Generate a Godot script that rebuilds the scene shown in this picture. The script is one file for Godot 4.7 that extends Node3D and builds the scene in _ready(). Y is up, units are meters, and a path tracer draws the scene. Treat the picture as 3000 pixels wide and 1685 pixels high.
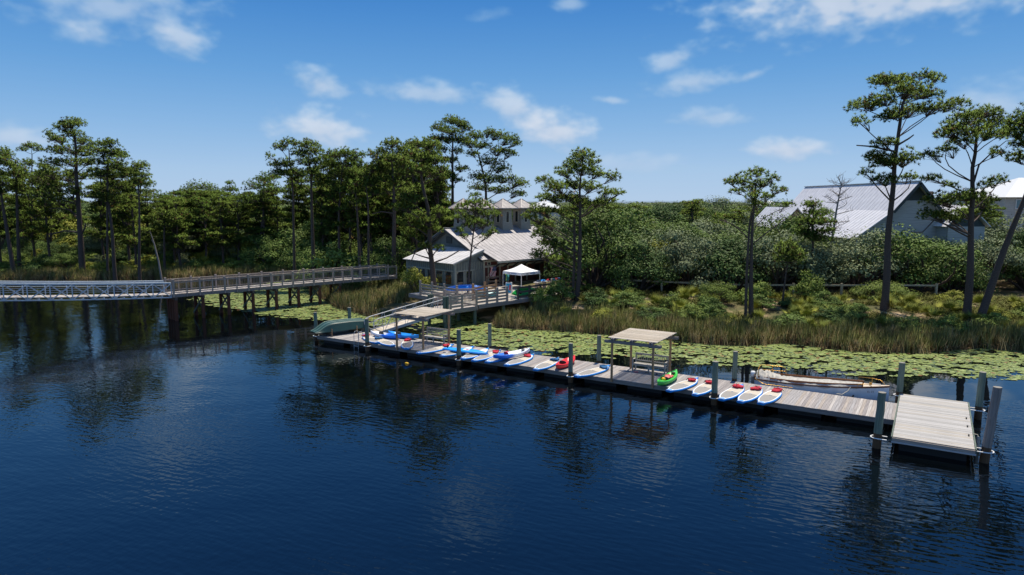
extends Node3D
# A boathouse with a floating dock on a dark coastal lake.

class MB:
	var v := PackedVector3Array()
	var n := PackedVector3Array()
	var c := PackedColorArray()
	var t := PackedVector2Array()
	func face(a: Vector3, b: Vector3, d: Vector3, m: Vector3, col: Color, ua := Vector2.ZERO, ub := Vector2.ZERO, ud := Vector2.ZERO) -> void:
		if (d - a).cross(b - a).dot(m) < 0.0:
			v.push_back(a); v.push_back(d); v.push_back(b)
			t.push_back(ua); t.push_back(ud); t.push_back(ub)
		else:
			v.push_back(a); v.push_back(b); v.push_back(d)
			t.push_back(ua); t.push_back(ub); t.push_back(ud)
		n.push_back(m); n.push_back(m); n.push_back(m)
		c.push_back(col); c.push_back(col); c.push_back(col)
	func quad(a: Vector3, b: Vector3, d: Vector3, e: Vector3, col := Color.WHITE, off := Vector2.ZERO) -> void:
		# corners in order round the quad; u runs from a to b, v from a to e, in metres
		var m := (d - a).cross(b - a).normalized()
		var lu := a.distance_to(b)
		var lv := a.distance_to(e)
		var p := [off, off + Vector2(lu, 0), off + Vector2(lu, lv), off + Vector2(0, lv)]
		face(a, b, d, m, col, p[0], p[1], p[2])
		face(a, d, e, m, col, p[0], p[2], p[3])
	func box(ctr: Vector3, size: Vector3, bs := Basis.IDENTITY, col := Color.WHITE, off := Vector2.ZERO) -> void:
		var h := size * 0.5
		var ax := [bs.x * h.x, bs.y * h.y, bs.z * h.z]
		var ln := [size.x, size.y, size.z]
		for k in 3:
			var i := (k + 1) % 3
			var j := (k + 2) % 3
			if ln[j] > ln[i]:
				var q := i
				i = j
				j = q
			for s in [-1.0, 1.0]:
				var m: Vector3 = ax[k] * s
				var p: Vector3 = ctr + m
				var a: Vector3 = ax[i]
				var b: Vector3 = ax[j]
				var lu: float = ln[i]
				var lv: float = ln[j]
				m = m.normalized()
				var o := off + Vector2(0.37 * k, 0.21 * s)
				face(p - a - b, p + a - b, p + a + b, m, col, o, o + Vector2(lu, 0), o + Vector2(lu, lv))
				face(p - a - b, p + a + b, p - a + b, m, col, o, o + Vector2(lu, lv), o + Vector2(0, lv))
	func bar(a: Vector3, b: Vector3, w: float, h: float, col := Color.WHITE, off := Vector2.ZERO) -> void:
		# a straight timber from a to b, w wide (level) and h high
		var x := (b - a).normalized()
		var z := x.cross(Vector3.UP)
		if z.length() < 0.01:
			z = Vector3(0, 0, 1)
		z = z.normalized()
		box((a + b) * 0.5, Vector3(a.distance_to(b), h, w), Basis(x, z.cross(x).normalized(), z), col, off)
	func tube(pts: PackedVector3Array, rad: PackedFloat32Array, sides: int, col := Color.WHITE, cap := true) -> void:
		var k := pts.size()
		var ref := Vector3(0.31, 0.2, 0.93)
		var rings := []
		for i in k:
			var d := (pts[mini(i + 1, k - 1)] - pts[maxi(i - 1, 0)]).normalized()
			if absf(d.dot(ref)) > 0.95:
				ref = Vector3(0.9, 0.3, -0.2)
			var x := d.cross(ref).normalized()
			var y := d.cross(x).normalized()
			var ring := PackedVector3Array()
			for s in sides:
				var a := TAU * s / sides
				ring.push_back(x * cos(a) + y * sin(a))
			rings.push_back(ring)
		var along := 0.0
		for i in k - 1:
			var nxt := along + pts[i].distance_to(pts[i + 1])
			for s in sides:
				var s2 := (s + 1) % sides
				var na: Vector3 = rings[i][s]
				var nb: Vector3 = rings[i][s2]
				var nc: Vector3 = rings[i + 1][s2]
				var nd: Vector3 = rings[i + 1][s]
				var a := pts[i] + na * rad[i]
				var b := pts[i] + nb * rad[i]
				var cc := pts[i + 1] + nc * rad[i + 1]
				var dd := pts[i + 1] + nd * rad[i + 1]
				var u0 := float(s) / sides * rad[0] * TAU
				var u1 := float(s + 1) / sides * rad[0] * TAU
				_sm(a, b, cc, na, nb, nc, col, Vector2(along, u0), Vector2(along, u1), Vector2(nxt, u1))
				_sm(a, cc, dd, na, nc, nd, col, Vector2(along, u0), Vector2(nxt, u1), Vector2(nxt, u0))
			along = nxt
		if cap:
			for e in [0, k - 1]:
				if rad[e] < 0.004:
					continue
				var m: Vector3 = (pts[1] - pts[0] if e == 0 else pts[k - 2] - pts[k - 1]).normalized() * -1.0
				for s in sides:
					var s2 := (s + 1) % sides
					var p1: Vector3 = pts[e] + rings[e][s] * rad[e]
					var p2: Vector3 = pts[e] + rings[e][s2] * rad[e]
					face(pts[e], p1, p2, m, col, Vector2.ZERO, Vector2(rings[e][s].x, rings[e][s].z) * rad[e], Vector2(rings[e][s2].x, rings[e][s2].z) * rad[e])
	func _sm(a: Vector3, b: Vector3, d: Vector3, na: Vector3, nb: Vector3, nd: Vector3, col: Color, ua: Vector2, ub: Vector2, ud: Vector2) -> void:
		if (d - a).cross(b - a).dot(na + nb + nd) < 0.0:
			v.push_back(a); v.push_back(d); v.push_back(b)
			n.push_back(na); n.push_back(nd); n.push_back(nb)
			t.push_back(ua); t.push_back(ud); t.push_back(ub)
		else:
			v.push_back(a); v.push_back(b); v.push_back(d)
			n.push_back(na); n.push_back(nb); n.push_back(nd)
			t.push_back(ua); t.push_back(ub); t.push_back(ud)
		c.push_back(col); c.push_back(col); c.push_back(col)
	func leaf(p: Vector3, dir: Vector3, side: Vector3, m: Vector3, col: Color) -> void:
		# one triangle: a needle bundle or a leaf, shaded by m
		var a := p - side
		var b := p + side
		var d := p + dir
		if (d - a).cross(b - a).dot(m) < 0.0:
			v.push_back(a); v.push_back(d); v.push_back(b)
		else:
			v.push_back(a); v.push_back(b); v.push_back(d)
		n.push_back(m); n.push_back(m); n.push_back(m)
		c.push_back(col); c.push_back(col); c.push_back(col)
	func leaf4(p: Vector3, dir: Vector3, side: Vector3, m: Vector3, col: Color) -> void:
		# a pointed oval leaf of two triangles
		var q := p + dir * 0.5
		leaf_tri(p, q - side, q + side, m, col)
		leaf_tri(p + dir, q - side, q + side, m, col)
	func leaf_tri(a: Vector3, b: Vector3, d: Vector3, m: Vector3, col: Color) -> void:
		if (d - a).cross(b - a).dot(m) < 0.0:
			v.push_back(a); v.push_back(d); v.push_back(b)
		else:
			v.push_back(a); v.push_back(b); v.push_back(d)
		n.push_back(m); n.push_back(m); n.push_back(m)
		c.push_back(col); c.push_back(col); c.push_back(col)
	func mesh(with_uv := true) -> ArrayMesh:
		var am := ArrayMesh.new()
		if v.is_empty():
			return am
		var ar := []
		ar.resize(Mesh.ARRAY_MAX)
		ar[Mesh.ARRAY_VERTEX] = v
		ar[Mesh.ARRAY_NORMAL] = n
		ar[Mesh.ARRAY_COLOR] = c
		if with_uv and t.size() == v.size():
			ar[Mesh.ARRAY_TEX_UV] = t
		am.add_surface_from_arrays(Mesh.PRIMITIVE_TRIANGLES, ar)
		return am

var rng := RandomNumberGenerator.new()
var M := {}
var names := {}
const WHITE := Color(1, 1, 1)
# the dock's own axes: s along it, t across it away from the open water
const DOCK := Vector3(-13.87, 0, -47.85)
const DOCK_TURN := -0.5521
# the boathouse's axes: its corner and the turn of its ridge
const HOUSE := Vector3(-2.9, 0, -69.0)
const HOUSE_TURN := 0.7644
var dock_xf := Transform3D(Basis(Vector3.UP, DOCK_TURN), DOCK)
var house_xf := Transform3D(Basis(Vector3.UP, HOUSE_TURN), HOUSE)

func numbered(called: String) -> String:
	if not names.has(called):
		names[called] = 0
		return called
	names[called] += 1
	return "%s_%03d" % [called, names[called]]

func tag(o: Node3D, label: String, category: String, group := "", kind := "") -> Node3D:
	if label != "":
		o.set_meta("label", label)
	if category != "":
		o.set_meta("category", category)
	if group != "":
		o.set_meta("group", group)
	if kind != "":
		o.set_meta("kind", kind)
	return o

func thing(called: String, label: String, category: String, group := "", xf := Transform3D.IDENTITY) -> Node3D:
	var o := Node3D.new()
	o.name = numbered(called)
	o.transform = xf
	add_child(o)
	return tag(o, label, category, group)

func part(called: String, mesh: Mesh, mat: Material, parent: Node3D, at := Transform3D.IDENTITY) -> MeshInstance3D:
	var o := MeshInstance3D.new()
	o.name = called if parent != self else numbered(called)
	o.mesh = mesh
	if mat != null:
		o.material_override = mat
	o.transform = at
	parent.add_child(o, true)
	return o

func struct(called: String, mesh: Mesh, mat: Material) -> MeshInstance3D:
	var o := part(called, mesh, mat, self)
	o.set_meta("kind", "structure")
	return o

func copy(o: Node3D, called: String, label: String, xf: Transform3D, group := "") -> Node3D:
	var r: Node3D = o.duplicate()
	r.name = numbered(called)
	add_child(r)
	r.transform = xf
	r.set_meta("label", label)
	if group != "":
		r.set_meta("group", group)
	return r

func D(s: float, t: float, y: float) -> Vector3:
	return dock_xf * Vector3(s, y, -t)

func H(u: float, w: float, y: float) -> Vector3:
	return house_xf * Vector3(u, y, w)

func gray_tex(sd: int, freq: float, lo: float, hi: float, w := 256, h := 256, sx := 256, sy := 256, oct := 4) -> ImageTexture:
	# a grey noise texture between lo and hi, made small and stretched to give a grain
	var f := FastNoiseLite.new()
	f.seed = sd
	f.noise_type = FastNoiseLite.TYPE_SIMPLEX_SMOOTH
	f.frequency = freq
	f.fractal_octaves = oct
	var im := f.get_seamless_image(w, h)
	im.convert(Image.FORMAT_L8)
	if sx != w or sy != h:
		im.resize(sx, sy, Image.INTERPOLATE_CUBIC)
	var d := im.get_data()
	for i in d.size():
		d[i] = int(255.0 * lerpf(lo, hi, d[i] / 255.0))
	im = Image.create_from_data(sx, sy, false, Image.FORMAT_L8, d)
	im.convert(Image.FORMAT_RGB8)
	im.generate_mipmaps()
	return ImageTexture.create_from_image(im)

func mat(called: String, col: Color, rough := 0.8, tex: Texture2D = null, uvs := Vector3.ONE, tri := false, vc := false) -> StandardMaterial3D:
	var m := StandardMaterial3D.new()
	m.resource_name = called
	m.albedo_color = col
	m.roughness = rough
	m.cull_mode = BaseMaterial3D.CULL_DISABLED
	if tex != null:
		m.albedo_texture = tex
		m.uv1_scale = uvs
		if tri:
			m.uv1_triplanar = true
	m.vertex_color_use_as_albedo = vc
	M[called] = m
	return m

func rgb(r: int, g: int, b: int) -> Color:
	return Color(r / 255.0, g / 255.0, b / 255.0)

func make_materials() -> void:
	var grain := gray_tex(3, 0.03, 0.76, 1.0, 40, 256, 512, 256, 5)
	var grain2 := gray_tex(4, 0.05, 0.82, 1.0, 32, 256, 512, 256, 4)
	var mottle := gray_tex(5, 0.02, 0.72, 1.0)
	var fine := gray_tex(6, 0.08, 0.8, 1.0)
	var soft := gray_tex(8, 0.012, 0.86, 1.0)
	var deck := [rgb(176, 168, 162), rgb(160, 153, 149), rgb(188, 181, 174), rgb(150, 143, 140), rgb(172, 161, 150), rgb(166, 162, 160)]
	for i in deck.size():
		mat("plank_%d" % i, deck[i], 0.85, grain, Vector3(0.5, 1.6, 1))
	var pale := [rgb(178, 175, 171), rgb(168, 165, 160), rgb(184, 181, 177), rgb(176, 169, 158)]
	for i in pale.size():
		mat("pale_plank_%d" % i, pale[i], 0.85, grain2, Vector3(0.5, 1.6, 1))
	var slat := [rgb(206, 192, 172), rgb(196, 182, 160), rgb(214, 202, 184)]
	for i in slat.size():
		mat("slat_%d" % i, slat[i], 0.85, grain2, Vector3(0.5, 1.6, 1))
	mat("timber", rgb(146, 138, 132), 0.85, grain, Vector3(0.5, 1.6, 1))
	mat("rail_timber", rgb(180, 164, 150), 0.85, grain, Vector3(0.5, 1.6, 1))
	mat("dark_timber", rgb(92, 82, 74), 0.9, grain, Vector3(0.5, 1.6, 1))
	mat("post_timber", rgb(188, 146, 106), 0.85, grain, Vector3(0.5, 1.6, 1))
	mat("green_timber", rgb(98, 112, 100), 0.85, grain, Vector3(0.5, 2.0, 1))
	mat("bench_timber", rgb(172, 168, 160), 0.85, grain2, Vector3(0.5, 1.6, 1))
	mat("piling", rgb(122, 136, 120), 0.9, grain, Vector3(0.6, 2.4, 1))
	mat("piling_top", rgb(150, 146, 136), 0.9, mottle, Vector3(2, 2, 1))
	mat("piling_wet", rgb(96, 72, 48), 0.8, grain, Vector3(0.6, 2.4, 1))
	mat("red_pile", rgb(104, 62, 44), 0.9, grain, Vector3(0.6, 2.0, 1))
	mat("float_block", rgb(22, 22, 24), 0.6)
	mat("aluminium", rgb(190, 194, 198), 0.5, fine, Vector3(2, 2, 2), true).metallic = 0.2
	mat("white_metal", rgb(188, 200, 208), 0.45, soft, Vector3(1, 1, 1), true)
	mat("white_plastic", rgb(226, 226, 222), 0.5)
	mat("board_blue", rgb(34, 152, 240), 0.4)
	mat("board_white", rgb(232, 234, 234), 0.4)
	mat("board_pad_grey", rgb(158, 154, 148), 0.9, fine, Vector3(3, 3, 3), true)
	mat("board_pad_tan", rgb(206, 196, 178), 0.9, fine, Vector3(3, 3, 3), true)
	mat("vest_red", rgb(176, 24, 48), 0.85)
	mat("vest_blue", rgb(24, 88, 138), 0.85)
	mat("strap_black", rgb(24, 24, 26), 0.7)
	mat("kayak_paint", WHITE, 0.38, null, Vector3.ONE, false, true)
	mat("jon_green", rgb(28, 66, 60), 0.45, soft, Vector3(0.6, 0.6, 0.6), true)
	mat("jon_ridge_highlight", rgb(110, 138, 126), 0.4)  # paler than the hull: the highlights along the ridges are painted in
	mat("canoe_blue", rgb(16, 134, 232), 0.4)
	mat("canoe_stripe", rgb(130, 170, 220), 0.4)
	mat("turquoise", rgb(74, 182, 196), 0.4)
	mat("green_plastic", rgb(10, 150, 44), 0.4)
	mat("hull_white", rgb(220, 228, 236), 0.3, soft, Vector3(0.4, 0.4, 0.4), true)
	mat("varnish", rgb(150, 90, 44), 0.3, grain, Vector3(0.5, 1.6, 1))
	mat("mahogany", rgb(88, 44, 30), 0.3, grain, Vector3(0.5, 1.6, 1))
	mat("canvas", rgb(196, 192, 182), 0.95, mottle, Vector3(1, 1, 1), true)
	mat("brass", rgb(196, 150, 70), 0.35).metallic = 0.8
	mat("rope", rgb(206, 196, 172), 0.95)
	mat("siding", rgb(118, 124, 120), 0.8, grain2, Vector3(0.25, 0.8, 1))
	mat("siding_trim", rgb(134, 140, 132), 0.75)
	mat("board_batten", rgb(112, 120, 116), 0.8, soft, Vector3(0.6, 0.6, 0.6), true)
	mat("trim_pale", rgb(178, 174, 156), 0.75)
	mat("tower_siding", rgb(164, 160, 148), 0.8, grain2, Vector3(0.5, 1.6, 1))
	mat("maroon_siding", rgb(112, 66, 58), 0.85, grain2, Vector3(0.25, 0.8, 1))
	mat("fascia_dark", rgb(58, 66, 66), 0.8)
	mat("pale_roof", rgb(224, 222, 222), 0.45, soft, Vector3(0.3, 0.3, 0.3), true).metallic = 0.1
	mat("roof_metal", rgb(168, 164, 165), 0.5, gray_tex(12, 0.015, 0.8, 1.0, 256, 256, 256, 256, 5), Vector3(0.3, 0.3, 0.3), true).metallic = 0.15
	mat("roof_seam", rgb(170, 171, 174), 0.45)
	mat("tower_roof", rgb(196, 186, 178), 0.5, mottle, Vector3(0.4, 0.4, 0.4), true)
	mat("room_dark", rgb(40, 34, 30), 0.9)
	mat("shop_floor", rgb(120, 104, 88), 0.8)
	mat("window_frame", rgb(96, 60, 48), 0.6)
	var g := mat("glass", Color(0.3, 0.34, 0.36, 0.1), 0.03)
	g.transparency = BaseMaterial3D.TRANSPARENCY_ALPHA
	mat("far_glass", rgb(90, 124, 134), 0.08)
	mat("tower_glass", rgb(38, 42, 48), 0.1)
	mat("grey_siding", rgb(182, 181, 176), 0.8, grain2, Vector3(0.25, 0.8, 1))
	mat("brown_panel", rgb(132, 112, 92), 0.85, grain2, Vector3(0.25, 0.8, 1))
	mat("far_white", rgb(206, 208, 208), 0.8)
	mat("tent_cloth", rgb(240, 240, 240), 0.85).backlight = Color(0.25, 0.25, 0.25)
	mat("sign_teal", rgb(20, 156, 186), 0.6)
	mat("sign_red", rgb(214, 50, 46), 0.6)
	mat("sign_white", rgb(232, 230, 224), 0.6)
	mat("print_grey", rgb(84, 86, 92), 0.7)
	mat("print_blue", rgb(70, 118, 176), 0.7)
	mat("flag_red", rgb(184, 40, 56), 0.9)
	mat("flag_white", rgb(232, 228, 224), 0.9)
	mat("flag_blue", rgb(42, 54, 96), 0.9)
	mat("cloth_yellow", rgb(196, 224, 30), 0.9)
	mat("cloth_aqua", rgb(116, 200, 206), 0.9)
	mat("cloth_teal", rgb(20, 140, 150), 0.9)
	mat("cloth_navy", rgb(36, 62, 92), 0.9)
	mat("lamp_shade", rgb(236, 226, 190), 0.7)
	mat("fence_wood", rgb(196, 180, 148), 0.85, grain, Vector3(0.5, 1.6, 1))
	mat("black_iron", rgb(26, 26, 26), 0.6)
	mat("shoe_pink", rgb(226, 110, 110), 0.7)
	mat("shoe_dark", rgb(52, 34, 30), 0.7)
	mat("yellow_float", rgb(224, 176, 24), 0.5)
	mat("bark", rgb(112, 96, 86), 0.95, gray_tex(15, 0.06, 0.45, 1.0, 128, 256, 256, 256, 4), Vector3(1.2, 1.6, 1))
	mat("dead_bark", rgb(150, 142, 136), 0.95, grain, Vector3(0.6, 1.6, 1))
	mat("needles", WHITE, 0.8, null, Vector3.ONE, false, true).backlight = Color(0.44, 0.54, 0.18)
	M.needles.metallic_specular = 0.15
	mat("leaves", WHITE, 0.65, null, Vector3.ONE, false, true).backlight = Color(0.44, 0.54, 0.18)
	M.leaves.metallic_specular = 0.22
	mat("reed", WHITE, 0.8, null, Vector3.ONE, false, true).backlight = Color(0.2, 0.2, 0.1)
	M.reed.metallic_specular = 0.1
	mat("pad", WHITE, 0.42, null, Vector3.ONE, false, true)
	M.pad.metallic_specular = 0.35

# ---------------------------------------------------------------- camera, sky, sun
func set_view() -> void:
	var cam := Camera3D.new()
	cam.name = "camera"
	cam.fov = 45.69
	cam.near = 0.1
	cam.far = 4000.0
	cam.position = Vector3(0, 10, 0)
	cam.rotation_degrees = Vector3(-7.195, 0, 0)
	add_child(cam)
	var we := WorldEnvironment.new()
	we.name = "world_environment"
	var e := Environment.new()
	e.background_mode = Environment.BG_SKY
	var sky := Sky.new()
	var pm := PanoramaSkyMaterial.new()
	pm.panorama = sky_image()
	sky.sky_material = pm
	e.sky = sky
	e.background_energy_multiplier = 0.86
	e.tonemap_mode = Environment.TONE_MAPPER_LINEAR
	e.tonemap_exposure = 1.2
	e.sdfgi_enabled = true
	e.ssao_enabled = true
	e.ssil_enabled = true
	we.environment = e
	add_child(we)
	var sun := DirectionalLight3D.new()
	sun.name = "sun"
	sun.light_energy = 1.6
	sun.light_color = Color(1.0, 0.965, 0.9)
	sun.light_angular_distance = 0.5
	sun.shadow_enabled = true
	add_child(sun)
	sun.look_at_from_position(Vector3(17, 93, -31), Vector3.ZERO, Vector3.UP)

func sky_image() -> ImageTexture:
	var w := 4096
	var h := 2048
	# blue by elevation, in degrees
	var stops := [[0.0, rgb(178, 202, 228)], [2.5, rgb(166, 197, 229)], [6.0, rgb(136, 180, 224)], [10.0, rgb(104, 160, 216)], [16.0, rgb(68, 132, 202)], [25.0, rgb(48, 116, 196)], [45.0, rgb(30, 96, 180)], [90.0, rgb(24, 80, 160)]]
	var col := Image.create(1, h, false, Image.FORMAT_RGB8)
	for y in h:
		var el := 90.0 - (y + 0.5) / h * 180.0
		var cc: Color = stops[0][1]
		for i in stops.size() - 1:
			if el >= stops[i][0]:
				var k := smoothstep(0.0, 1.0, (el - stops[i][0]) / (stops[i + 1][0] - stops[i][0]))
				k = (el - stops[i][0]) / (stops[i + 1][0] - stops[i][0])
				cc = stops[i][1].lerp(stops[i + 1][1], clampf(k, 0, 1))
		if el < 0.0:
			cc = rgb(150, 170, 190)
		col.set_pixel(0, y, cc)
	col.convert(Image.FORMAT_RGBA8)
	col.resize(w, h, Image.INTERPOLATE_NEAREST)
	# each: azimuth, elevation, width, height in degrees, thickness, seed, tilt
	var clouds := [
		[27.0, 14.4, 31.0, 9.0, 1.0, 1, 0.0], [-29.0, 13.4, 15.0, 6.0, 0.62, 2, 0.1], [-25.2, 11.6, 5.5, 4.2, 0.75, 3, -0.3], [-31.0, 11.2, 4.5, 2.6, 0.6, 4, 0.0],
		[-15.4, 9.1, 6.2, 3.2, 0.72, 5, -0.15], [-6.9, 8.6, 11.5, 2.8, 0.6, 6, -0.08], [0.2, 7.4, 8.0, 4.0, 0.75, 7, -0.4], [3.6, 5.7, 8.5, 4.6, 0.9, 8, -0.2],
		[-15.3, 5.4, 9.5, 4.4, 0.85, 9, -0.1], [13.0, 11.0, 6.0, 2.6, 0.62, 10, 0.3], [14.4, 9.3, 8.0, 3.0, 0.62, 11, 0.1], [18.8, 9.5, 4.2, 1.2, 0.55, 12, 0.35],
		[21.7, 3.9, 7.4, 2.6, 0.85, 13, 0.0], [15.8, 6.5, 7.6, 2.4, 0.5, 14, -0.05], [-35.6, 4.2, 5.0, 3.2, 0.6, 15, 0.0], [34.3, 6.3, 8.5, 4.5, 0.5, 16, 0.0],
		[8.0, 8.0, 3.2, 1.0, 0.55, 17, -0.1], [4.7, 15.4, 4.5, 2.0, 0.55, 18, 0.0], [9.8, 3.0, 13.0, 2.4, 0.3, 19, 0.0], [-2.0, 14.5, 5.0, 1.5, 0.25, 20, 0.2],
		[-27.0, 18.0, 13.0, 5.0, 0.5, 21, 0.1], [12.0, 19.5, 9.0, 5.5, 0.6, 22, 0.0], [27.0, 20.0, 20.0, 7.0, 0.8, 23, 0.0], [-4.0, 25.0, 10.0, 5.0, 0.45, 24, 0.1], [-14.0, 33.0, 14.0, 6.0, 0.4, 25, 0.0], [20.0, 34.0, 14.0, 7.0, 0.5, 26, 0.1]]  # above the view, unseen; they lighten patches of the water by reflection
	var r := RandomNumberGenerator.new()
	r.seed = 77
	for i in 120:
		# unseen clouds out of view, placed to lighten shaded sides, larger overhead
		var el := r.randf_range(3.0, 62.0)
		var az := r.randf_range(46.0, 314.0)
		var big := 1.0 + el / 40.0
		clouds.push_back([az, el, r.randf_range(7, 20) * big, r.randf_range(3, 7) * big, r.randf_range(0.7, 1.0), 30 + i, r.randf_range(-0.2, 0.2)])
	for cl in clouds:
		var pw := int(cl[2] / 360.0 * w * 1.2)
		var ph := int(cl[3] / 180.0 * h * 1.4)
		var f := FastNoiseLite.new()
		f.seed = cl[5]
		f.noise_type = FastNoiseLite.TYPE_SIMPLEX_SMOOTH
		f.frequency = 1.0
		f.fractal_octaves = 5
		f.fractal_gain = 0.5
		var far: bool = cl[5] >= 30
		var step := 3 if far else 1
		var sw := maxi(8, pw / step)
		var sh := maxi(8, ph / step)
		var im := Image.create(sw, sh, false, Image.FORMAT_RGBA8)
		var ct := cos(cl[6])
		var st := sin(cl[6])
		for y in sh:
			for x in sw:
				var u := (x + 0.5) / sw * 2.0 - 1.0
				var v := (y + 0.5) / sh * 2.0 - 1.0
				var du: float = u * cl[2] * 0.6
				var dv: float = v * cl[3] * 0.7
				var ru := du * ct - dv * st
				var rv := du * st + dv * ct
				var eu: float = ru / (cl[2] * 0.5)
				var ev: float = rv / (cl[3] * 0.5)
				# flatter below, billowing above
				if ev > 0.0:
					ev *= 1.35
				var nz := f.get_noise_2d(du * 0.28 + cl[5] * 7.0, dv * 0.55)
				var nz2 := f.get_noise_2d(du * 0.9 + cl[5] * 13.0, dv * 1.5 + 40.0)
				var a := 1.0 - sqrt(eu * eu + ev * ev) + nz * 0.5 + nz2 * 0.12
				a = smoothstep(0.0, 0.95, a) * cl[4]
				var edge := clampf((1.0 - maxf(absf(u), absf(v))) * 5.0, 0.0, 1.0)
				a *= edge
				if a < 0.004:
					continue
				# thick parts are whiter on top, greyer in their base
				var g := clampf(0.5 - ev * 0.35 + nz * 0.3, 0.0, 1.0)
				var cc := rgb(184, 198, 220).lerp(rgb(222, 229, 240), g)
				im.set_pixel(x, y, Color(cc.r, cc.g, cc.b, clampf(a, 0.0, 0.9)))
		if step > 1:
			im.resize(pw, ph, Image.INTERPOLATE_BILINEAR)
		var cx := posmod(int(cl[0] / 360.0 * w), w)
		var cy := int((90.0 - cl[1]) / 180.0 * h)
		for wrap in [-w, 0, w]:
			col.blend_rect(im, Rect2i(0, 0, im.get_width(), im.get_height()), Vector2i(cx - im.get_width() / 2 + wrap, cy - im.get_height() / 2))
	col.convert(Image.FORMAT_RGB8)
	return ImageTexture.create_from_image(col)

# ---------------------------------------------------------------- land and water
const SHORE := [-160.0, -86.0, -102.5, -84.8, -80.5, -84.1, -64.1, -84.8, -56.5, -86.3, -46.4, -87.9, -39.0, -90.3, -33.1, -92.1, -28.5, -88.8, -23.2, -78.7, -19.8, -71.3, -16.1, -63.7, -11.9, -58.9, -8.9, -58.5, -6.3, -59.4, -3.7, -61.3, -2.0, -55.2, 0.0, -53.4, 4.0, -52.5, 10.1, -49.8, 13.4, -47.7, 15.5, -46.9, 19.5, -47.9, 23.0, -45.1, 27.4, -44.7, 31.8, -46.2, 34.5, -45.1, 40.3, -43.9, 49.3, -42.0, 90.0, -38.0, 200.0, -30.0]
const LILY_EDGE := [-34.0, -70.0, -27.5, -63.2, -22.3, -59.4, -17.3, -56.8, -15.2, -55.5, -12.1, -54.1, -9.0, -54.6, -6.4, -50.2, -4.9, -48.3, 0.0, -44.9, 2.0, -43.9, 4.4, -43.4, 8.6, -42.0, 13.5, -40.6, 16.3, -39.8, 19.4, -38.6, 22.3, -38.2, 26.2, -37.8, 28.8, -37.4, 33.6, -36.4, 42.0, -35.0]
var shore := PackedVector2Array()
var land := PackedVector2Array()
var lily_area := PackedVector2Array()
var hills := FastNoiseLite.new()
var patch := FastNoiseLite.new()

func set_shore() -> void:
	for i in range(0, SHORE.size(), 2):
		shore.push_back(Vector2(SHORE[i], SHORE[i + 1]))
	land = shore.duplicate()
	land.push_back(Vector2(900, -30)); land.push_back(Vector2(1500, -2500)); land.push_back(Vector2(-1500, -2500)); land.push_back(Vector2(-900, -86))
	for i in range(0, LILY_EDGE.size(), 2):
		lily_area.push_back(Vector2(LILY_EDGE[i], LILY_EDGE[i + 1]))
	var back := PackedVector2Array()
	for p in shore:
		if p.x > -31.0 and p.x < 45.0:
			back.push_back(p)
	back.reverse()
	lily_area.append_array(back)
	hills.seed = 11
	hills.frequency = 0.06
	hills.fractal_octaves = 3
	patch.seed = 21
	patch.frequency = 0.09
	patch.fractal_octaves = 3

func inland(x: float, z: float) -> float:
	# metres from the shoreline, negative in the water
	var p := Vector2(x, z)
	var best := 1e9
	for i in shore.size() - 1:
		var q := Geometry2D.get_closest_point_to_segment(p, shore[i], shore[i + 1])
		best = minf(best, p.distance_squared_to(q))
	best = sqrt(best)
	return best if Geometry2D.is_point_in_polygon(p, land) else -best

func ground(x: float, z: float) -> float:
	var d := inland(x, z)
	if d < 0.0:
		return maxf(-1.5, d * 0.3)
	return 0.1 + 1.35 * smoothstep(0.0, 11.0, d) + hills.get_noise_2d(x, z) * 0.22 * smoothstep(0.0, 6.0, d)

func axis(lo: float, hi: float, step: float, far_lo: float, far_hi: float) -> PackedFloat32Array:
	var a := PackedFloat32Array()
	var p := lo
	while p <= hi:
		a.push_back(p)
		p += step
	var g := step
	p = a[-1]
	while p < far_hi:
		g *= 1.35
		p = minf(p + g, far_hi)
		a.push_back(p)
	g = step
	p = lo
	var b := PackedFloat32Array()
	while p > far_lo:
		g *= 1.35
		p = maxf(p - g, far_lo)
		b.push_back(p)
	b.reverse()
	b.append_array(a)
	return b

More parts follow.
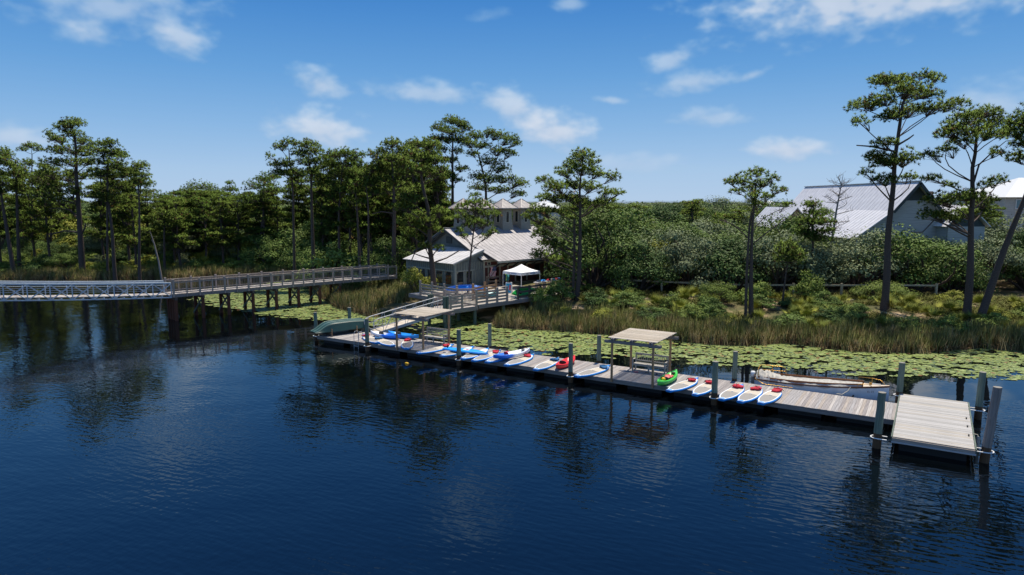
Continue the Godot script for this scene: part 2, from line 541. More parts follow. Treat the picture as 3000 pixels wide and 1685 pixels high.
func make_land() -> void:
	var xs := axis(-75.0, 60.0, 1.25, -1500.0, 1500.0)
	var zs := axis(-110.0, -40.0, 1.25, -2500.0, -28.0)
	var st := SurfaceTool.new()
	st.begin(Mesh.PRIMITIVE_TRIANGLES)
	for z in zs:
		for x in xs:
			st.set_uv(Vector2(x, z) * 0.05)
			st.add_vertex(Vector3(x, ground(x, z), z))
	var k := xs.size()
	for j in zs.size() - 1:
		for i in k - 1:
			var a := j * k + i
			st.add_index(a); st.add_index(a + k); st.add_index(a + 1)
			st.add_index(a + 1); st.add_index(a + k); st.add_index(a + k + 1)
	st.generate_normals()
	# leaf litter, sand and low green in patches
	var f := FastNoiseLite.new()
	f.seed = 31
	f.frequency = 0.012
	f.fractal_octaves = 6
	f.fractal_gain = 0.6
	var im := f.get_seamless_image(512, 512)
	im.convert(Image.FORMAT_L8)
	var d := im.get_data()
	var out := PackedByteArray()
	out.resize(d.size() * 3)
	var g := Gradient.new()
	g.offsets = PackedFloat32Array([0.0, 0.3, 0.45, 0.58, 0.72, 1.0])
	g.colors = PackedColorArray([rgb(58, 56, 28), rgb(76, 76, 36), rgb(88, 82, 46), rgb(122, 104, 74), rgb(168, 146, 116), rgb(190, 172, 146)])
	for i in d.size():
		var cc := g.sample(d[i] / 255.0)
		out[i * 3] = int(cc.r * 255)
		out[i * 3 + 1] = int(cc.g * 255)
		out[i * 3 + 2] = int(cc.b * 255)
	im = Image.create_from_data(512, 512, false, Image.FORMAT_RGB8, out)
	im.generate_mipmaps()
	var m := mat("litter", WHITE, 0.95, ImageTexture.create_from_image(im), Vector3(1, 1, 1))
	struct("ground", st.commit(), m)

func make_water() -> void:
	# ripples: long crests of two crossing trains, as relief
	var n := 1024
	var a := FastNoiseLite.new()
	a.seed = 5
	a.frequency = 0.036
	a.fractal_octaves = 2
	a.fractal_gain = 0.35
	var ia := a.get_seamless_image(320, n)
	ia.resize(n, n, Image.INTERPOLATE_CUBIC)
	a.seed = 9
	a.frequency = 0.045
	var ib := a.get_seamless_image(n, 420)
	ib.resize(n, n, Image.INTERPOLATE_CUBIC)
	var da := ia.get_data()
	var db := ib.get_data()
	var o := PackedByteArray()
	o.resize(n * n)
	for i in n * n:
		o[i] = int(da[i] * 0.72 + db[i] * 0.28)
	var im := Image.create_from_data(n, n, false, Image.FORMAT_L8, o)
	im.convert(Image.FORMAT_RGB8)
	var tex := ImageTexture.create_from_image(im)
	# the sheet carries slow low swells; it lies calmer towards the shore and behind the dock
	var sw := FastNoiseLite.new()
	sw.seed = 14
	sw.frequency = 0.16
	sw.fractal_octaves = 2
	var xs := axis(-60.0, 60.0, 0.6, -1500.0, 1500.0)
	var zs := axis(-66.0, 0.0, 0.6, -130.0, 400.0)
	var am := ArrayMesh.new()
	var tools := []
	for c in 4:
		var st := SurfaceTool.new()
		st.begin(Mesh.PRIMITIVE_TRIANGLES)
		tools.push_back(st)
	var k := xs.size()
	var calm := PackedByteArray()
	calm.resize(k * zs.size())
	var inv := dock_xf.affine_inverse()
	for j in zs.size():
		for i in k:
			var x := xs[i]
			var z := zs[j]
			var q := inv * Vector3(x, 0, z)
			var lv := 0
			if z < -34.0 and absf(x) < 110.0:
				var d := -inland(x, z)
				lv = 3 if d < 9.0 else (2 if d < 17.0 else (1 if d < 26.0 else 0))
				if q.x > -2.0 and q.z > -1.0 and lv > 1:
					lv = 1
				if q.z < -1.4 and q.x > 0.0 and q.x < 60.0:
					lv = 3
			calm[j * k + i] = lv
	for j in zs.size() - 1:
		for i in k - 1:
			var st: SurfaceTool = tools[calm[j * k + i]]
			for q in [[0, 0], [1, 0], [0, 1], [1, 0], [1, 1], [0, 1]]:
				var x := xs[i + q[0]]
				var z := zs[j + q[1]]
				var y := 0.0
				var nm := Vector3.UP
				if absf(x) < 60.0 and z < -0.5:
					y = sw.get_noise_2d(x, z * 1.6) * 0.012
					nm = Vector3(y - sw.get_noise_2d(x + 0.3, z * 1.6) * 0.012, 0.3, y - sw.get_noise_2d(x, (z + 0.3) * 1.6) * 0.012).normalized()
				st.set_uv(Vector2(x * 0.9 + z * 0.44, z * 0.9 - x * 0.44) * 0.095)
				st.set_normal(nm)
				st.add_vertex(Vector3(x, y, z))
	var mats := []
	for c in 4:
		tools[c].index()
		tools[c].commit(am)
		var m := StandardMaterial3D.new()
		m.resource_name = ["lake_open", "lake_ruffled", "lake_quiet", "lake_calm"][c]
		m.albedo_color = rgb(3, 6, 9)
		m.roughness = 0.015
		m.metallic_specular = 0.6
		m.heightmap_enabled = true
		m.heightmap_texture = tex
		m.heightmap_scale = [0.8, 0.6, 0.34, 0.08][c]
		mats.push_back(m)
	var w := struct("lake_water", am, null)
	for c in 4:
		w.set_surface_override_material(c, mats[c])

func swarm(called: String, mesh: Mesh, m: Material, xfs: Array, cols: PackedColorArray, label: String, category: String) -> void:
	var mm := MultiMesh.new()
	mm.transform_format = MultiMesh.TRANSFORM_3D
	mm.use_colors = true
	mm.mesh = mesh
	mm.instance_count = xfs.size()
	for i in xfs.size():
		mm.set_instance_transform(i, xfs[i])
		mm.set_instance_color(i, cols[i])
	var o := MultiMeshInstance3D.new()
	o.name = numbered(called)
	o.multimesh = mm
	o.material_override = m
	add_child(o)
	tag(o, label, category, "", "stuff")

func make_lilies() -> void:
	var mb := MB.new()
	var k := 11
	for i in k:
		var a0 := 0.22 + (TAU - 0.44) * i / k
		var a1 := 0.22 + (TAU - 0.44) * (i + 1) / k
		mb.face(Vector3.ZERO, Vector3(cos(a0), 0.03 * sin(i * 2.0), sin(a0)), Vector3(cos(a1), 0.03 * sin(i * 2.0 + 2.0), sin(a1)), Vector3.UP, WHITE)
	var xfs := []
	var cols := PackedColorArray()
	var r := RandomNumberGenerator.new()
	r.seed = 404
	var gaps := FastNoiseLite.new()
	gaps.seed = 8
	gaps.frequency = 0.5
	gaps.fractal_octaves = 3
	var tries := 0
	while xfs.size() < 30000 and tries < 230000:
		tries += 1
		var x := r.randf_range(-34.0, 42.0)
		var z := r.randf_range(-92.0, -35.0)
		var p := Vector2(x, z)
		if not Geometry2D.is_point_in_polygon(p, lily_area):
			continue
		var sq := gaps.get_noise_2d(x, z * 1.9)
		# thinner towards the open water
		var edge := 1e9
		for i in range(0, LILY_EDGE.size() - 2, 2):
			edge = minf(edge, p.distance_to(Geometry2D.get_closest_point_to_segment(p, Vector2(LILY_EDGE[i], LILY_EDGE[i + 1]), Vector2(LILY_EDGE[i + 2], LILY_EDGE[i + 3]))))
		if sq < -0.12 - 0.16 * smoothstep(0.0, 2.5, edge) + 0.3 * (1.0 - smoothstep(0.0, 1.6, edge)):
			continue
		var rad := r.randf_range(0.065, 0.145)
		var b := Basis(Vector3.UP, r.randf() * TAU).scaled(Vector3(rad, rad, rad))
		b = Basis(Vector3(r.randf_range(-1, 1), 0, r.randf_range(-1, 1)).normalized(), r.randf_range(0, 0.07)) * b
		xfs.push_back(Transform3D(b, Vector3(x, 0.022 + r.randf() * 0.02, z)))
		var q := r.randf()
		var cc := Color(0.19, 0.245, 0.06).lerp(Color(0.34, 0.38, 0.15), r.randf() * r.randf())
		if q < 0.04:
			cc = Color(0.24, 0.13, 0.05)
		elif q < 0.2:
			cc = Color(0.10, 0.14, 0.06)
		cols.push_back(cc)
	swarm("lily_pads", mb.mesh(false), M.pad, xfs, cols, "yellow-green lily pads floating between the dock and the reeds", "lily pads")

func reed_mesh(sd: int, blades: int, lean: float) -> ArrayMesh:
	var r := RandomNumberGenerator.new()
	r.seed = sd
	var mb := MB.new()
	for i in blades:
		var a := r.randf() * TAU
		var p := Vector3(cos(a), 0, sin(a)) * r.randf() * 0.28
		var d := Vector3(r.randf_range(-1, 1), 0, r.randf_range(-1, 1)) * lean
		var h := r.randf_range(0.6, 1.0)
		var mid := p + Vector3(d.x * 0.35, h * 0.6, d.z * 0.35)
		var tip := p + Vector3(d.x, h, d.z)
		var side := Vector3(cos(a * 3.1), 0, sin(a * 3.1)) * r.randf_range(0.008, 0.016)
		var m := (Vector3(d.x, 0.5, d.z) + Vector3(cos(a), 0, sin(a)) * 0.7).normalized()
		mb.leaf_tri(p - side, p + side, mid + side, m, WHITE)
		mb.leaf_tri(p - side, mid + side, mid - side, m, WHITE)
		mb.leaf_tri(mid - side, mid + side, tip, m, WHITE)
	return mb.mesh(false)

func in_house_zone(x: float, z: float, grow := 0.0) -> bool:
	# the boathouse, its annex and its terrace
	var q := house_xf.affine_inverse() * Vector3(x, 0, z)
	if q.x > -4.6 - grow and q.x < 14.5 + grow and q.z > -12.0 - grow and q.z < 3.0 + grow:
		return true
	return q.x > -13.2 - grow and q.x < 4.5 + grow and q.z > -1.0 - grow and q.z < 11.4 + grow

func near_walk(x: float, z: float) -> bool:
	# under the boardwalk
	var a := Vector2(-36.5, -48.8)
	var b := Vector2(-11.5, -74.3)
	var p := Vector2(x, z)
	return p.distance_to(Geometry2D.get_closest_point_to_segment(p, a, b)) < 1.5

func make_reeds() -> void:
	var r := RandomNumberGenerator.new()
	r.seed = 99
	for kind in 3:
		var mesh := reed_mesh(50 + kind, 16, [0.25, 0.4, 0.65][kind])
		var xfs := []
		var cols := PackedColorArray()
		var want: int = [8500, 4600, 3200][kind]
		var tries := 0
		while xfs.size() < want and tries < want * 30:
			tries += 1
			# along the shoreline, a few metres deep
			var i := r.randi_range(2, shore.size() - 4)
			var a := shore[i]
			var b := shore[i + 1]
			if r.randf() > a.distance_to(b) / 10.0:
				continue
			var p := a.lerp(b, r.randf())
			var nrm := (b - a).orthogonal().normalized()
			var deep: float = [5.0, 3.0, 1.0][kind]
			# the spit in front of the boathouse is reeds all the way back
			if p.x > -24.0 and p.x < -5.0:
				deep *= 1.7
			var q := p + nrm * r.randf_range(-deep, deep * 0.15)
			var d := inland(q.x, q.y)
			if d < -0.35 or d > deep:
				q = p - nrm * r.randf_range(-deep, deep * 0.15)
				d = inland(q.x, q.y)
				if d < -0.35 or d > deep:
					continue
			if kind == 2 and d > 0.9:
				continue
			var near_bridge := near_walk(q.x, q.y)
			if in_house_zone(q.x, q.y, 0.2):
				continue
			if patch.get_noise_2d(q.x * 2.2, q.y * 2.2) < -0.28 and d > 0.8:
				continue
			var h: float = r.randf_range(0.75, 1.6) * [1.0, 0.9, 0.6][kind] * (1.0 + 0.45 * patch.get_noise_2d(q.x * 3.0, q.y * 3.0))
			if q.x > -22.0 and q.x < -5.0:
				h *= 1.12
			if near_bridge:
				h *= 0.75
			if q.x < -30.0:
				h *= 1.1
			if d > 3.0:
				h *= 0.75
			var w := r.randf_range(0.8, 1.3)
			xfs.push_back(Transform3D(Basis(Vector3.UP, r.randf() * TAU).scaled(Vector3(w, h, w)), Vector3(q.x, maxf(ground(q.x, q.y), -0.05) - 0.03, q.y)))
			var cc := Color(0.14, 0.165, 0.05).lerp(Color(0.32, 0.28, 0.12), r.randf() * r.randf())
			if kind == 1:
				cc = Color(0.36, 0.28, 0.14).lerp(Color(0.2, 0.16, 0.07), r.randf())
			elif kind == 2:
				cc = Color(0.22, 0.15, 0.08).lerp(Color(0.1, 0.07, 0.04), r.randf())
			cols.push_back(cc)
		var lab: String = ["olive green marsh reeds along the shore", "straw-coloured dry reeds mixed into the marsh grass", "brown dead reeds drooping over the water's edge"][kind]
		swarm(["marsh_reeds", "dry_reeds", "dead_reeds"][kind], mesh, M.reed, xfs, cols, lab, "reeds")

func make_grass() -> void:
	# short grass over the banks, thin on the sand
	var r := RandomNumberGenerator.new()
	r.seed = 515
	var mesh := reed_mesh(77, 14, 0.6)
	var xfs := []
	var cols := PackedColorArray()
	var tries := 0
	while xfs.size() < 14000 and tries < 90000:
		tries += 1
		var left := r.randf() < 0.4
		var x := r.randf_range(-75.0, -20.0) if left else r.randf_range(-2.0, 46.0)
		var z := r.randf_range(-106.0, -78.0) if left else r.randf_range(-68.0, -46.0)
		if absf(x / z) > 0.86:
			continue
		var d := inland(x, z)
		if d < 1.8 or d > 16.0 or in_house_zone(x, z, 0.0):
			continue
		var q := patch.get_noise_2d(x * 1.6 + 50.0, z * 1.6)
		if q < -0.1 and not left:
			continue
		var h := r.randf_range(0.25, 0.6)
		xfs.push_back(Transform3D(Basis(Vector3.UP, r.randf() * TAU).scaled_local(Vector3(1.3, h, 1.3)), Vector3(x, ground(x, z) - 0.02, z)))
		cols.push_back(Color(0.13, 0.15, 0.035).lerp(Color(0.24, 0.23, 0.06), r.randf()) if left else Color(0.1, 0.12, 0.035).lerp(Color(0.24, 0.2, 0.08), r.randf() * r.randf()))
	swarm("bank_grass", mesh, M.reed, xfs, cols, "short yellow-green grass covering both banks", "grass")

# ---------------------------------------------------------------- trees and shrubs
# each pine: label, x, z, trunk radius, trunk as x, y, ... (from the base), crown clumps as x, y, z, half width, half height, ..., bare limbs
const PINES := [
	["tallest pine at the right, long bare trunk and wide flat crown above the metal roof", 29.83, -54, 0.3, [-0.04, 4.34, -0.07, 7.35, 0.05, 10.95, 0.06, 13.31, 0.13, 15.65, 0.25, 17.39, 0.75, 18.54], [-1.06, 19.1, -0.64, 1.09, 0.61,  0.46, 19.32, -1.26, 1.09, 0.49,  2.64, 19.72, -1.54, 0.73, 0.49,  4.1, 19.5, -2.3, 0.73, 0.61,  -2.07, 17.32, -1.25, 1.33, 0.61,  -0.15, 17.93, -2.2, 1.09, 0.61,  -0.96, 17.93, 2.45, 1.21, 0.73,  1.87, 17.93, 0.18, 1.21, 0.73,  2.19, 17.1, -2.31, 1.58, 0.61,  3.34, 17.14, -0.77, 1.09, 0.55,  5.83, 17.67, -2.08, 0.85, 0.55,  -3.86, 15.77, 2.01, 0.61, 0.61,  -0.6, 16.33, 0.16, 1.09, 0.55,  -1.56, 14.26, 1.32, 0.97, 0.42,  -1.37, 13.32, -0.23, 0.97, 0.61,  -0.42, 12.86, -0.38, 1.21, 0.61,  -0.64, 12.93, 2.53, 0.97, 0.73,  -2.89, 12.07, 1.47, 0.61, 0.42,  -1.39, 11.51, 1.15, 0.97, 0.49,  2.49, 11.85, -2.16, 0.73, 0.42], [[-0.04, 13.84, -1.91, 14.25, -3.11, 14.31], [0.22, 14.37, 0.9, 14.83, 1.36, 15.12]]],
	["forked pine with crooked limbs and a dense low crown beside the leaning pine", 34.96, -51.8, 0.3, [-0.07, 4.57, -0.24, 8.61, -0.26, 10.91, -0.52, 12.04, -0.45, 13.18, -0.37, 14.3, -0.32, 15.64], [0.82, 16.46, -1.26, 1.28, 0.58,  -2.53, 15.79, 1.62, 1.05, 0.58,  1.8, 15.79, -1.41, 0.93, 0.7,  -3.39, 14.81, 1.71, 1.05, 0.7,  -0.59, 15.14, -0.56, 1.4, 0.7,  -0.77, 14.59, 1.77, 1.05, 0.7,  -4.03, 13.57, 2.37, 0.7, 0.35,  -2.6, 13.4, -1.76, 0.7, 0.52,  -2.35, 14.19, 1.38, 0.93, 0.47,  0.42, 13.31, 1.35, 0.58, 0.52,  3.66, 15.19, -2.29, 0.81, 0.7,  2.78, 11.53, -1.77, 0.7, 0.47,  -0.04, 11.11, 1, 0.58, 0.47,  -2.2, 11.66, -2.19, 0.81, 0.35,  -2, 11.14, -0.19, 0.58, 0.35,  -1.95, 9.88, -0.84, 1.51, 0.7,  -1.7, 10.22, 1.4, 1.28, 0.58,  1.97, 9.75, -2.09, 1.05, 0.7,  -2.53, 8.82, -0.91, 1.05, 0.58,  1.16, 8.92, -2.21, 1.4, 0.7,  -0.6, 8.56, -1.87, 0.93, 0.58], [[-0.29, 11.36, -0.01, 12.72, 1.11, 13.74, 1.95, 14.47, 2.74, 14.58], [-0.31, 7.46, -1.17, 8.04, -2.02, 8.5], [-0.44, 7.57, -3.07, 8.61, -3.93, 7.69, -4.86, 7.69]]],
	["leaning pine whose slanted trunk runs out of the frame at the right edge", 35.36, -51, 0.3, [0.53, 2.59, 1.33, 5.69, 2.05, 8.24, 2.59, 10, 3.34, 12.74, 3.65, 14.71], [1.15, 14.67, 0.51, 0.89, 0.89,  1.56, 15.53, 0.35, 1.02, 0.77,  2.14, 15.84, 0.85, 1.27, 1.02,  3.38, 15.35, 0.9, 1.53, 1.15,  1.89, 13.89, 1.11, 1.27, 0.77,  4.32, 13.94, 0.51, 1.53, 1.02,  2.13, 13.01, -0.26, 0.89, 0.64,  2.49, 16.5, 1.27, 1.02, 0.77], []],
	["small open-crowned pine with a double trunk standing before the wooden rail fence", 18.81, -52.9, 0.2, [-0.16, 4.46, -0.21, 7.4, -0.23, 9.17, -0.16, 10.34, -0.09, 11.39], [0.15, 12, -0.76, 0.83, 0.48,  -1.5, 11.37, 0.69, 0.83, 0.59,  -2.46, 11.37, 0.81, 0.53, 0.36,  0.05, 10.95, -1.36, 0.71, 0.48,  0.36, 11.16, 0.08, 0.71, 0.59,  0.89, 11.6, 0.79, 0.48, 0.48,  1.67, 10.69, 0.08, 0.59, 0.53,  1.23, 10.23, -0.88, 0.59, 0.36,  -0.83, 10.33, 1.89, 0.71, 0.48,  -0.93, 10.72, -2.03, 0.59, 0.36,  -0.62, 9.66, 2.04, 0.59, 0.42,  -2.49, 8.68, -1.07, 0.59, 0.3,  3.06, 9.63, -1.48, 0.48, 0.36], [[-0.46, 0.91, -0.5, 4.46, -0.48, 6.81, -0.41, 8, -0.35, 9.17], [-0.37, 7.05, -1.73, 8.23, -2.8, 8.59], [-0, 6.81, 1.02, 7.76, 2.39, 8.7]]],
	["full round-crowned pine standing at the right corner of the boathouse", 5.78, -60.5, 0.24, [0.04, 1.67, 0.21, 3.62, 0.23, 6.52, 0.24, 8.91, 0.17, 10.99, 0.29, 12.68], [0.12, 13.64, 2.51, 1.06, 0.58,  -0.34, 13.23, -1.5, 0.87, 0.58,  1.15, 13.2, 0.7, 0.77, 0.58,  -1.19, 12.32, -0.41, 0.87, 0.67,  0.04, 12.48, 2.55, 1.15, 0.67,  1.34, 12.13, 2.36, 0.87, 0.58,  2.81, 11.88, 1.66, 0.67, 0.58,  -2.82, 11.81, -2.37, 0.77, 0.48,  -2.07, 11.06, 1.58, 1.06, 0.58,  -0.33, 11.3, -1.33, 1.15, 0.67,  1.33, 11.12, -2.23, 1.06, 0.58,  2.92, 10.64, -2.3, 0.87, 0.48,  3.53, 10.6, 0.81, 0.58, 0.34,  -2.58, 10.14, 0.76, 1.06, 0.58,  -1, 10.14, -0.13, 1.15, 0.67,  0.47, 9.76, -1.43, 0.96, 0.58,  1.6, 9.77, 2.04, 0.87, 0.48,  3.18, 9.95, -1.29, 0.67, 0.38,  -3.33, 8.98, -1.55, 1.15, 0.58,  -4.3, 8.48, -1.87, 0.77, 0.48,  -1.92, 9.04, 2.41, 0.96, 0.48,  -2.8, 7.78, -2.32, 0.96, 0.58,  -3.37, 7.1, 2.13, 0.77, 0.58,  -2.65, 6.28, 0.83, 0.87, 0.58,  -3.35, 5.03, -0.58, 0.96, 0.58,  -1.98, 4.6, -2.17, 0.77, 0.48,  -1.8, 6.09, 0.83, 0.67, 0.48], [[-0.34, 1.24, -0.23, 4.59, -0.28, 8.43], [-0, 5.56, -1.16, 5.94, -2.89, 4.98]]],
	["curved-trunk pine with drooping branches before the low roof of the boathouse", -7.49, -65, 0.3, [-0.08, 3.3, -0.36, 5.89, -0.32, 7.95, -0.55, 9.79, -0.84, 10.91, -0.98, 12.02, -1.16, 13.53, -1.04, 14.53], [-1.41, 15.23, -1.33, 1.24, 0.62,  -0.03, 15.04, -0.14, 0.93, 0.62,  -1.87, 14.29, 0.59, 1.03, 0.62,  -0.57, 13.89, 0.58, 1.14, 0.62,  0.69, 13.67, 1.01, 0.93, 0.52,  1.31, 12.87, 1.32, 0.72, 0.52,  -1.12, 12.88, 1.1, 1.24, 0.62,  -2.17, 12.75, -0.59, 0.83, 0.52,  -0.23, 12.58, -1.56, 0.93, 0.52,  -1.88, 10.09, 1.06, 1.14, 0.62,  -2.54, 9.3, 1.42, 0.83, 0.72,  -1.76, 8.43, -1.53, 1.14, 0.72,  -2.4, 7.95, -0.11, 0.93, 0.72,  -0.7, 7.96, 0.3, 1.14, 0.83,  0.8, 8.89, 0.82, 0.83, 0.62,  0.04, 7.22, -0.3, 0.83, 0.62,  -2.35, 6.56, -1.02, 0.83, 0.62,  -2.61, 5.49, 0.14, 0.72, 0.62,  -0.74, 5.7, 0.25, 0.72, 0.41,  0.62, 5.58, 1.4, 0.62, 0.36], [[-0.35, 6.1, -1.6, 5.58, -2.14, 4.34], [-0.17, 4.13, 1.28, 4.65, 2.53, 5.38]]],
	["slender young pine in front of the boathouse towers", -4.13, -63, 0.13, [0.04, 1.89, 0.25, 4.43, 0.42, 5.96, 0.62, 7.48, 0.78, 8.99, 0.86, 10.12], [0.76, 10.42, -1.24, 0.53, 0.38,  0.45, 9.75, 1.4, 0.69, 0.46,  -0.24, 9.44, 0.02, 0.69, 0.38,  1.16, 9.81, -1.01, 0.61, 0.46,  1.92, 9.45, 1.1, 0.61, 0.46,  0.71, 9.05, -0.69, 0.84, 0.46,  -0.88, 8.97, -1.34, 0.61, 0.46,  -0.04, 8.38, -0.39, 0.69, 0.38,  1.69, 8.67, -0.86, 0.69, 0.46,  2.66, 8.79, 1.17, 0.53, 0.38,  0.75, 8.09, 0.2, 0.84, 0.38,  -0.99, 8.49, 1.05, 0.38, 0.3,  1.61, 7.74, -1.03, 0.69, 0.46,  2.42, 7.13, 0.61, 0.46, 0.38,  0.14, 7.71, 0.14, 0.61, 0.38,  1.66, 6.64, -1.49, 0.53, 0.46,  -0.87, 7.13, -1.05, 0.53, 0.38,  -0.44, 6.65, -1.42, 0.46, 0.3], []],
	["pine with a ragged crown at the left end of the grove behind the boardwalk", -25.68, -80, 0.2, [0.13, 6.6, 0.22, 11.86, 0.01, 14.59, -0.06, 15.82], [-0.12, 16.67, 0.1, 0.76, 0.51,  -1.04, 16.06, 0.03, 0.89, 0.64,  -2.4, 14.99, -0.51, 0.51, 0.51,  -1.87, 14.09, 0.05, 0.64, 0.38,  -0.48, 14.07, 0.47, 1.14, 0.76,  -0.1, 13.1, 0.22, 1.27, 0.64,  0.84, 16.37, 0.79, 0.51, 0.51,  -1.33, 13.22, 0.28, 0.89, 0.51], []],
	["pine with a thick straight trunk and round crown behind the boardwalk rail", -23.01, -79, 0.26, [-0.02, 4.88, -0.03, 9.99, 0.03, 13.07, -0.2, 15.26], [-0.59, 16.31, -1.03, 1.38, 0.63,  -1.24, 15.33, -0.97, 1.26, 0.75,  0.47, 15.52, -0.27, 1, 0.75,  -0.49, 14.29, 0, 1.51, 0.75,  0.85, 14.39, 0.34, 0.75, 0.63,  -1.01, 13.03, 0.87, 1.38, 0.63,  0.36, 13.17, 0.48, 1.13, 0.63,  -2.11, 12.47, -0.59, 0.75, 0.5], []],
	["broad pine with layered foliage in the middle of the grove behind the boardwalk", -20.04, -79, 0.2, [0.02, 3.12, 0.12, 8.13, 0.42, 11.84, 0.75, 14.29], [-0.46, 15.2, -0.96, 1, 0.63,  1.11, 15.24, 0.36, 1.13, 0.63,  2.21, 15.07, -0.75, 0.88, 0.63,  -0.68, 14.08, -0.72, 1.13, 0.75,  1.24, 14.07, -0.51, 1.26, 0.75,  2.5, 13.94, -0.43, 0.75, 0.63,  0.04, 12.97, -0.68, 1.38, 0.75,  2.02, 12.81, 0.36, 1.26, 0.75,  -0.71, 11.98, -0.53, 1, 0.63,  1.04, 11.1, 0.57, 1.38, 0.63,  -0.61, 10.24, 0.04, 0.88, 0.63,  2.5, 11.61, -0.7, 0.88, 0.63], []],
	["pine with a thin crown overlapping the broad pine behind the boardwalk", -19.77, -83, 0.2, [0.07, 5.02, 0.33, 9.6, 0.1, 12.58, 0.54, 14.51], [0.76, 14.77, -0.22, 0.92, 0.66,  -0.08, 13.47, 0.24, 1.06, 0.66,  1.09, 10.38, -0.52, 0.92, 0.53,  0.3, 11.94, -0.17, 1.06, 0.66], []],
	["reddish-trunked short pine near the upper end of the boardwalk", -17, -76, 0.2, [-0.03, 2.9, -0.16, 9.04, -0.28, 11.18], [-0.24, 11.06, -0.09, 0.97, 0.6,  0.71, 9.88, 0.57, 0.85, 0.48,  -0.86, 9.99, -0.05, 0.72, 0.48,  0.11, 11.88, 0.29, 0.97, 0.6], []],
	["slim straight pine near the upper end of the boardwalk", -15.8, -75, 0.16, [0.01, 2.99, 0.12, 9.41, 0, 11.75, 0.77, 14.07], [0.31, 11.75, -0.25, 1.07, 0.72,  0.93, 10.81, 0.05, 0.95, 0.6,  -0.31, 12.7, -0.45, 0.95, 0.72,  0.83, 13.39, -0.21, 1.07, 0.72,  0.7, 14.91, -0.43, 0.83, 0.6,  1.64, 14.29, 0.22, 0.83, 0.6], []],
	["stout pine with spreading limbs between the boardwalk end and the boathouse", -13.06, -75, 0.3, [0.04, 3.47, 0.21, 8.82, 0.16, 11.75, 0.04, 14.65], [-0.01, 16.07, -0.47, 1.07, 0.6,  -0.91, 15.28, -0.77, 0.95, 0.72,  0.83, 15.42, -1.06, 0.95, 0.72,  0.01, 14.39, 0.49, 1.31, 0.72,  -1.61, 13.43, -1.11, 1.07, 0.72,  1.01, 13.9, -1.2, 1.07, 0.72,  -0.1, 12.94, -0.61, 1.55, 0.72,  1.54, 12.97, -1.54, 0.95, 0.6,  -2.55, 12.38, -1.48, 0.95, 0.6,  -1.08, 12.22, -0.06, 1.07, 0.6,  0.79, 11.75, -0.1, 1.31, 0.6,  1.89, 10.8, 1.08, 0.95, 0.72,  -0.82, 11.06, -1.09, 0.95, 0.6,  1.25, 9.63, -1.42, 1.07, 0.72,  0.41, 9.41, 0.07, 0.83, 0.48], [[0.09, 8.7, -1.15, 8.88, -2.22, 8.64]]],
	["highest pine of the grove, rising behind the left tower of the boathouse", -7.84, -90, 0.3, [0.07, 9.85, 0.11, 13.49, 0.14, 16.27, 0.21, 19.03], [-0.04, 20.19, -0.61, 1.29, 0.72,  1.07, 19.79, -0.7, 1.14, 0.72,  -1.48, 19.24, -0.74, 1.29, 0.86,  0.09, 18.65, 1.05, 1.57, 0.72,  1.76, 19.26, -0.9, 0.86, 0.72,  -2.15, 17.95, -0.26, 1, 0.57,  -0.63, 17.7, -0.53, 1.29, 0.72,  1.13, 17.77, 0.25, 1.14, 0.72,  -1.19, 16.58, -0.4, 0.86, 0.57,  0.74, 16.33, -0.88, 0.86, 0.57,  -0.08, 15.19, -0.44, 1, 0.72,  1.3, 14.08, -0.71, 1, 0.57,  -0.21, 13.16, 1.51, 1.14, 0.5,  0.72, 12.62, 1.09, 1, 0.43], []],
	["wide double-topped pine rising behind the boathouse towers", -3.51, -92, 0.3, [0.03, 10.28, -0.03, 12.14, -0.52, 14.57, -1.09, 16.69], [0.51, 18.78, 0.31, 0.88, 0.73,  1.63, 18.46, -0.78, 1.46, 0.88,  3.23, 17.7, 1.46, 1.32, 0.88,  4.09, 17.48, -0.97, 0.73, 0.58,  -1.4, 18.45, -0.68, 1.17, 0.73,  -2.08, 17.21, 2.38, 1.17, 0.73,  -0.5, 17.11, 0.15, 1.32, 0.73,  1.96, 16.31, 1.42, 1.32, 0.73,  3.37, 15.97, 2.32, 0.88, 0.58,  -1.56, 16, 1.91, 0.88, 0.58,  0.52, 14.94, 0.95, 1.61, 1.02,  1.95, 14.07, 1.66, 1.46, 0.88,  -0.89, 12.95, 1.59, 1.32, 0.88,  0.7, 12.64, 2.41, 1.9, 1.02,  2.65, 12.71, 0.18, 1.75, 0.88,  4.52, 12.13, 0.62, 1.32, 0.73,  -0.86, 11.58, -0.58, 1.75, 0.88,  1.91, 11.29, -0.47, 1.75, 0.73,  4.37, 10.84, 1.36, 1.02, 0.58], [[-0.03, 12.14, 1.21, 14.71, 1.79, 16.41, 1.65, 18.1]]],
	["pine with a domed crown behind the stout spreading pine", -12.07, -86, 0.22, [0.13, 9.32, 0.09, 14.67], [-0.32, 16.89, -1.28, 1.09, 0.62,  2.06, 16.66, 1.58, 1.23, 0.68,  0.96, 15.97, 0.3, 1.5, 0.82,  2.47, 15.68, 0.7, 1.09, 0.68,  0.27, 15.05, 0.29, 1.37, 0.82,  3.29, 13.03, 1.22, 0.96, 0.82,  2.35, 11.35, -1.05, 1.23, 0.96,  3.72, 11.2, 0.4, 0.82, 0.82], []],
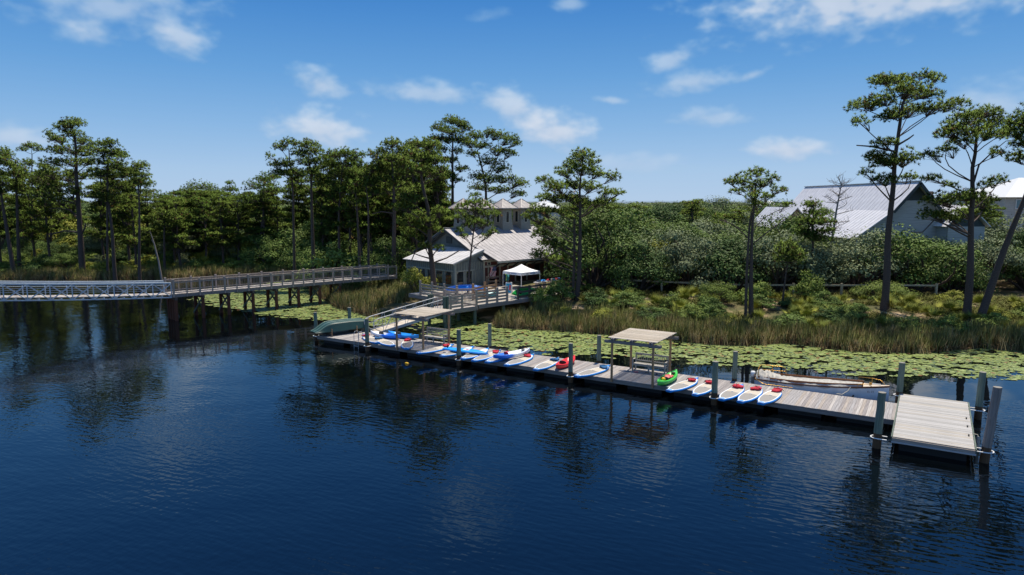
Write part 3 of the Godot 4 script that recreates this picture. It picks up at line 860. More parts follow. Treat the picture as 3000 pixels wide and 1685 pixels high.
	["giant many-limbed pine on the far left bank behind the white bridge", -55.61, -88, 0.42, [-0.02, 1.38, 0.1, 6.08, 0.18, 10.21, 0.19, 13.49, 0.29, 16.73, 0.29, 18.83], [1.39, 19.36, 2.41, 1.17, 0.67,  0.65, 19.69, -0.59, 0.84, 0.67,  0.2, 18.93, 2.11, 1, 0.67,  -3.03, 18.2, -0.24, 0.67, 0.75,  0.62, 18.26, 0.84, 1.34, 0.84,  -2.05, 17.58, -0.42, 1.17, 0.67,  0.02, 17.58, -2.38, 1.17, 0.67,  1.26, 16.86, -1.66, 0.67, 0.67,  -1.78, 16.22, 0.42, 1.17, 0.84,  -1.11, 16.36, -1.63, 1.84, 1,  1.09, 15.97, -0.74, 1.34, 0.84,  -2.06, 14.75, 0.68, 1.67, 0.84,  0.97, 14.53, 1.86, 2.01, 1,  1.64, 14.82, -0.5, 1.17, 0.84,  -3.84, 13.34, -0.33, 1.51, 0.84,  -2.87, 13.08, -2.38, 1.84, 1,  -0.53, 13.08, -2.43, 1.67, 1,  -3.14, 11.7, -0.56, 1.51, 1,  -0.01, 11.03, 0.77, 1.17, 0.67,  -6.07, 12.73, -2.05, 1.17, 1,  -2.57, 10.69, 2.6, 1.67, 1,  -1.07, 9.89, 2.04, 1.51, 1], [[0.07, 7.74, -1, 8.9, -2.48, 9.14, -3.82, 9.03], [-0.15, 6.08, -1.89, 6.24, -3.85, 5.74], [0.26, 5.91, 0.82, 6.74, 0.89, 7.24]]],
	["twin-trunked tall pine right of the giant pine on the left bank", -50.3, -86, 0.26, [-0.01, 1.91, -0.03, 6.17, -0.16, 11.01, 0.14, 15], [-0.31, 16.91, -0.18, 0.98, 0.65,  0.59, 17.08, -0.32, 0.82, 0.65,  -0.31, 16.04, 0.99, 0.98, 0.65,  0.32, 15.81, -0.36, 1.31, 0.82,  1.03, 15.7, -1.07, 0.98, 0.82,  2.45, 15.29, 0.34, 0.65, 0.49,  -0.26, 14.67, 0.19, 1.47, 0.98,  1.65, 14.33, 0.75, 1.31, 0.98,  -0.78, 13.23, 0.57, 1.31, 0.98,  0.05, 12.98, -1.3, 1.63, 0.98,  2.45, 13.24, 0.33, 0.98, 0.98,  -1.04, 11.35, -1.27, 1.47, 0.98,  0.88, 11.84, -1.14, 1.31, 0.98,  0.75, 9.89, -0.26, 1.47, 0.98,  -0.62, 10.37, 0.66, 1.14, 0.98], [[-0.91, 1.25, -0.88, 2.4, -0.52, 7.79, -0.32, 11.01]]],
	["lone slim pine with a flat-topped crown on the left bank", -46.64, -85, 0.22, [0.01, 2.17, 0.39, 7.81, 0.69, 12.58], [0.59, 14.19, -0.75, 1.13, 0.65,  0.29, 13.21, 0.01, 0.97, 0.65,  1.46, 13.05, 0.13, 0.81, 0.65,  1.79, 11.94, 0.28, 0.97, 0.65,  1.67, 11.17, -0.75, 0.65, 0.32,  0.39, 12.27, 0.01, 0.65, 0.4], [[0.53, 9.73, 1.34, 9.89, 2.29, 9.73], [0.59, 10.6, -0.2, 10.76, -0.52, 10.84]]],
	["pine close to the left frame edge with a tall dark trunk", -63.9, -88, 0.26, [0.07, 1.72, 0.37, 7.74, 0.65, 12.67, 0.79, 15.11], [-0.21, 16.22, 0.4, 0.67, 0.59,  -0.04, 15.6, 0.04, 0.84, 0.67,  -0.13, 14.59, 0.71, 1, 0.84,  0.47, 14.31, -0.23, 1, 1,  -0.2, 13.32, 0.11, 1.51, 1,  1.48, 13.31, 0.39, 1.17, 1,  -0.12, 12.03, -0.53, 1.51, 1,  0.92, 11.37, -0.61, 1.17, 1], []],
	["small umbrella-topped pine peeking out behind the pines on the left bank", -71.87, -102, 0.2, [0.79, 11.2, 1.29, 16.87], [1.92, 17.92, 0.91, 1.16, 0.48,  0.06, 17.43, -0.06, 0.78, 0.48,  2.67, 17.4, 0.42, 0.78, 0.48,  0.11, 15.41, -0.81, 0.97, 0.78,  -0.4, 13.87, -0.52, 1.36, 0.97], []],
	["leaning pine cut off by the left frame edge", -63.07, -86, 0.3, [0.01, 0.75, -0.47, 6.17, -0.62, 10.69, -0.69, 14.2], [-0.56, 14.98, 0.3, 1.31, 0.98,  -0.19, 12.29, 0.27, 0.98, 0.98,  -1.2, 15.76, 0.41, 1.31, 0.98,  -2.02, 13.27, -0.58, 1.31, 0.98,  -0.81, 11.01, 0.24, 0.98, 0.82], []],
	["short dark pine with level branches before the oaks on the left bank", -46.07, -90, 0.2, [0.26, 5.14, 0.51, 7.69], [0.63, 8.36, -0.18, 1.54, 0.68,  -0.32, 7.69, 0.04, 1.2, 0.68,  1.58, 7.68, -0.24, 1.03, 0.68,  0.37, 6.83, -0.17, 1.37, 0.68], []],
	["round-headed pine standing above the woods left of the grove", -48.4, -106, 0.2, [0.34, 7.27, 0.57, 11.25], [0.13, 12.05, -0.63, 2.22, 1.01,  -0.75, 11.43, 0.98, 1.61, 0.81,  1.68, 11.45, -0.67, 1.61, 1.01,  0.76, 10.45, 0.51, 2.62, 1.01], []],
	["pointed dark pine standing above the woods left of the grove", -46.44, -112, 0.2, [0.33, 7.12, 0.6, 12.36], [0.62, 12.78, -0.01, 0.74, 0.64,  0.58, 11.73, 0.03, 1.28, 0.64,  0.74, 10.69, 0.03, 1.92, 0.85], []],
	["low broad pine top between the lone slim pine and the round-headed pine", -50.99, -100, 0.2, [0.24, 5.54, 0.51, 9.68], [-0.61, 10.43, -0.05, 1.71, 0.95,  1.69, 10.06, 0.07, 1.52, 0.76,  0.61, 9.31, 0.25, 2.09, 0.76], []],
	["bushy pine at the left foot of the grove behind the boardwalk", -34.91, -96, 0.22, [0.11, 7.53, 0.31, 12.02], [0.48, 12.94, -0.64, 1.46, 0.91,  -1.05, 11.85, -0.24, 1.64, 1.09,  1.62, 11.47, 1.22, 1.82, 1.09,  -0.08, 10.05, 0.65, 2.01, 1.09,  -2.08, 10.05, 0.12, 1.46, 0.91], []],
	["small dark pine between the bare tree and the open-crowned pine", 28.37, -64, 0.15, [-0.08, 3.3, -0.28, 8.29, -0.29, 9.71], [-0.22, 9.56, -0.62, 0.86, 0.58,  0.37, 8.85, -0.58, 1.29, 0.58,  -0.52, 8, -0.07, 1.29, 0.72,  0.41, 8.03, 0.73, 1.15, 0.58,  -0.75, 6.98, -0.42, 1.15, 0.72,  0.06, 6.44, 0.11, 1.29, 0.72,  0.98, 7.14, -0.11, 0.86, 0.58], []],
	["thin pine standing between the fence posts on the sandy bank", 22.81, -57, 0.1, [0.1, 1.42, 0.17, 4.03, 0.31, 5.75], [0.37, 6.17, -0.19, 0.85, 0.63,  -0.2, 5.6, -0.12, 0.85, 0.57,  0.89, 5.47, 0.02, 0.85, 0.57,  0.56, 5, -0.38, 1.14, 0.63], []],
]

func tuft(mb: MB, p: Vector3, out: Vector3, size: float, col: Color, r: RandomNumberGenerator, blades := 13) -> void:
	for i in blades:
		var d := Vector3(r.randfn(), r.randfn(), r.randfn()).normalized()
		d = (d + out * 0.75 + Vector3(0, 0.25, 0)).normalized()
		var s := d.cross(Vector3(r.randf_range(-1, 1), r.randf_range(-1, 1), r.randf_range(-1, 1))).normalized()
		var m := (d * 0.8 + out * 0.3 + Vector3(0, 0.45, 0)).normalized()
		mb.leaf(p, d * size * r.randf_range(0.7, 1.15), s * size * 0.1, m, col * r.randf_range(0.75, 1.25))

func limb(mb: MB, a: Vector3, b: Vector3, ra: float, rb: float, r: RandomNumberGenerator, sag := 0.12, sides := 5) -> void:
	var pts := PackedVector3Array()
	var rad := PackedFloat32Array()
	var l := a.distance_to(b)
	var bend := Vector3(r.randf_range(-1, 1), r.randf_range(-0.3, 0.6), r.randf_range(-1, 1)) * l * sag
	for i in 5:
		var k := i / 4.0
		pts.push_back(a.lerp(b, k) + bend * sin(k * PI))
		rad.push_back(lerpf(ra, rb, k))
	mb.tube(pts, rad, sides, WHITE, false)

func crown_clump(mb: MB, wood: MB, cc: Vector3, rx: float, ry: float, r: RandomNumberGenerator, tone: Color, root: Vector3) -> void:
	var count := int(clampf(70.0 * rx * rx * (0.6 + ry), 26, 190))
	for i in count:
		var d := Vector3(r.randfn(), r.randfn(), r.randfn()).normalized()
		if d.y < -0.25:
			d.y *= -0.6
		var k := pow(r.randf(), 0.45)
		var p := cc + Vector3(d.x * rx, d.y * ry, d.z * rx) * k
		var cl := tone * r.randf_range(0.75, 1.3)
		if r.randf() < 0.06:
			cl = Color(0.11, 0.075, 0.03)
		tuft(mb, p, (d + Vector3(0, 0.4, 0)).normalized(), r.randf_range(0.2, 0.32), cl, r, 12)
		if i % 4 == 0:
			limb(wood, root.lerp(cc, 0.75), p, 0.022, 0.008, r, 0.1, 3)

func make_pines() -> void:
	var r := RandomNumberGenerator.new()
	r.seed = 2024
	for P in PINES:
		var base := Vector3(P[1], 0, P[2])
		base.y = ground(base.x, base.z) - 0.1
		var root := thing("pine_tree", P[0], "tree", "", Transform3D(Basis.IDENTITY, base))
		var wood := MB.new()
		var pts := PackedVector3Array([Vector3.ZERO])
		var tr: Array = P[4]
		for i in range(0, tr.size(), 2):
			var y: float = tr[i + 1] - base.y
			if y > 0.5:
				pts.push_back(Vector3(tr[i], y, r.randf_range(-0.12, 0.12)))
		# finer trunk
		var cv := Curve3D.new()
		for i in pts.size():
			var d := (pts[mini(i + 1, pts.size() - 1)] - pts[maxi(i - 1, 0)]) / 6.0
			cv.add_point(pts[i], -d, d)
		var fine := PackedVector3Array()
		var rad := PackedFloat32Array()
		var total := cv.get_baked_length()
		var steps := 14
		for i in steps + 1:
			var k := float(i) / steps
			fine.push_back(cv.sample_baked(total * k))
			rad.push_back(P[3] * (1.0 - 0.72 * k) * (1.25 if i == 0 else 1.0))
		wood.tube(fine, rad, 8)
		for e in P[6]:
			var lp := PackedVector3Array()
			var lr := PackedFloat32Array()
			var k := 0
			for i in range(0, e.size(), 2):
				lp.push_back(Vector3(e[i], maxf(e[i + 1] - base.y, 0.0), r.randf_range(-0.2, 0.2)))
				lr.push_back(maxf(0.02, P[3] * ((0.27 if e[1] > 4.0 else 0.6) - 0.06 * k)))
				k += 1
			wood.tube(lp, lr, 6)
		var crown := MB.new()
		var tone := Color(0.098, 0.158, 0.03).lerp(Color(0.135, 0.19, 0.04), r.randf())
		var cs: Array = P[5]
		for i in range(0, cs.size(), 5):
			var cc := Vector3(cs[i], cs[i + 1] - base.y, cs[i + 2])
			# the limb leaves the trunk somewhat below its clump
			var best := 0
			var bd := 1e9
			for j in range(3, fine.size()):
				var dd := absf(fine[j].y - (cc.y - 0.5 - 0.35 * Vector2(cc.x - fine[j].x, cc.z - fine[j].z).length()))
				if dd < bd:
					bd = dd
					best = j
			limb(wood, fine[best], cc, maxf(0.035, rad[best] * 0.34), 0.025, r)
			crown_clump(crown, wood, cc, cs[i + 3] * 1.12, cs[i + 4] * 1.4, r, tone, fine[best])
		part("trunk", wood.mesh(), M.bark, root)
		part("crown", crown.mesh(false), M.needles, root)

func leafy(sd: int, lobes: int, leaves: int, size: float, tone: Color, spread: float, flat: float, pale: float) -> Array:
	# a shrub or small oak about one metre high and wide: [wood, leaves]
	var r := RandomNumberGenerator.new()
	r.seed = sd
	var wood := MB.new()
	var mb := MB.new()
	for i in lobes:
		var a := TAU * (i * 0.618) + r.randf_range(-0.4, 0.4)
		var e := r.randf()
		var rr := sqrt(e) * spread
		var y := (1.0 - 0.55 * e * flat) * r.randf_range(0.45, 0.86)
		if i % 5 == 4:
			y *= 0.5
		var cc := Vector3(cos(a) * rr, y, sin(a) * rr)
		var lr := r.randf_range(0.15, 0.27) * (0.7 + 0.3 * spread / 0.5)
		limb(wood, Vector3(cc.x * 0.1, 0, cc.z * 0.1), cc, 0.022, 0.006, r, 0.2, 4)
		var lt := tone * r.randf_range(0.75, 1.25)
		for j in leaves:
			var d := Vector3(r.randfn(), r.randfn(), r.randfn()).normalized()
			if d.y < -0.35:
				d.y = -d.y * 0.5
			var p := cc + Vector3(d.x, d.y * 0.8, d.z) * lr * (1.0 - 0.5 * pow(r.randf(), 1.7))
			var m := (d + Vector3(r.randf_range(-0.6, 0.6), r.randf_range(-0.1, 0.8), r.randf_range(-0.6, 0.6))).normalized()
			var dir := m.cross(Vector3(r.randf_range(-1, 1), r.randf_range(-1, 1), r.randf_range(-1, 1))).normalized()
			var sd2 := m.cross(dir).normalized()
			var col := lt * r.randf_range(0.75, 1.3)
			if r.randf() < pale:
				col = col.lerp(Color(0.2, 0.22, 0.09), 0.5)
			var z := size * r.randf_range(0.7, 1.3)
			mb.leaf4(p, dir * z, sd2 * z * 0.27, m, col)
	return [wood.mesh(), mb.mesh(false)]

var shrub_kinds := []

func landmark(a: float, depth: float) -> String:
	# what it stands beside, for its label
	var row := "close to the shore" if depth < 72.0 else ("in the middle rows" if depth < 88.0 else ("in the back rows" if depth < 110.0 else "on the skyline"))
	var by := "behind the forked and leaning pines"
	var steps := [[-0.68, "at the left frame edge"], [-0.6, "behind the giant pine"], [-0.52, "behind the lone slim pine"], [-0.42, "above the middle of the boardwalk"], [-0.33, "below the round-headed pine"], [-0.25, "above the boardwalk's land end"], [-0.16, "left of the boathouse"], [0.03, "behind the boathouse"], [0.12, "behind the round-crowned pine"], [0.2, "right of the round-crowned pine"], [0.29, "left of the open-crowned pine"], [0.38, "right of the open-crowned pine"], [0.47, "before the metal-roofed building"], [0.56, "beside the tallest pine"]]
	for s in steps:
		if a < s[0]:
			by = s[1]
			break
	return by + ", " + row

func grove_pine(sd: int) -> Array:
	var r := RandomNumberGenerator.new()
	r.seed = sd
	var wood := MB.new()
	var crown := MB.new()
	var lx := r.randf_range(-0.8, 0.8)
	var top := Vector3(lx, 11.6, r.randf_range(-0.5, 0.5))
	var pts := PackedVector3Array()
	var rad := PackedFloat32Array()
	for i in 9:
		var k := i / 8.0
		pts.push_back(top * k + Vector3(sin(k * 5.0 + sd) * 0.18, 0, 0))
		rad.push_back(0.2 * (1.0 - 0.75 * k))
	wood.tube(pts, rad, 6)
	var tone := Color(0.098, 0.158, 0.03).lerp(Color(0.145, 0.2, 0.04), r.randf())
	for i in 22:
		var k := r.randf_range(0.36, 1.0)
		var a := r.randf() * TAU
		var reach := r.randf_range(0.4, 2.4) * (1.25 - 0.65 * k)
		var cc := top * k + Vector3(cos(a) * reach, r.randf_range(0.1, 0.7), sin(a) * reach)
		limb(wood, top * maxf(0.3, k - 0.1), cc, 0.05, 0.02, r)
		crown_clump(crown, wood, cc, r.randf_range(0.75, 1.2), r.randf_range(0.4, 0.6), r, tone, top * k)
	return [wood.mesh(), crown.mesh(false)]

func make_shrub_kinds() -> void:
	# kind: name, label, meshes
	var greens := [Color(0.056, 0.096, 0.026), Color(0.1, 0.15, 0.032), Color(0.155, 0.205, 0.04), Color(0.15, 0.18, 0.09), Color(0.2, 0.21, 0.03)]
	for i in 12:
		var oak := i < 7
		var tone: Color = [greens[0], greens[1], greens[3], greens[0], greens[1], greens[3], greens[2], greens[2], greens[4], greens[1], greens[2], greens[0]][i]
		var ms := leafy(300 + i, 26 if oak else 20, 330 if oak else 170, 0.034 if oak else 0.06, tone, 0.52 if oak else 0.5, 1.0, 0.1)
		shrub_kinds.push_back(ms)

func shrub(kind: int, called: String, label: String, category: String, group: String, at: Vector3, h: float, w: float, turn: float) -> void:
	var ms: Array = shrub_kinds[kind]
	var root := thing(called, label, category, group, Transform3D(Basis(Vector3.UP, turn).scaled_local(Vector3(w, h, w)), at))
	part("trunk", ms[0], M.bark, root)
	part("crown", ms[1], M.leaves, root)

func palmetto_mesh(sd: int) -> ArrayMesh:
	var r := RandomNumberGenerator.new()
	r.seed = sd
	var mb := MB.new()
	for i in 12:
		var a := TAU * i * 0.618 + r.randf() * 0.4
		var tilt := r.randf_range(0.25, 1.1)
		var dir := Vector3(cos(a) * sin(tilt), cos(tilt), sin(a) * sin(tilt))
		var hub := dir * r.randf_range(0.35, 0.65)
		var side := dir.cross(Vector3.UP).normalized()
		var up := side.cross(dir).normalized()
		mb.leaf(Vector3.ZERO, hub, side * 0.012, up, Color(0.12, 0.13, 0.04))
		var col := Color(0.15, 0.18, 0.035).lerp(Color(0.28, 0.28, 0.045), r.randf())
		for j in 11:
			var f := (j - 5) / 5.0 * 1.5
			var ld := (dir * cos(f) + side * sin(f) + up * 0.12).normalized()
			mb.leaf(hub, ld * r.randf_range(0.36, 0.48), ld.cross(up).normalized() * 0.028, (up + Vector3(0, 0.4, 0)).normalized(), col * r.randf_range(0.8, 1.2))
	return mb.mesh(false)

func plant(called: String, mesh: Mesh, label: String, category: String, group: String, at: Vector3, s: float, turn: float, m: Material) -> void:
	var root := thing(called, label, category, group, Transform3D(Basis(Vector3.UP, turn).scaled_local(Vector3(s, s, s)), at))
	part("fronds", mesh, m, root)

func seen(x: float, z: float) -> float:
	return x / -z

func make_woods() -> void:
	make_shrub_kinds()
	var r := RandomNumberGenerator.new()
	r.seed = 61
	# single shrubs one can point to
	var one := [
		[8, "rounded bright green shrub at the corner of the low boathouse wing", -9.1, -66.0, 3.1, 3.0],
		[7, "leafy shrub beside the lower steps of the boathouse terrace", -7.6, -63.6, 1.7, 1.8],
		[9, "dark bush at the foot of the round-crowned pine", 4.2, -60.2, 2.4, 2.6],
		[7, "spreading green bush between the terrace rail and the round-crowned pine", 2.7, -59.6, 2.2, 2.4],
		[8, "yellow-topped leaning small tree in the clearing right of the round-crowned pine", 14.6, -66.0, 5.4, 4.6],
		[6, "grey-green shrub in front of the rail fence post", 17.6, -58.0, 2.6, 2.8],
		[7, "bright bush before the rail fence, left of the thin pine", 21.0, -58.0, 2.5, 2.6],
		[10, "upright light green bush before the fence, right of the thin pine", 25.8, -58.6, 3.0, 2.6],
		[6, "flat-topped grey-green bush at the right end of the fence", 32.0, -58.6, 2.4, 4.2],
		[11, "dark low bush under the round-crowned pine", 7.3, -58.6, 1.7, 2.4],
		[9, "leafy bush on the sandy bank below the open-crowned pine", 16.0, -54.4, 1.7, 2.0],
	]
	for o in one:
		var p := Vector3(o[2], ground(o[2], o[3]) - 0.1, o[3])
		shrub(o[0], "shrub", o[1], "shrub", "", p, o[4], o[5], r.randf() * TAU)
	# thickets: [count, x0, x1, z0, z1, height near, height far, kinds, name, noun, group]
	var zones := [
		[170, 6.0, 62.0, -63.5, -98.0, 6.4, 8.2, [0, 1, 2, 3, 4, 5, 6], "scrub_oak", "scrub oak", "thicket right of the boathouse"],
		[70, -36.0, -12.0, -77.0, -104.0, 4.6, 8.6, [1, 4, 6, 7, 10], "broadleaf_tree", "broadleaf tree", "woods behind the boardwalk"],
		[105, -92.0, -30.0, -91.0, -122.0, 2.6, 8.6, [0, 1, 2, 3, 4, 5, 6, 8], "bank_oak", "oak", "oaks of the far left bank"],
		[30, -14.0, 9.0, -83.0, -104.0, 5.2, 7.6, [0, 1, 4], "back_oak", "oak", "oaks behind the boathouse"],
		[190, -150.0, 190.0, -104.0, -200.0, 7.4, 8.8, [0, 1, 2, 3, 4, 5], "far_tree", "distant tree", "distant canopy trees"],
	]
	var tones := ["dark green", "mid green", "grey-green", "dark green", "mid green", "grey-green", "light green", "light green", "yellow-green", "mid green", "light green", "dark green"]
	for zn in zones:
		var made := 0
		var tries := 0
		var placed := []
		while made < zn[0] and tries < 12000:
			tries += 1
			var x := r.randf_range(zn[1], zn[2])
			var z := r.randf_range(zn[3], zn[4])
			var a := seen(x, z)
			if absf(a) > 0.86:
				continue
			var far: float = (z - zn[3]) / (zn[4] - zn[3])
			if in_house_zone(x, z, 1.0) or inland(x, z) < 2.0:
				continue
			# keep the big metal-roofed building and its clearing free
			if x > 34.5 and x < 56.0 and z < -73.0 and z > -108.0:
				continue
			# a glade with sunlit grass on the left bank
			if zn[8] == "bank_oak" and x > -62.0 and x < -36.0 and z > -98.0 and r.randf() < 0.85:
				continue
			if near_walk(x, z):
				continue
			var k := r.randf_range(0.68, 1.18)
			if r.randf() < 0.12:
				k = 1.32
			var h := lerpf(zn[5], zn[6], clampf(far, 0, 1)) * k
			var w := h * r.randf_range(0.85, 1.3)
			var ok := true
			for q in placed:
				if Vector2(x - q[0], z - q[1]).length() < (w + q[2]) * 0.25:
					ok = false
					break
			if not ok:
				continue
			placed.push_back([x, z, w])
			var kinds: Array = zn[7]
			var kd: int = kinds[r.randi() % kinds.size()]
			var lab := "%s %s %s %s" % ["tall" if k > 1.0 else ("low" if k < 0.78 else "middling"), tones[kd], zn[9], landmark(a, -z)]
			shrub(kd, zn[8], lab, "tree", zn[10], Vector3(x, ground(x, z) - 0.15, z), h, w, r.randf() * TAU)
			made += 1
	# more pines filling the groves, of five builds
	var builds := []
	for i in 6:
		builds.push_back(grove_pine(900 + i))
	var gz := [[80, -46.0, -7.0, -79.0, -104.0, 10.5, 15.0, "pines of the grove behind the boardwalk", "grove"], [46, -96.0, -44.0, -90.0, -118.0, 9.0, 15.0, "pines of the far left bank", "left-bank"], [20, 8.0, 70.0, -80.0, -125.0, 6.5, 9.5, "young pines in the thicket right of the boathouse", "young"]]
	for g in gz:
		var made := 0
		var tries := 0
		while made < g[0] and tries < 4000:
			tries += 1
			var x := r.randf_range(g[1], g[2])
			var z := r.randf_range(g[3], g[4])
			var a := seen(x, z)
			if absf(a) > 0.84 or in_house_zone(x, z, 1.5) or inland(x, z) < 3.0 or near_walk(x, z):
				continue
			if x > 33.0 and x < 56.0 and z < -72.0 and z > -108.0:
				continue
			# the skyline dips between the lone slim pine and the grove
			var h := r.randf_range(g[5], g[6])
			if a > -0.52 and a < -0.36:
				h = minf(h, 9.8)
			if a > -0.1 and a < 0.08:
				h = minf(h, 9.0)
			var bk := r.randi() % 6
			var bl: Array = builds[bk]
			var root := thing("grove_pine", "%s %s pine %s" % ["towering" if h > 13.2 else ("tall" if h > 11.5 else "short"), ["slim", "crooked", "open", "leafy", "ragged", "leaning"][bk] + " " + g[8], landmark(a, -z)], "tree", g[7], Transform3D(Basis(Vector3.UP, r.randf() * TAU).scaled_local(Vector3(1, h / 12.0, 1)), Vector3(x, ground(x, z) - 0.15, z)))
			part("trunk", bl[0], M.bark, root)
			part("crown", bl[1], M.needles, root)
			made += 1
	# the woods beyond, to the horizon
	for kind in [0, 2, 4]:
		var xfs := []
		var cols := PackedColorArray()
		for i in 1200:
			var z := -196.0 - 900.0 * pow(r.randf(), 1.6)
			var x := r.randf_range(-1.0, 1.0) * -z * 0.95
			var h := r.randf_range(5.6, 9.6)
			var w := h * r.randf_range(0.9, 1.6)
			xfs.push_back(Transform3D(Basis(Vector3.UP, r.randf() * TAU).scaled_local(Vector3(w, h, w)), Vector3(x, 1.2, z)))
			cols.push_back(Color(1, 1, 1) * r.randf_range(0.8, 1.2))
		swarm("far_woods", shrub_kinds[kind][1], M.leaves, xfs, cols, "far-off woods reaching to the horizon", "woods")
	# undergrowth: low bushes along the bank, behind the reeds
	var low := 0
	var t2 := 0
	while low < 210 and t2 < 20000:
		t2 += 1
		var x := r.randf_range(-75.0, 45.0)
		var z := r.randf_range(-104.0, -46.0)
		if absf(seen(x, z)) > 0.85:
			continue
		var d := inland(x, z)
		if d < 2.2 or d > 12.0 or in_house_zone(x, z, 0.4) or near_walk(x, z):
			continue
		# open ground in front of the boathouse
		if x > -14.0 and x < 5.5 and z < -58.0 and z > -76.0:
			continue
		if x > 8.0 and z < -53.5 and d < 14.0 and r.randf() < 0.6:
			continue
		if patch.get_noise_2d(x, z) < -0.2:
			continue
		var h := r.randf_range(0.7, 1.6) * (1.5 if x < -12.0 else 1.0)
		var lab := "low bush behind the right bank's reeds,"
		var grp := "low bushes of the right bank"
		if x < -30.0:
			lab = "low bush behind the left bank's reeds,"
			grp = "low bushes of the far left bank"
		elif x < -5.0:
			lab = "low bush near the boardwalk,"
			grp = "low bushes beside the boardwalk"
		lab = "%s %s %s" % ["knee-high" if h < 1.0 else ("waist-high" if h < 1.5 else "head-high"), lab, landmark(seen(x, z), -z).split(",")[0]]
		shrub(7 + r.randi() % 5, "low_bush", lab, "bush", grp, Vector3(x, ground(x, z) - 0.08, z), h, h * r.randf_range(1.2, 1.9), r.randf() * TAU)
		low += 1
	var pm := [palmetto_mesh(71), palmetto_mesh(72), palmetto_mesh(73)]
	var np := 0
	t2 = 0
	while np < 130 and t2 < 20000:
		t2 += 1
		var left := r.randf() < 0.3
		var x := r.randf_range(-66.0, -34.0) if left else r.randf_range(6.0, 46.0)
		var z := r.randf_range(-101.0, -88.0) if left else r.randf_range(-60.5, -47.0)
		if absf(seen(x, z)) > 0.85:
			continue
		var d := inland(x, z)
		if d < 2.6 or d > 12.0:
			continue
		plant("palmetto", pm[np % 3], ("palmetto clump on the far left bank, " if left else "palmetto clump on the sandy right bank, ") + landmark(seen(x, z), -z).split(",")[0], "palmetto", "palmettos of the left bank" if left else "palmettos of the right bank", Vector3(x, ground(x, z), z), r.randf_range(0.9, 1.5), r.randf() * TAU, M.leaves)
		np += 1
	# a bare dead tree before the big metal roof, and a leaning snag on the left bank
	var dead := thing("dead_tree", "bare grey dead tree standing before the big metal roof", "tree", "", Transform3D(Basis.IDENTITY, Vector3(33.6, ground(33.6, -72.0), -72.0)))
	var wood := MB.new()
	wood.tube(PackedVector3Array([Vector3(0, 0, 0), Vector3(0.1, 4, 0), Vector3(0.35, 7.5, 0.1), Vector3(0.9, 11.4, 0)]), PackedFloat32Array([0.2, 0.15, 0.1, 0.02]), 6)
	for i in 34:
		var y := r.randf_range(4.0, 11.0)
		var a := r.randf() * TAU
		var l := r.randf_range(0.9, 2.9) * (1.15 - y / 14.0)
		var s := Vector3(0.35 + (y - 7.5) * 0.12 if y > 5 else 0.1, y, 0)
		var e := s + Vector3(cos(a) * l, r.randf_range(0.1, 0.9), sin(a) * l)
		limb(wood, s, e, 0.05, 0.015, r, 0.18, 4)
		for j in 5:
			var q := s.lerp(e, r.randf_range(0.4, 1.0))
			limb(wood, q, q + Vector3(r.randf_range(-0.6, 0.6), r.randf_range(0.0, 0.7), r.randf_range(-0.6, 0.6)), 0.02, 0.008, r, 0.2, 3)
	part("trunk", wood.mesh(), M.dead_bark, dead)
	var snag := thing("snag", "thin leaning dead trunk on the far left bank beside the white bridge", "dead tree", "", Transform3D(Basis.IDENTITY, Vector3(-44.9, ground(-44.9, -87.0) - 0.2, -87.0)))
	var sm := MB.new()
	sm.tube(PackedVector3Array([Vector3(0, 0, 0), Vector3(-0.3, 3, 0), Vector3(-0.7, 5.2, 0), Vector3(-1.1, 6.9, 0.1)]), PackedFloat32Array([0.14, 0.11, 0.08, 0.02]), 6)
	sm.tube(PackedVector3Array([Vector3(-0.7, 5.2, 0), Vector3(-0.9, 5.7, 0.2), Vector3(-0.6, 6.2, 0.3)]), PackedFloat32Array([0.05, 0.03, 0.015]), 4)
	part("trunk", sm.mesh(), M.dead_bark, snag)

# ---------------------------------------------------------------- dock
func plank_mesh(l: float, w: float, h: float, along_x: bool) -> ArrayMesh:
	var mb := MB.new()
	mb.box(Vector3.ZERO, Vector3(l, h, w) if along_x else Vector3(w, h, l), Basis.IDENTITY, WHITE, Vector2(rng.randf() * 3.0, rng.randf() * 3.0))
	return mb.mesh()

func box_mesh(size: Vector3, col := WHITE) -> ArrayMesh:
	var mb := MB.new()
	mb.box(Vector3.ZERO, size, Basis.IDENTITY, col, Vector2(rng.randf() * 3.0, rng.randf() * 3.0))
	return mb.mesh()

func bar_mesh(a: Vector3, b: Vector3, w: float, h: float) -> ArrayMesh:
	var mb := MB.new()
	mb.bar(a, b, w, h, WHITE, Vector2(rng.randf() * 3.0, rng.randf() * 3.0))
	return mb.mesh()

func tube_mesh(pts: Array, rad: float, sides := 6) -> ArrayMesh:
	var mb := MB.new()
	var rr := PackedFloat32Array()
	for p in pts:
		rr.push_back(rad)
	mb.tube(PackedVector3Array(pts), rr, sides)
	return mb.mesh()

func T(x: float, y: float, z: float, turn := 0.0) -> Transform3D:
	return Transform3D(Basis(Vector3.UP, turn), Vector3(x, y, z))

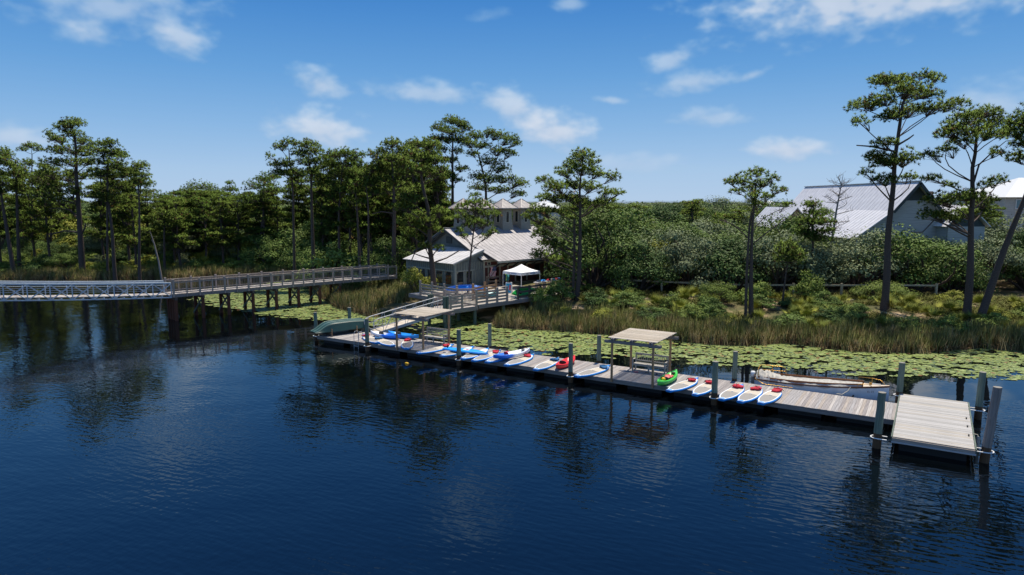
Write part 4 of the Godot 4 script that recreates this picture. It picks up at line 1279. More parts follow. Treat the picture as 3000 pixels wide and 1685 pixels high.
func make_dock() -> void:
	var root := thing("floating_dock", "long weathered grey plank floating dock running from the gangway to the square platform", "dock", "", dock_xf)
	var ms := []
	for i in 5:
		ms.push_back(plank_mesh(2.9 + i * 0.008, 0.136, 0.036, false))
	var count := 254
	for i in count:
		var s := 0.07 + i * 0.1417
		part("plank", ms[rng.randi() % 5], M["plank_%d" % (rng.randi() % 6)], root, T(s, 0.482 + rng.randf_range(-0.003, 0.003), -1.4 + rng.randf_range(-0.008, 0.008), rng.randf_range(-0.002, 0.002)))
	for i in 6:
		part("front_fascia", box_mesh(Vector3(5.99, 0.2, 0.045)), M.timber, root, T(3.0 + 6.0 * i, 0.362, 0.012))
		part("back_fascia", box_mesh(Vector3(5.99, 0.2, 0.045)), M.timber, root, T(3.0 + 6.0 * i, 0.362, -2.81))
	part("end_fascia", box_mesh(Vector3(0.045, 0.2, 2.78)), M.timber, root, T(0.02, 0.36, -1.4))
	for i in 14:
		part("float_block", box_mesh(Vector3(1.9, 0.62, 2.3)), M.float_block, root, T(1.35 + i * 2.56, -0.05, -1.4))
	# the square swim platform at its end
	var pl := thing("swim_platform", "pale grey plank platform across the end of the dock, held by four pilings", "platform", "", dock_xf)
	ms = []
	for i in 4:
		ms.push_back(plank_mesh(2.74 + i * 0.005, 0.136, 0.036, true))
	for i in 51:
		part("plank", ms[rng.randi() % 4], M["pale_plank_%d" % (rng.randi() % 4)], pl, T(37.43 + rng.randf_range(-0.004, 0.004), 0.602 + rng.randf_range(-0.003, 0.003), 2.82 - i * 0.1418))
	for zz in [2.915, -4.365]:
		part("fascia", box_mesh(Vector3(2.78, 0.2, 0.05)), M.plank_4, pl, T(37.43, 0.475, zz))
	for xx in [36.02, 38.84]:
		part("edge_strip", box_mesh(Vector3(0.05, 0.24, 7.26)), M.green_timber, pl, T(xx, 0.5, -0.725))
	part("bumper_strip", box_mesh(Vector3(2.84, 0.06, 0.03)), M.aluminium, pl, T(37.43, 0.42, 2.958))
	for i in 3:
		part("float_block", box_mesh(Vector3(2.3, 0.7, 2.0)), M.float_block, pl, T(37.43, 0.0, 1.6 - i * 2.35))
	for zz in [1.2, -0.1, -1.35]:
		part("cleat", box_mesh(Vector3(0.05, 0.05, 0.16)), M.black_iron, pl, T(38.66, 0.646, zz))
	var fd := thing("fender", "cream boat fender hung on the outer edge of the swim platform", "fender", "", dock_xf * T(38.99, 0.36, 0.9))
	var fm := MB.new()
	fm.tube(PackedVector3Array([Vector3(0, -0.24, 0), Vector3(0, -0.2, 0), Vector3(0, 0.16, 0), Vector3(0, 0.22, 0)]), PackedFloat32Array([0.04, 0.085, 0.085, 0.03]), 9)
	part("body", fm.mesh(), M.canvas, fd)
	part("rope", tube_mesh([Vector3(0, 0.2, 0), Vector3(-0.02, 0.28, 0), Vector3(-0.16, 0.28, 0)], 0.012, 4), M.rope, fd)

	# pilings: label, s, t, top, radius, lean, ring
	var pil := [
		["green-grey piling at the far end of the dock beside the upturned green boat", -0.58, 0.4, 2.08, 0.13, 0.0, 1],
		["green-grey piling behind the upturned green boat", 0.1, 3.08, 2.13, 0.13, 0.0, 0],
		["piling beside the boarding ladder, before the gangway", 4.98, -0.2, 2.2, 0.14, 0.0, 1],
		["green-grey piling in front of the upturned blue board", 12.58, -0.2, 2.22, 0.14, 0.0, 1],
		["piling in the lily pads behind the row of boards", 12.68, 3.08, 2.09, 0.13, 0.0, 0],
		["piling in front of the red kayak", 20.24, -0.2, 2.21, 0.13, 0.0, 1],
		["piling behind the dock, left of the shelter with the slatted bench", 20.46, 3.08, 2.13, 0.13, 0.0, 0],
		["thick piling between the boards, right of the green kayak", 28.2, -0.22, 2.18, 0.15, 0.0, 1],
		["piling behind the dock near the stern of the covered launch", 28.36, 3.08, 2.08, 0.13, 0.0, 0],
		["piling at the water-side corner of the platform, before the launch's bow", 35.5, -2.73, 2.33, 0.16, 0.03, 2],
		["piling at the shore-side corner of the platform, behind the launch's bow", 35.98, 4.75, 2.09, 0.15, 0.02, 3],
		["piling hidden partly behind the tallest piling at the right end", 39.22, 3.9, 2.23, 0.15, 0.02, 4],
		["tallest piling at the right end of the platform", 39.16, -2.3, 3.0, 0.16, 0.07, 5],
	]
	for p in pil:
		var o := thing("piling", p[0], "piling", "pilings that hold the dock", dock_xf * T(p[1], 0, -p[2]))
		var r0: float = p[4]
		var lean: float = p[5]
		var at := func(y: float) -> Vector3: return Vector3(lean * y, y, 0)
		var a := MB.new()
		var wet := 0.62
		var pts := PackedVector3Array()
		var rad := PackedFloat32Array()
		for i in 6:
			var k := i / 5.0
			pts.push_back(at.call(lerpf(wet, p[3], k)) + Vector3(rng.randf_range(-0.008, 0.008), 0, rng.randf_range(-0.008, 0.008)))
			rad.push_back(r0 * lerpf(1.0, 0.93, k))
		a.tube(pts, rad, 14, WHITE, false)
		part("shaft", a.mesh(), M.piling if p[3] < 2.9 else M.timber, o)
		var b := MB.new()
		b.tube(PackedVector3Array([at.call(-1.2), at.call(0.2), at.call(wet)]), PackedFloat32Array([r0 * 1.06, r0 * 1.04, r0 * 1.003]), 14, WHITE, false)
		part("wet_base", b.mesh(), M.piling_wet, o)
		var cm := MB.new()
		for i in 14:
			var a0 := TAU * i / 14
			var a1 := TAU * (i + 1) / 14
			var q: Vector3 = at.call(p[3] + 0.003)
			cm.face(q + Vector3(0, 0.02, 0), q + Vector3(cos(a0), 0, sin(a0)) * r0 * 0.94, q + Vector3(cos(a1), 0, sin(a1)) * r0 * 0.94, Vector3.UP, WHITE, Vector2(0.3, 0.3), Vector2(cos(a0), sin(a0)), Vector2(cos(a1), sin(a1)))
		part("top", cm.mesh(), M.piling_top, o)
		var kind: int = p[6]
		if kind > 0:
			# a pipe hoop from the dock round the piling
			var d: Vector3 = [Vector3.ZERO, Vector3(0, 0, -1), Vector3(1, 0, 0), Vector3(1, 0, 0), Vector3(-1, 0, 0), Vector3(-1, 0, 0)][kind]
			if p[1] < 0.0:
				d = Vector3(1, 0, 0)
			var side := Vector3.UP.cross(d)
			var y0 := 0.36 if kind == 1 else 0.44
			var hp := []
			var reach := 0.2 if kind == 1 else 0.34
			if p[1] < 0.0:
				reach = 0.5
			var q: Vector3 = at.call(y0)
			hp.push_back(q + d * reach + side * (r0 + 0.07))
			for i in 11:
				var an := PI * 0.5 + PI * i / 10.0
				hp.push_back(q + d * cos(an) * (r0 + 0.09) + side * sin(an) * (r0 + 0.07))
			hp.push_back(q + d * reach - side * (r0 + 0.07))
			part("pipe_hoop", tube_mesh(hp, 0.024, 6), M.white_plastic, o)

func shelter(label: String, s0: float, s1: float, slats: int) -> void:
	var o := thing("slatted_shelter", label, "shelter", "slatted shelters on the dock", dock_xf * T((s0 + s1) * 0.5, 0.5, -1.4))
	var hw := (s1 - s0) * 0.5
	for x in [-hw, hw]:
		part("post", box_mesh(Vector3(0.1, 2.28, 0.1)), M.post_timber, o, T(x, 0.98, 1.486))
		part("post", box_mesh(Vector3(0.1, 2.12, 0.1)), M.post_timber, o, T(x, 1.06, -1.25))
	for z in [1.41, 1.562, -1.17, -1.33]:
		part("beam", box_mesh(Vector3(hw * 2 + 0.84, 0.14, 0.045)), M.timber, o, T(0, 2.05, z))
	for x in [-hw + 0.08, 0.0, hw - 0.08]:
		for q in [-0.055, 0.055]:
			var mb := MB.new()
			mb.bar(Vector3(x + q, 2.19, -1.62), Vector3(x + q, 2.19, 1.72), 0.045, 0.13)
			part("rafter", mb.mesh(), M.timber, o)
	var sm := [plank_mesh(hw * 2 + 0.42, 0.098, 0.03, true), plank_mesh(hw * 2 + 0.44, 0.102, 0.03, true)]
	for i in slats:
		part("slat", sm[rng.randi() % 2], M["slat_%d" % (rng.randi() % 3)], o, T(rng.randf_range(-0.01, 0.01), 2.272 + rng.randf_range(-0.003, 0.003), lerpf(-1.5, 1.5, float(i) / (slats - 1))))

func bench(label: String, s: float, w: float, slatted: bool) -> void:
	var o := thing("garden_bench", label, "bench", "benches on the dock", dock_xf * T(s, 0.502, -2.5))
	var m: Material = M.bench_timber
	for x in [-w * 0.5 + 0.04, w * 0.5 - 0.04]:
		part("leg", box_mesh(Vector3(0.07, 0.62, 0.07)), m, o, T(x, 0.31, 0.24))
		part("leg", bar_mesh(Vector3(x, 0, -0.22), Vector3(x, 0.95, -0.3), 0.07, 0.07), m, o)
		part("arm", box_mesh(Vector3(0.08, 0.035, 0.58)), m, o, T(x, 0.64, 0.0))
		part("side_rail", box_mesh(Vector3(0.04, 0.07, 0.42)), m, o, T(x, 0.36, 0.0))
	part("middle_leg", box_mesh(Vector3(0.07, 0.36, 0.07)), m, o, T(0, 0.18, 0.22))
	part("front_rail", box_mesh(Vector3(w - 0.15, 0.08, 0.03)), m, o, T(0, 0.362, 0.245))
	for i in 5:
		part("seat_slat", box_mesh(Vector3(w - 0.1, 0.028, 0.088)), m, o, T(0, 0.418, 0.24 - i * 0.102))
	part("top_rail", box_mesh(Vector3(w - 0.12, 0.1, 0.04)), m, o, T(0, 0.9, -0.295))
	part("lower_rail", box_mesh(Vector3(w - 0.12, 0.06, 0.035)), m, o, T(0, 0.52, -0.262))
	var k := 15
	for i in k:
		var x := lerpf(-w * 0.5 + 0.14, w * 0.5 - 0.14, float(i) / (k - 1))
		part("back_slat", bar_mesh(Vector3(x, 0.55, -0.265), Vector3(x, 0.85, -0.292), 0.02, 0.055 if slatted else 0.035), m, o)
	if not slatted:
		part("lattice_rail", box_mesh(Vector3(w - 0.14, 0.03, 0.03)), m, o, T(0, 0.72, -0.257))

func half_width(k: float) -> float:
	return 0.41 * maxf(0.0, 1.0 - pow(absf(2.0 * k - 0.94), 2.7)) + 0.1 * (1.0 - smoothstep(0.0, 0.07, k))

func rocker(k: float) -> float:
	return 0.09 * pow(maxf(0.0, k - 0.62) / 0.38, 2.2) + 0.03 * pow(maxf(0.0, 0.25 - k) / 0.25, 2.0)

func strip(k0: float, k1: float, inset: float, y: float, steps: int, crown := 0.012) -> ArrayMesh:
	# a patch of the board's top between two stations
	var mb := MB.new()
	for i in steps:
		var ka := lerpf(k0, k1, float(i) / steps)
		var kb := lerpf(k0, k1, float(i + 1) / steps)
		var cols := 4
		for j in cols * 2:
			var f0 := -1.0 + float(j) / cols
			var f1 := -1.0 + float(j + 1) / cols
			var P := func(k: float, f: float) -> Vector3:
				var w: float = maxf(0.0, half_width(k) - inset)
				return Vector3(-1.6 + 3.2 * k, y + rocker(k) + crown * (1.0 - f * f), w * f)
			var a: Vector3 = P.call(ka, f0)
			var b: Vector3 = P.call(kb, f0)
			var c: Vector3 = P.call(kb, f1)
			var d: Vector3 = P.call(ka, f1)
			if a.distance_to(d) < 1e-4 and b.distance_to(c) < 1e-4:
				continue
			mb.face(a, b, c, Vector3.UP, WHITE)
			mb.face(a, c, d, Vector3.UP, WHITE)
	return mb.mesh(false)

var board_parts := {}
func make_board_parts() -> void:
	var st := SurfaceTool.new()
	st.begin(Mesh.PRIMITIVE_TRIANGLES)
	st.set_smooth_group(0)
	var prof := [[0.0, 0.0], [0.72, 0.0], [0.92, 0.018], [1.0, 0.06], [0.985, 0.095], [0.9, 0.12]]
	var n := 26
	var ring := func(i: int) -> PackedVector3Array:
		var k := float(i) / n
		var w := maxf(half_width(k), 0.004)
		var out := PackedVector3Array()
		for j in range(prof.size() - 1, -1, -1):
			out.push_back(Vector3(-1.6 + 3.2 * k, prof[j][1] + rocker(k), -w * prof[j][0]))
		for j in range(1, prof.size()):
			out.push_back(Vector3(-1.6 + 3.2 * k, prof[j][1] + rocker(k), w * prof[j][0]))
		return out
	for i in n:
		var a: PackedVector3Array = ring.call(i)
		var b: PackedVector3Array = ring.call(i + 1)
		for j in a.size() - 1:
			for p in [a[j], b[j], b[j + 1], a[j], b[j + 1], a[j + 1]]:
				st.add_vertex(p)
	var e: PackedVector3Array = ring.call(0)
	for j in range(1, e.size() - 1):
		for p in [e[0], e[j], e[j + 1]]:
			st.add_vertex(p)
	st.generate_normals()
	board_parts.hull = st.commit()
	board_parts.deck = strip(0.0, 1.0, 0.03, 0.121, 26)
	board_parts.pad_tail = strip(0.09, 0.48, 0.085, 0.128, 10)
	board_parts.pad_mid = strip(0.484, 0.73, 0.085, 0.128, 7)
	board_parts.nose = strip(0.885, 0.965, 0.03, 0.127, 4)
	board_parts.tail = strip(0.012, 0.06, 0.05, 0.127, 3)
	board_parts.handle = box_mesh(Vector3(0.05, 0.02, 0.12))

func board(label: String, a: Vector2, b: Vector2, y := 0.502) -> Node3D:
	var pa := D(a.x, a.y, y)
	var pb := D(b.x, b.y, y)
	var x := (pb - pa).normalized()
	var bs := Basis(x, Vector3.UP, x.cross(Vector3.UP).normalized())
	var mid := pa + x * 1.6
	var o := thing("paddle_board", label, "paddleboard", "paddleboards laid along the dock", Transform3D(bs, mid))
	part("hull", board_parts.hull, M.board_blue, o)
	part("deck", board_parts.deck, M.board_white, o)
	part("tail_pad", board_parts.pad_tail, M.board_pad_grey, o)
	part("middle_pad", board_parts.pad_mid, M.board_pad_tan, o)
	part("nose_patch", board_parts.nose, M.board_blue, o)
	part("tail_patch", board_parts.tail, M.board_blue, o)
	part("handle", board_parts.handle, M.white_plastic, o, T(-0.02, 0.152, 0))
	return o

func blob(mb: MB, ctr: Vector3, rad: Vector3, bs := Basis.IDENTITY, sd := 1, rough := 0.12, col := WHITE) -> void:
	var f := FastNoiseLite.new()
	f.seed = sd
	f.frequency = 1.1
	var nu := 10
	var nv := 7
	var P := func(i: int, j: int) -> Vector3:
		var a := TAU * (i % nu) / nu
		var b := PI * j / nv
		var d := Vector3(sin(b) * cos(a), cos(b), sin(b) * sin(a))
		var q := Vector3(signf(d.x) * pow(absf(d.x), 0.7), signf(d.y) * pow(absf(d.y), 0.7), signf(d.z) * pow(absf(d.z), 0.7))
		return q * (1.0 + rough * f.get_noise_3dv(d * 2.0) * 2.0)
	for i in nu:
		for j in nv:
			var q := [P.call(i, j), P.call(i + 1, j), P.call(i + 1, j + 1), P.call(i, j + 1)]
			var p := []
			var m := []
			for v in q:
				p.push_back(ctr + bs * (v * rad))
				m.push_back((bs * (v / rad)).normalized())
			if j > 0:
				mb._sm(p[0], p[1], p[2], m[0], m[1], m[2], col, Vector2.ZERO, Vector2.ZERO, Vector2.ZERO)
			if j < nv - 1:
				mb._sm(p[0], p[2], p[3], m[0], m[2], m[3], col, Vector2.ZERO, Vector2.ZERO, Vector2.ZERO)

func vest(label: String, at: Vector3, turn: float, m: Material, sd: int) -> void:
	var o := thing("life_vest", label, "life vest", "life vests lying on the boards", Transform3D(Basis(Vector3.UP, turn), at))
	var a := MB.new()
	blob(a, Vector3(-0.12, 0.06, 0.02), Vector3(0.15, 0.055, 0.17), Basis(Vector3(0, 0, 1), 0.12), sd, 0.3)
	part("back_panel", a.mesh(false), m, o)
	for s in [-1, 1]:
		var b := MB.new()
		blob(b, Vector3(0.11, 0.075, 0.1 * s), Vector3(0.17, 0.06, 0.1), Basis(Vector3.UP, 0.45 * s), sd + 3 + s, 0.35)
		part("front_panel", b.mesh(false), m, o)
	part("strap", tube_mesh([Vector3(0.05, 0.135, -0.2), Vector3(0.06, 0.15, 0), Vector3(0.1, 0.13, 0.2), Vector3(0.2, 0.03, 0.26)], 0.016, 4), M.strap_black, o)

func loft(rings: Array, cols: Array, close_ends := true) -> ArrayMesh:
	var st := SurfaceTool.new()
	st.begin(Mesh.PRIMITIVE_TRIANGLES)
	st.set_smooth_group(0)
	for i in rings.size() - 1:
		var a: PackedVector3Array = rings[i]
		var b: PackedVector3Array = rings[i + 1]
		var k := a.size()
		for j in k:
			var j2 := (j + 1) % k
			for q in [[a[j], i], [b[j], i + 1], [b[j2], i + 1], [a[j], i], [b[j2], i + 1], [a[j2], i]]:
				st.set_color(cols[q[1]])
				st.add_vertex(q[0])
	if close_ends:
		for e in [0, rings.size() - 1]:
			var a: PackedVector3Array = rings[e]
			for j in range(1, a.size() - 1):
				st.set_color(cols[e])
				for q in [a[0], a[j], a[j + 1]]:
					st.add_vertex(q)
	st.generate_normals()
	return st.commit()

func kayak(label: String, xf: Transform3D, col_a: Color, col_b: Color, split: float, seat: Material, l := 2.9, called := "kayak") -> Node3D:
	var o := thing(called, label, "kayak", "kayaks", xf)
	var rings := []
	var cols := []
	var n := 22
	for i in n + 1:
		var k := float(i) / n
		var x := (k * 2.0 - 1.0)
		var ax := absf(x)
		var w := maxf(0.012, 0.37 * (1.0 - pow(ax, 2.3)))
		var keel := 0.16 * pow(ax, 3.0)
		var gun := 0.27 + 0.1 * pow(ax, 2.5) + (0.05 if x > 0.8 else 0.0) * (x - 0.8)
		var well := 0.13 * (smoothstep(0.62, 0.5, ax)) * (1.0 if absf(x - 0.02) > 0.06 else 0.45)
		var h := gun - keel
		var pts := PackedVector3Array()
		var half := [[0.0, 0.0], [0.55, 0.02], [0.86, 0.28], [1.0, 0.62], [0.97, 0.9], [0.9, 1.0], [0.74, 1.0]]
		var X := x * l * 0.5
		for q in half:
			pts.push_back(Vector3(X, keel + q[1] * h, w * q[0]))
		pts.push_back(Vector3(X, gun - well, w * 0.62))
		pts.push_back(Vector3(X, gun - well * 1.05, 0))
		pts.push_back(Vector3(X, gun - well, -w * 0.62))
		for q in range(half.size() - 1, 0, -1):
			pts.push_back(Vector3(X, keel + half[q][1] * h, -w * half[q][0]))
		rings.push_back(pts)
		cols.push_back(col_a.lerp(col_b, smoothstep(split - 0.12, split + 0.12, x)))
	part("hull", loft(rings, cols), M.kayak_paint, o)
	var sb := MB.new()
	blob(sb, Vector3(-0.3 * l * 0.5, 0.25, 0), Vector3(0.06, 0.16, 0.22), Basis(Vector3(0, 0, 1), 0.3), 5, 0.05)
	part("seat_back", sb.mesh(false), seat, o)
	var hb := MB.new()
	hb.tube(PackedVector3Array([Vector3(0.62 * l * 0.5, 0.29, 0), Vector3(0.62 * l * 0.5, 0.33, 0)]), PackedFloat32Array([0.11, 0.11]), 12)
	part("hatch", hb.mesh(false), M.strap_black, o)
	for s in [-1, 1]:
		part("grab_handle", tube_mesh([Vector3(s * l * 0.42, 0.34, -0.05), Vector3(s * l * 0.43, 0.38, 0), Vector3(s * l * 0.42, 0.34, 0.05)], 0.012, 4), M.strap_black, o)
	return o

func lay(s0: float, t0: float, s1: float, t1: float, y: float, pitch := 0.0) -> Transform3D:
	# something long lying on the dock, from its stern to its bow
	var a := D(s0, t0, y)
	var b := D(s1, t1, y + pitch)
	var x := (b - a).normalized()
	var z := x.cross(Vector3.UP).normalized()
	return Transform3D(Basis(x, z.cross(x).normalized(), z), (a + b) * 0.5)

func make_boards() -> void:
	make_board_parts()
	# tail s, t, nose s, t, label, vest colour (r, b or -), vest label
	var rows := [
		[5.75, 0.0, 3.5, 1.23, "paddleboard half hidden by the piling beside the ladder", "r", "red life vest on the board behind the ladder piling"],
		[7.25, -0.15, 4.4, 1.2, "slanted paddleboard with a blue vest beside the left shelter's front post", "b", "blue life vest on the slanted board left of the shelter post"],
		[8.62, -0.45, 6.7, 1.95, "paddleboard pointing straight at the viewer under the left shelter", "r", "red life vest on the board under the left shelter"],
		[10.0, -1.02, 10.48, 2.14, "first paddleboard right of the left shelter, nose under the upturned blue board", "r", "red life vest beside the upturned blue board's fin"],
		[11.75, -0.89, 12.0, 2.3, "paddleboard whose nose lies under the upturned blue board, left of the piling", "-", ""],
		[13.3, -0.86, 13.12, 2.34, "paddleboard under the tail of the upturned blue board, right of the piling", "-", ""],
		[14.16, -0.92, 14.06, 2.28, "paddleboard between the upturned blue board and the blue and white kayak", "r", "red life vest on the board left of the blue and white kayak"],
		[15.02, -0.78, 15.05, 2.4, "paddleboard lying under the blue and white kayak", "r", "red life vest half hidden by the blue and white kayak"],
		[16.4, -0.85, 16.45, 2.33, "paddleboard just right of the blue and white kayak", "r", "red life vest on the board right of the blue and white kayak"],
		[18.36, -0.88, 18.2, 2.3, "paddleboard with a dark blue vest just left of the red kayak", "b", "blue life vest on the board left of the red kayak"],
		[20.95, -0.97, 21.6, 2.15, "paddleboard with a blue vest between the red kayak and the right shelter", "b", "blue life vest on the board left of the right shelter"],
		[26.16, -1.12, 26.74, 2.02, "first paddleboard right of the green kayak", "r", "red life vest on the first board right of the green kayak"],
		[27.5, -1.15, 27.6, 2.0, "paddleboard partly hidden behind the thick piling", "r", "red life vest next to the thick piling"],
		[28.8, -1.27, 29.1, 1.96, "paddleboard just right of the thick piling", "r", "red life vest on the board just right of the thick piling"],
		[29.66, -1.19, 29.96, 1.98, "second to last paddleboard at the platform end of the dock", "r", "red life vest on the second to last board"],
		[30.54, -0.95, 30.82, 2.2, "last paddleboard at the platform end of the dock", "r", "red life vest on the last board near the launch"],
	]
	var i := 0
	for q in rows:
		var o := board(q[4], Vector2(q[0], q[1]), Vector2(q[2], q[3]))
		if q[5] != "-":
			var at := o.transform * Vector3(0.86, 0.15, rng.randf_range(-0.06, 0.06))
			vest(q[6], at, rng.randf() * TAU, M.vest_red if q[5] == "r" else M.vest_blue, 20 + i)
		i += 1
	# one board lies bottom up on the others
	var a := D(11.2, 0.42, 0.83)
	var b := D(13.9, 0.72, 0.83)
	var x := (b - a).normalized()
	var up := board("upturned all-blue paddleboard with a black fin lying across two others", Vector2(11, 0.4), Vector2(14, 0.7))
	up.transform = Transform3D(Basis(x, Vector3.DOWN, x.cross(Vector3.DOWN).normalized()), (a + b) * 0.5)
	var fin := MB.new()
	fin.box(Vector3(0, -0.09, 0), Vector3(0.12, 0.18, 0.015), Basis(Vector3(0, 0, 1), 0.5))
	part("fin", fin.mesh(), M.strap_black, up, T(-1.3, 0.0, 0))
	part("logo_white", box_mesh(Vector3(0.42, 0.006, 0.3)), M.board_white, up, T(0.05, -0.004, 0))
	part("logo_red", box_mesh(Vector3(0.16, 0.006, 0.16)), M.vest_red, up, T(0.1, -0.009, 0.02))

	var blue := Color(0.01, 0.17, 0.75)
	var sky := Color(0.02, 0.3, 0.8)
	var white := Color(0.72, 0.76, 0.8)
	kayak("white and blue kayak at the foot of the gangway", lay(3.25, 2.0, 6.1, 1.95, 0.51), white, blue, -0.1, M.strap_black, 2.9)
	kayak("all-blue kayak behind the white and blue one at the gangway", lay(4.35, 2.62, 7.1, 2.6, 0.51), sky, sky, 0.0, M.strap_black, 2.8)
	kayak("blue and white kayak lying over the row of boards", lay(15.3, -0.35, 16.2, 2.1, 0.66, 0.04), blue, white, -0.1, M.vest_red, 2.8)
	kayak("red kayak lying crosswise behind a piling", lay(19.3, -0.15, 19.1, 2.6, 0.51), Color(0.72, 0.02, 0.03), Color(0.72, 0.02, 0.03), 0.0, M.strap_black, 2.75)
	var gk := kayak("bright green kayak beside the right shelter's front post", lay(25.42, -0.6, 25.45, 2.3, 0.51), Color(0.06, 0.52, 0.07), Color(0.06, 0.52, 0.07), 0.0, M.strap_black, 2.9)
	vest("red and white life vest inside the bright green kayak", gk.transform * Vector3(0.12, 0.2, 0.0), 0.6, M.shoe_pink, 71)
	var yl := thing("dry_bag", "small yellow bag at the stern of the bright green kayak", "bag", "", Transform3D(Basis.IDENTITY, gk.transform * Vector3(-0.62, 0.24, 0)))
	var ym := MB.new()
	blob(ym, Vector3(0, 0.06, 0), Vector3(0.11, 0.08, 0.09), Basis.IDENTITY, 9)
	part("bag", ym.mesh(false), M.yellow_float, yl)
	part("closure", box_mesh(Vector3(0.05, 0.03, 0.14)), M.strap_black, yl, T(0.1, 0.1, 0))

	# upturned flat-bottomed boat on a rack
	var jx := Transform3D(Basis(Vector3.UP, HOUSE_TURN - 0.06), Vector3(-12.5, 0.5, -48.75))
	var jb := thing("jon_boat", "upturned dark green flat-bottomed boat with three ridges at the far end of the dock", "boat", "", jx)
	var rings := []
	var cols := []
	for i2 in 17:
		var k := i2 / 16.0
		var X := lerpf(-2.05, 2.0, k)
		var f := smoothstep(0.42, 0.0, k)
		var bw := lerpf(0.6, 0.46, f)
		var gw := lerpf(0.8, 0.58, f) * (1.0 - 0.12 * smoothstep(0.7, 1.0, k))
		var top := lerpf(0.88, 0.34, f * f) - 0.08 * smoothstep(0.6, 1.0, k)
		var rim := lerpf(0.3, 0.3, k) + 0.0 * f
		var pts := PackedVector3Array()
		for q in [[-gw, rim], [-gw * 0.97, rim + 0.05], [-bw * 1.04, top - 0.05], [-bw, top], [-bw * 0.5, top + 0.02], [0.0, top + 0.025], [bw * 0.5, top + 0.02], [bw, top], [bw * 1.04, top - 0.05], [gw * 0.97, rim + 0.05], [gw, rim]]:
			pts.push_back(Vector3(X, maxf(q[1], rim), q[0]))
		for q in [[gw - 0.05, rim + 0.01], [bw * 0.9, top - 0.06], [-bw * 0.9, top - 0.06], [-gw + 0.05, rim + 0.01]]:
			pts.push_back(Vector3(X, maxf(q[1], rim + 0.005), q[0]))
		rings.push_back(pts)
		cols.push_back(WHITE)
	part("hull", loft(rings, cols, false), M.jon_green, jb)
	part("transom", box_mesh(Vector3(0.04, 0.42, 0.96)), M.jon_green, jb, T(1.98, 0.55, 0))
	for zf in [-0.55, 0.0, 0.55]:
		var rp := []
		for i2 in 15:
			var k := 0.01 + i2 / 14.0 * 0.98
			var f := smoothstep(0.42, 0.0, k)
			rp.push_back(Vector3(lerpf(-2.05, 2.0, k), lerpf(0.88, 0.34, f * f) - 0.08 * smoothstep(0.6, 1.0, k) + 0.022, zf * lerpf(0.6, 0.46, f) * 1.6))
		part("ridge", tube_mesh(rp, 0.028, 6), M.jon_ridge_highlight, jb)
	for X in [-1.0, 0.95]:
		var rk := thing("boat_rack", "timber cradle under the upturned green boat, nearer the open water" if X < 0 else "timber cradle under the upturned green boat, nearer the gangway", "rack", "", jx * T(X, 0.0, 0))
		part("base", box_mesh(Vector3(0.12, 0.09, 1.76)), M.dark_timber, rk, T(0, 0.05, 0))
		for z in [-0.83, 0.83]:
			part("upright", box_mesh(Vector3(0.06, 0.48, 0.035)), M.post_timber, rk, T(0, 0.32, z))
		part("crosspiece", box_mesh(Vector3(0.09, 0.2, 1.3)), M.dark_timber, rk, T(0, 0.195, 0))

	# boarding ladder
	var ld := thing("boarding_ladder", "metal boarding ladder on the front edge of the dock beside a piling", "ladder", "", dock_xf * T(3.85, 0.5, 0.06))
	for x2 in [-0.2, 0.2]:
		part("side_rail", tube_mesh([Vector3(x2, 0.0, -0.45), Vector3(x2, 0.5, -0.42), Vector3(x2, 0.68, -0.3), Vector3(x2, 0.68, -0.08), Vector3(x2, 0.5, 0.02), Vector3(x2, -0.9, 0.04)], 0.02, 6), M.aluminium, ld)
	for y in [-0.3, -0.62]:
		part("rung", box_mesh(Vector3(0.42, 0.03, 0.07)), M.aluminium, ld, T(0, y, 0.045))
	# shoes by the benches
	var shoes := [[23.2, 1.95, M.shoe_pink, "pink flip-flop near the slatted bench"], [23.3, 2.02, M.shoe_pink, "second pink flip-flop near the slatted bench"], [23.85, 2.1, M.shoe_dark, "dark sandal before the slatted bench"], [24.4, 2.1, M.strap_black, "black shoe under the slatted bench"], [8.3, 2.5, M.strap_black, "black shoe under the lattice bench"], [9.1, 2.45, M.strap_black, "second black shoe under the lattice bench"]]
	for q in shoes:
		var so := thing("sandal", q[3], "shoe", "shoes on the dock", dock_xf * T(q[0], 0.502, -q[1], rng.randf() * TAU))
		var sb := MB.new()
		blob(sb, Vector3(0, 0.014, 0), Vector3(0.13, 0.014, 0.048), Basis.IDENTITY, 3, 0.02)
		part("sole", sb.mesh(false), q[2], so)
		part("strap", tube_mesh([Vector3(0.02, 0.02, -0.045), Vector3(0.06, 0.05, 0), Vector3(0.02, 0.02, 0.045)], 0.009, 4), q[2], so)
	var fl := thing("mooring_float", "small yellow float in the water before the first boards", "float", "", dock_xf * T(9.6, 0.0, 1.6))
	var flm := MB.new()
	blob(flm, Vector3(0, 0.02, 0), Vector3(0.14, 0.06, 0.07), Basis.IDENTITY, 4, 0.0)
	part("body", flm.mesh(false), M.yellow_float, fl)
	part("eye", tube_mesh([Vector3(0.12, 0.03, 0), Vector3(0.18, 0.05, 0), Vector3(0.2, 0.02, 0)], 0.012, 4), M.strap_black, fl)

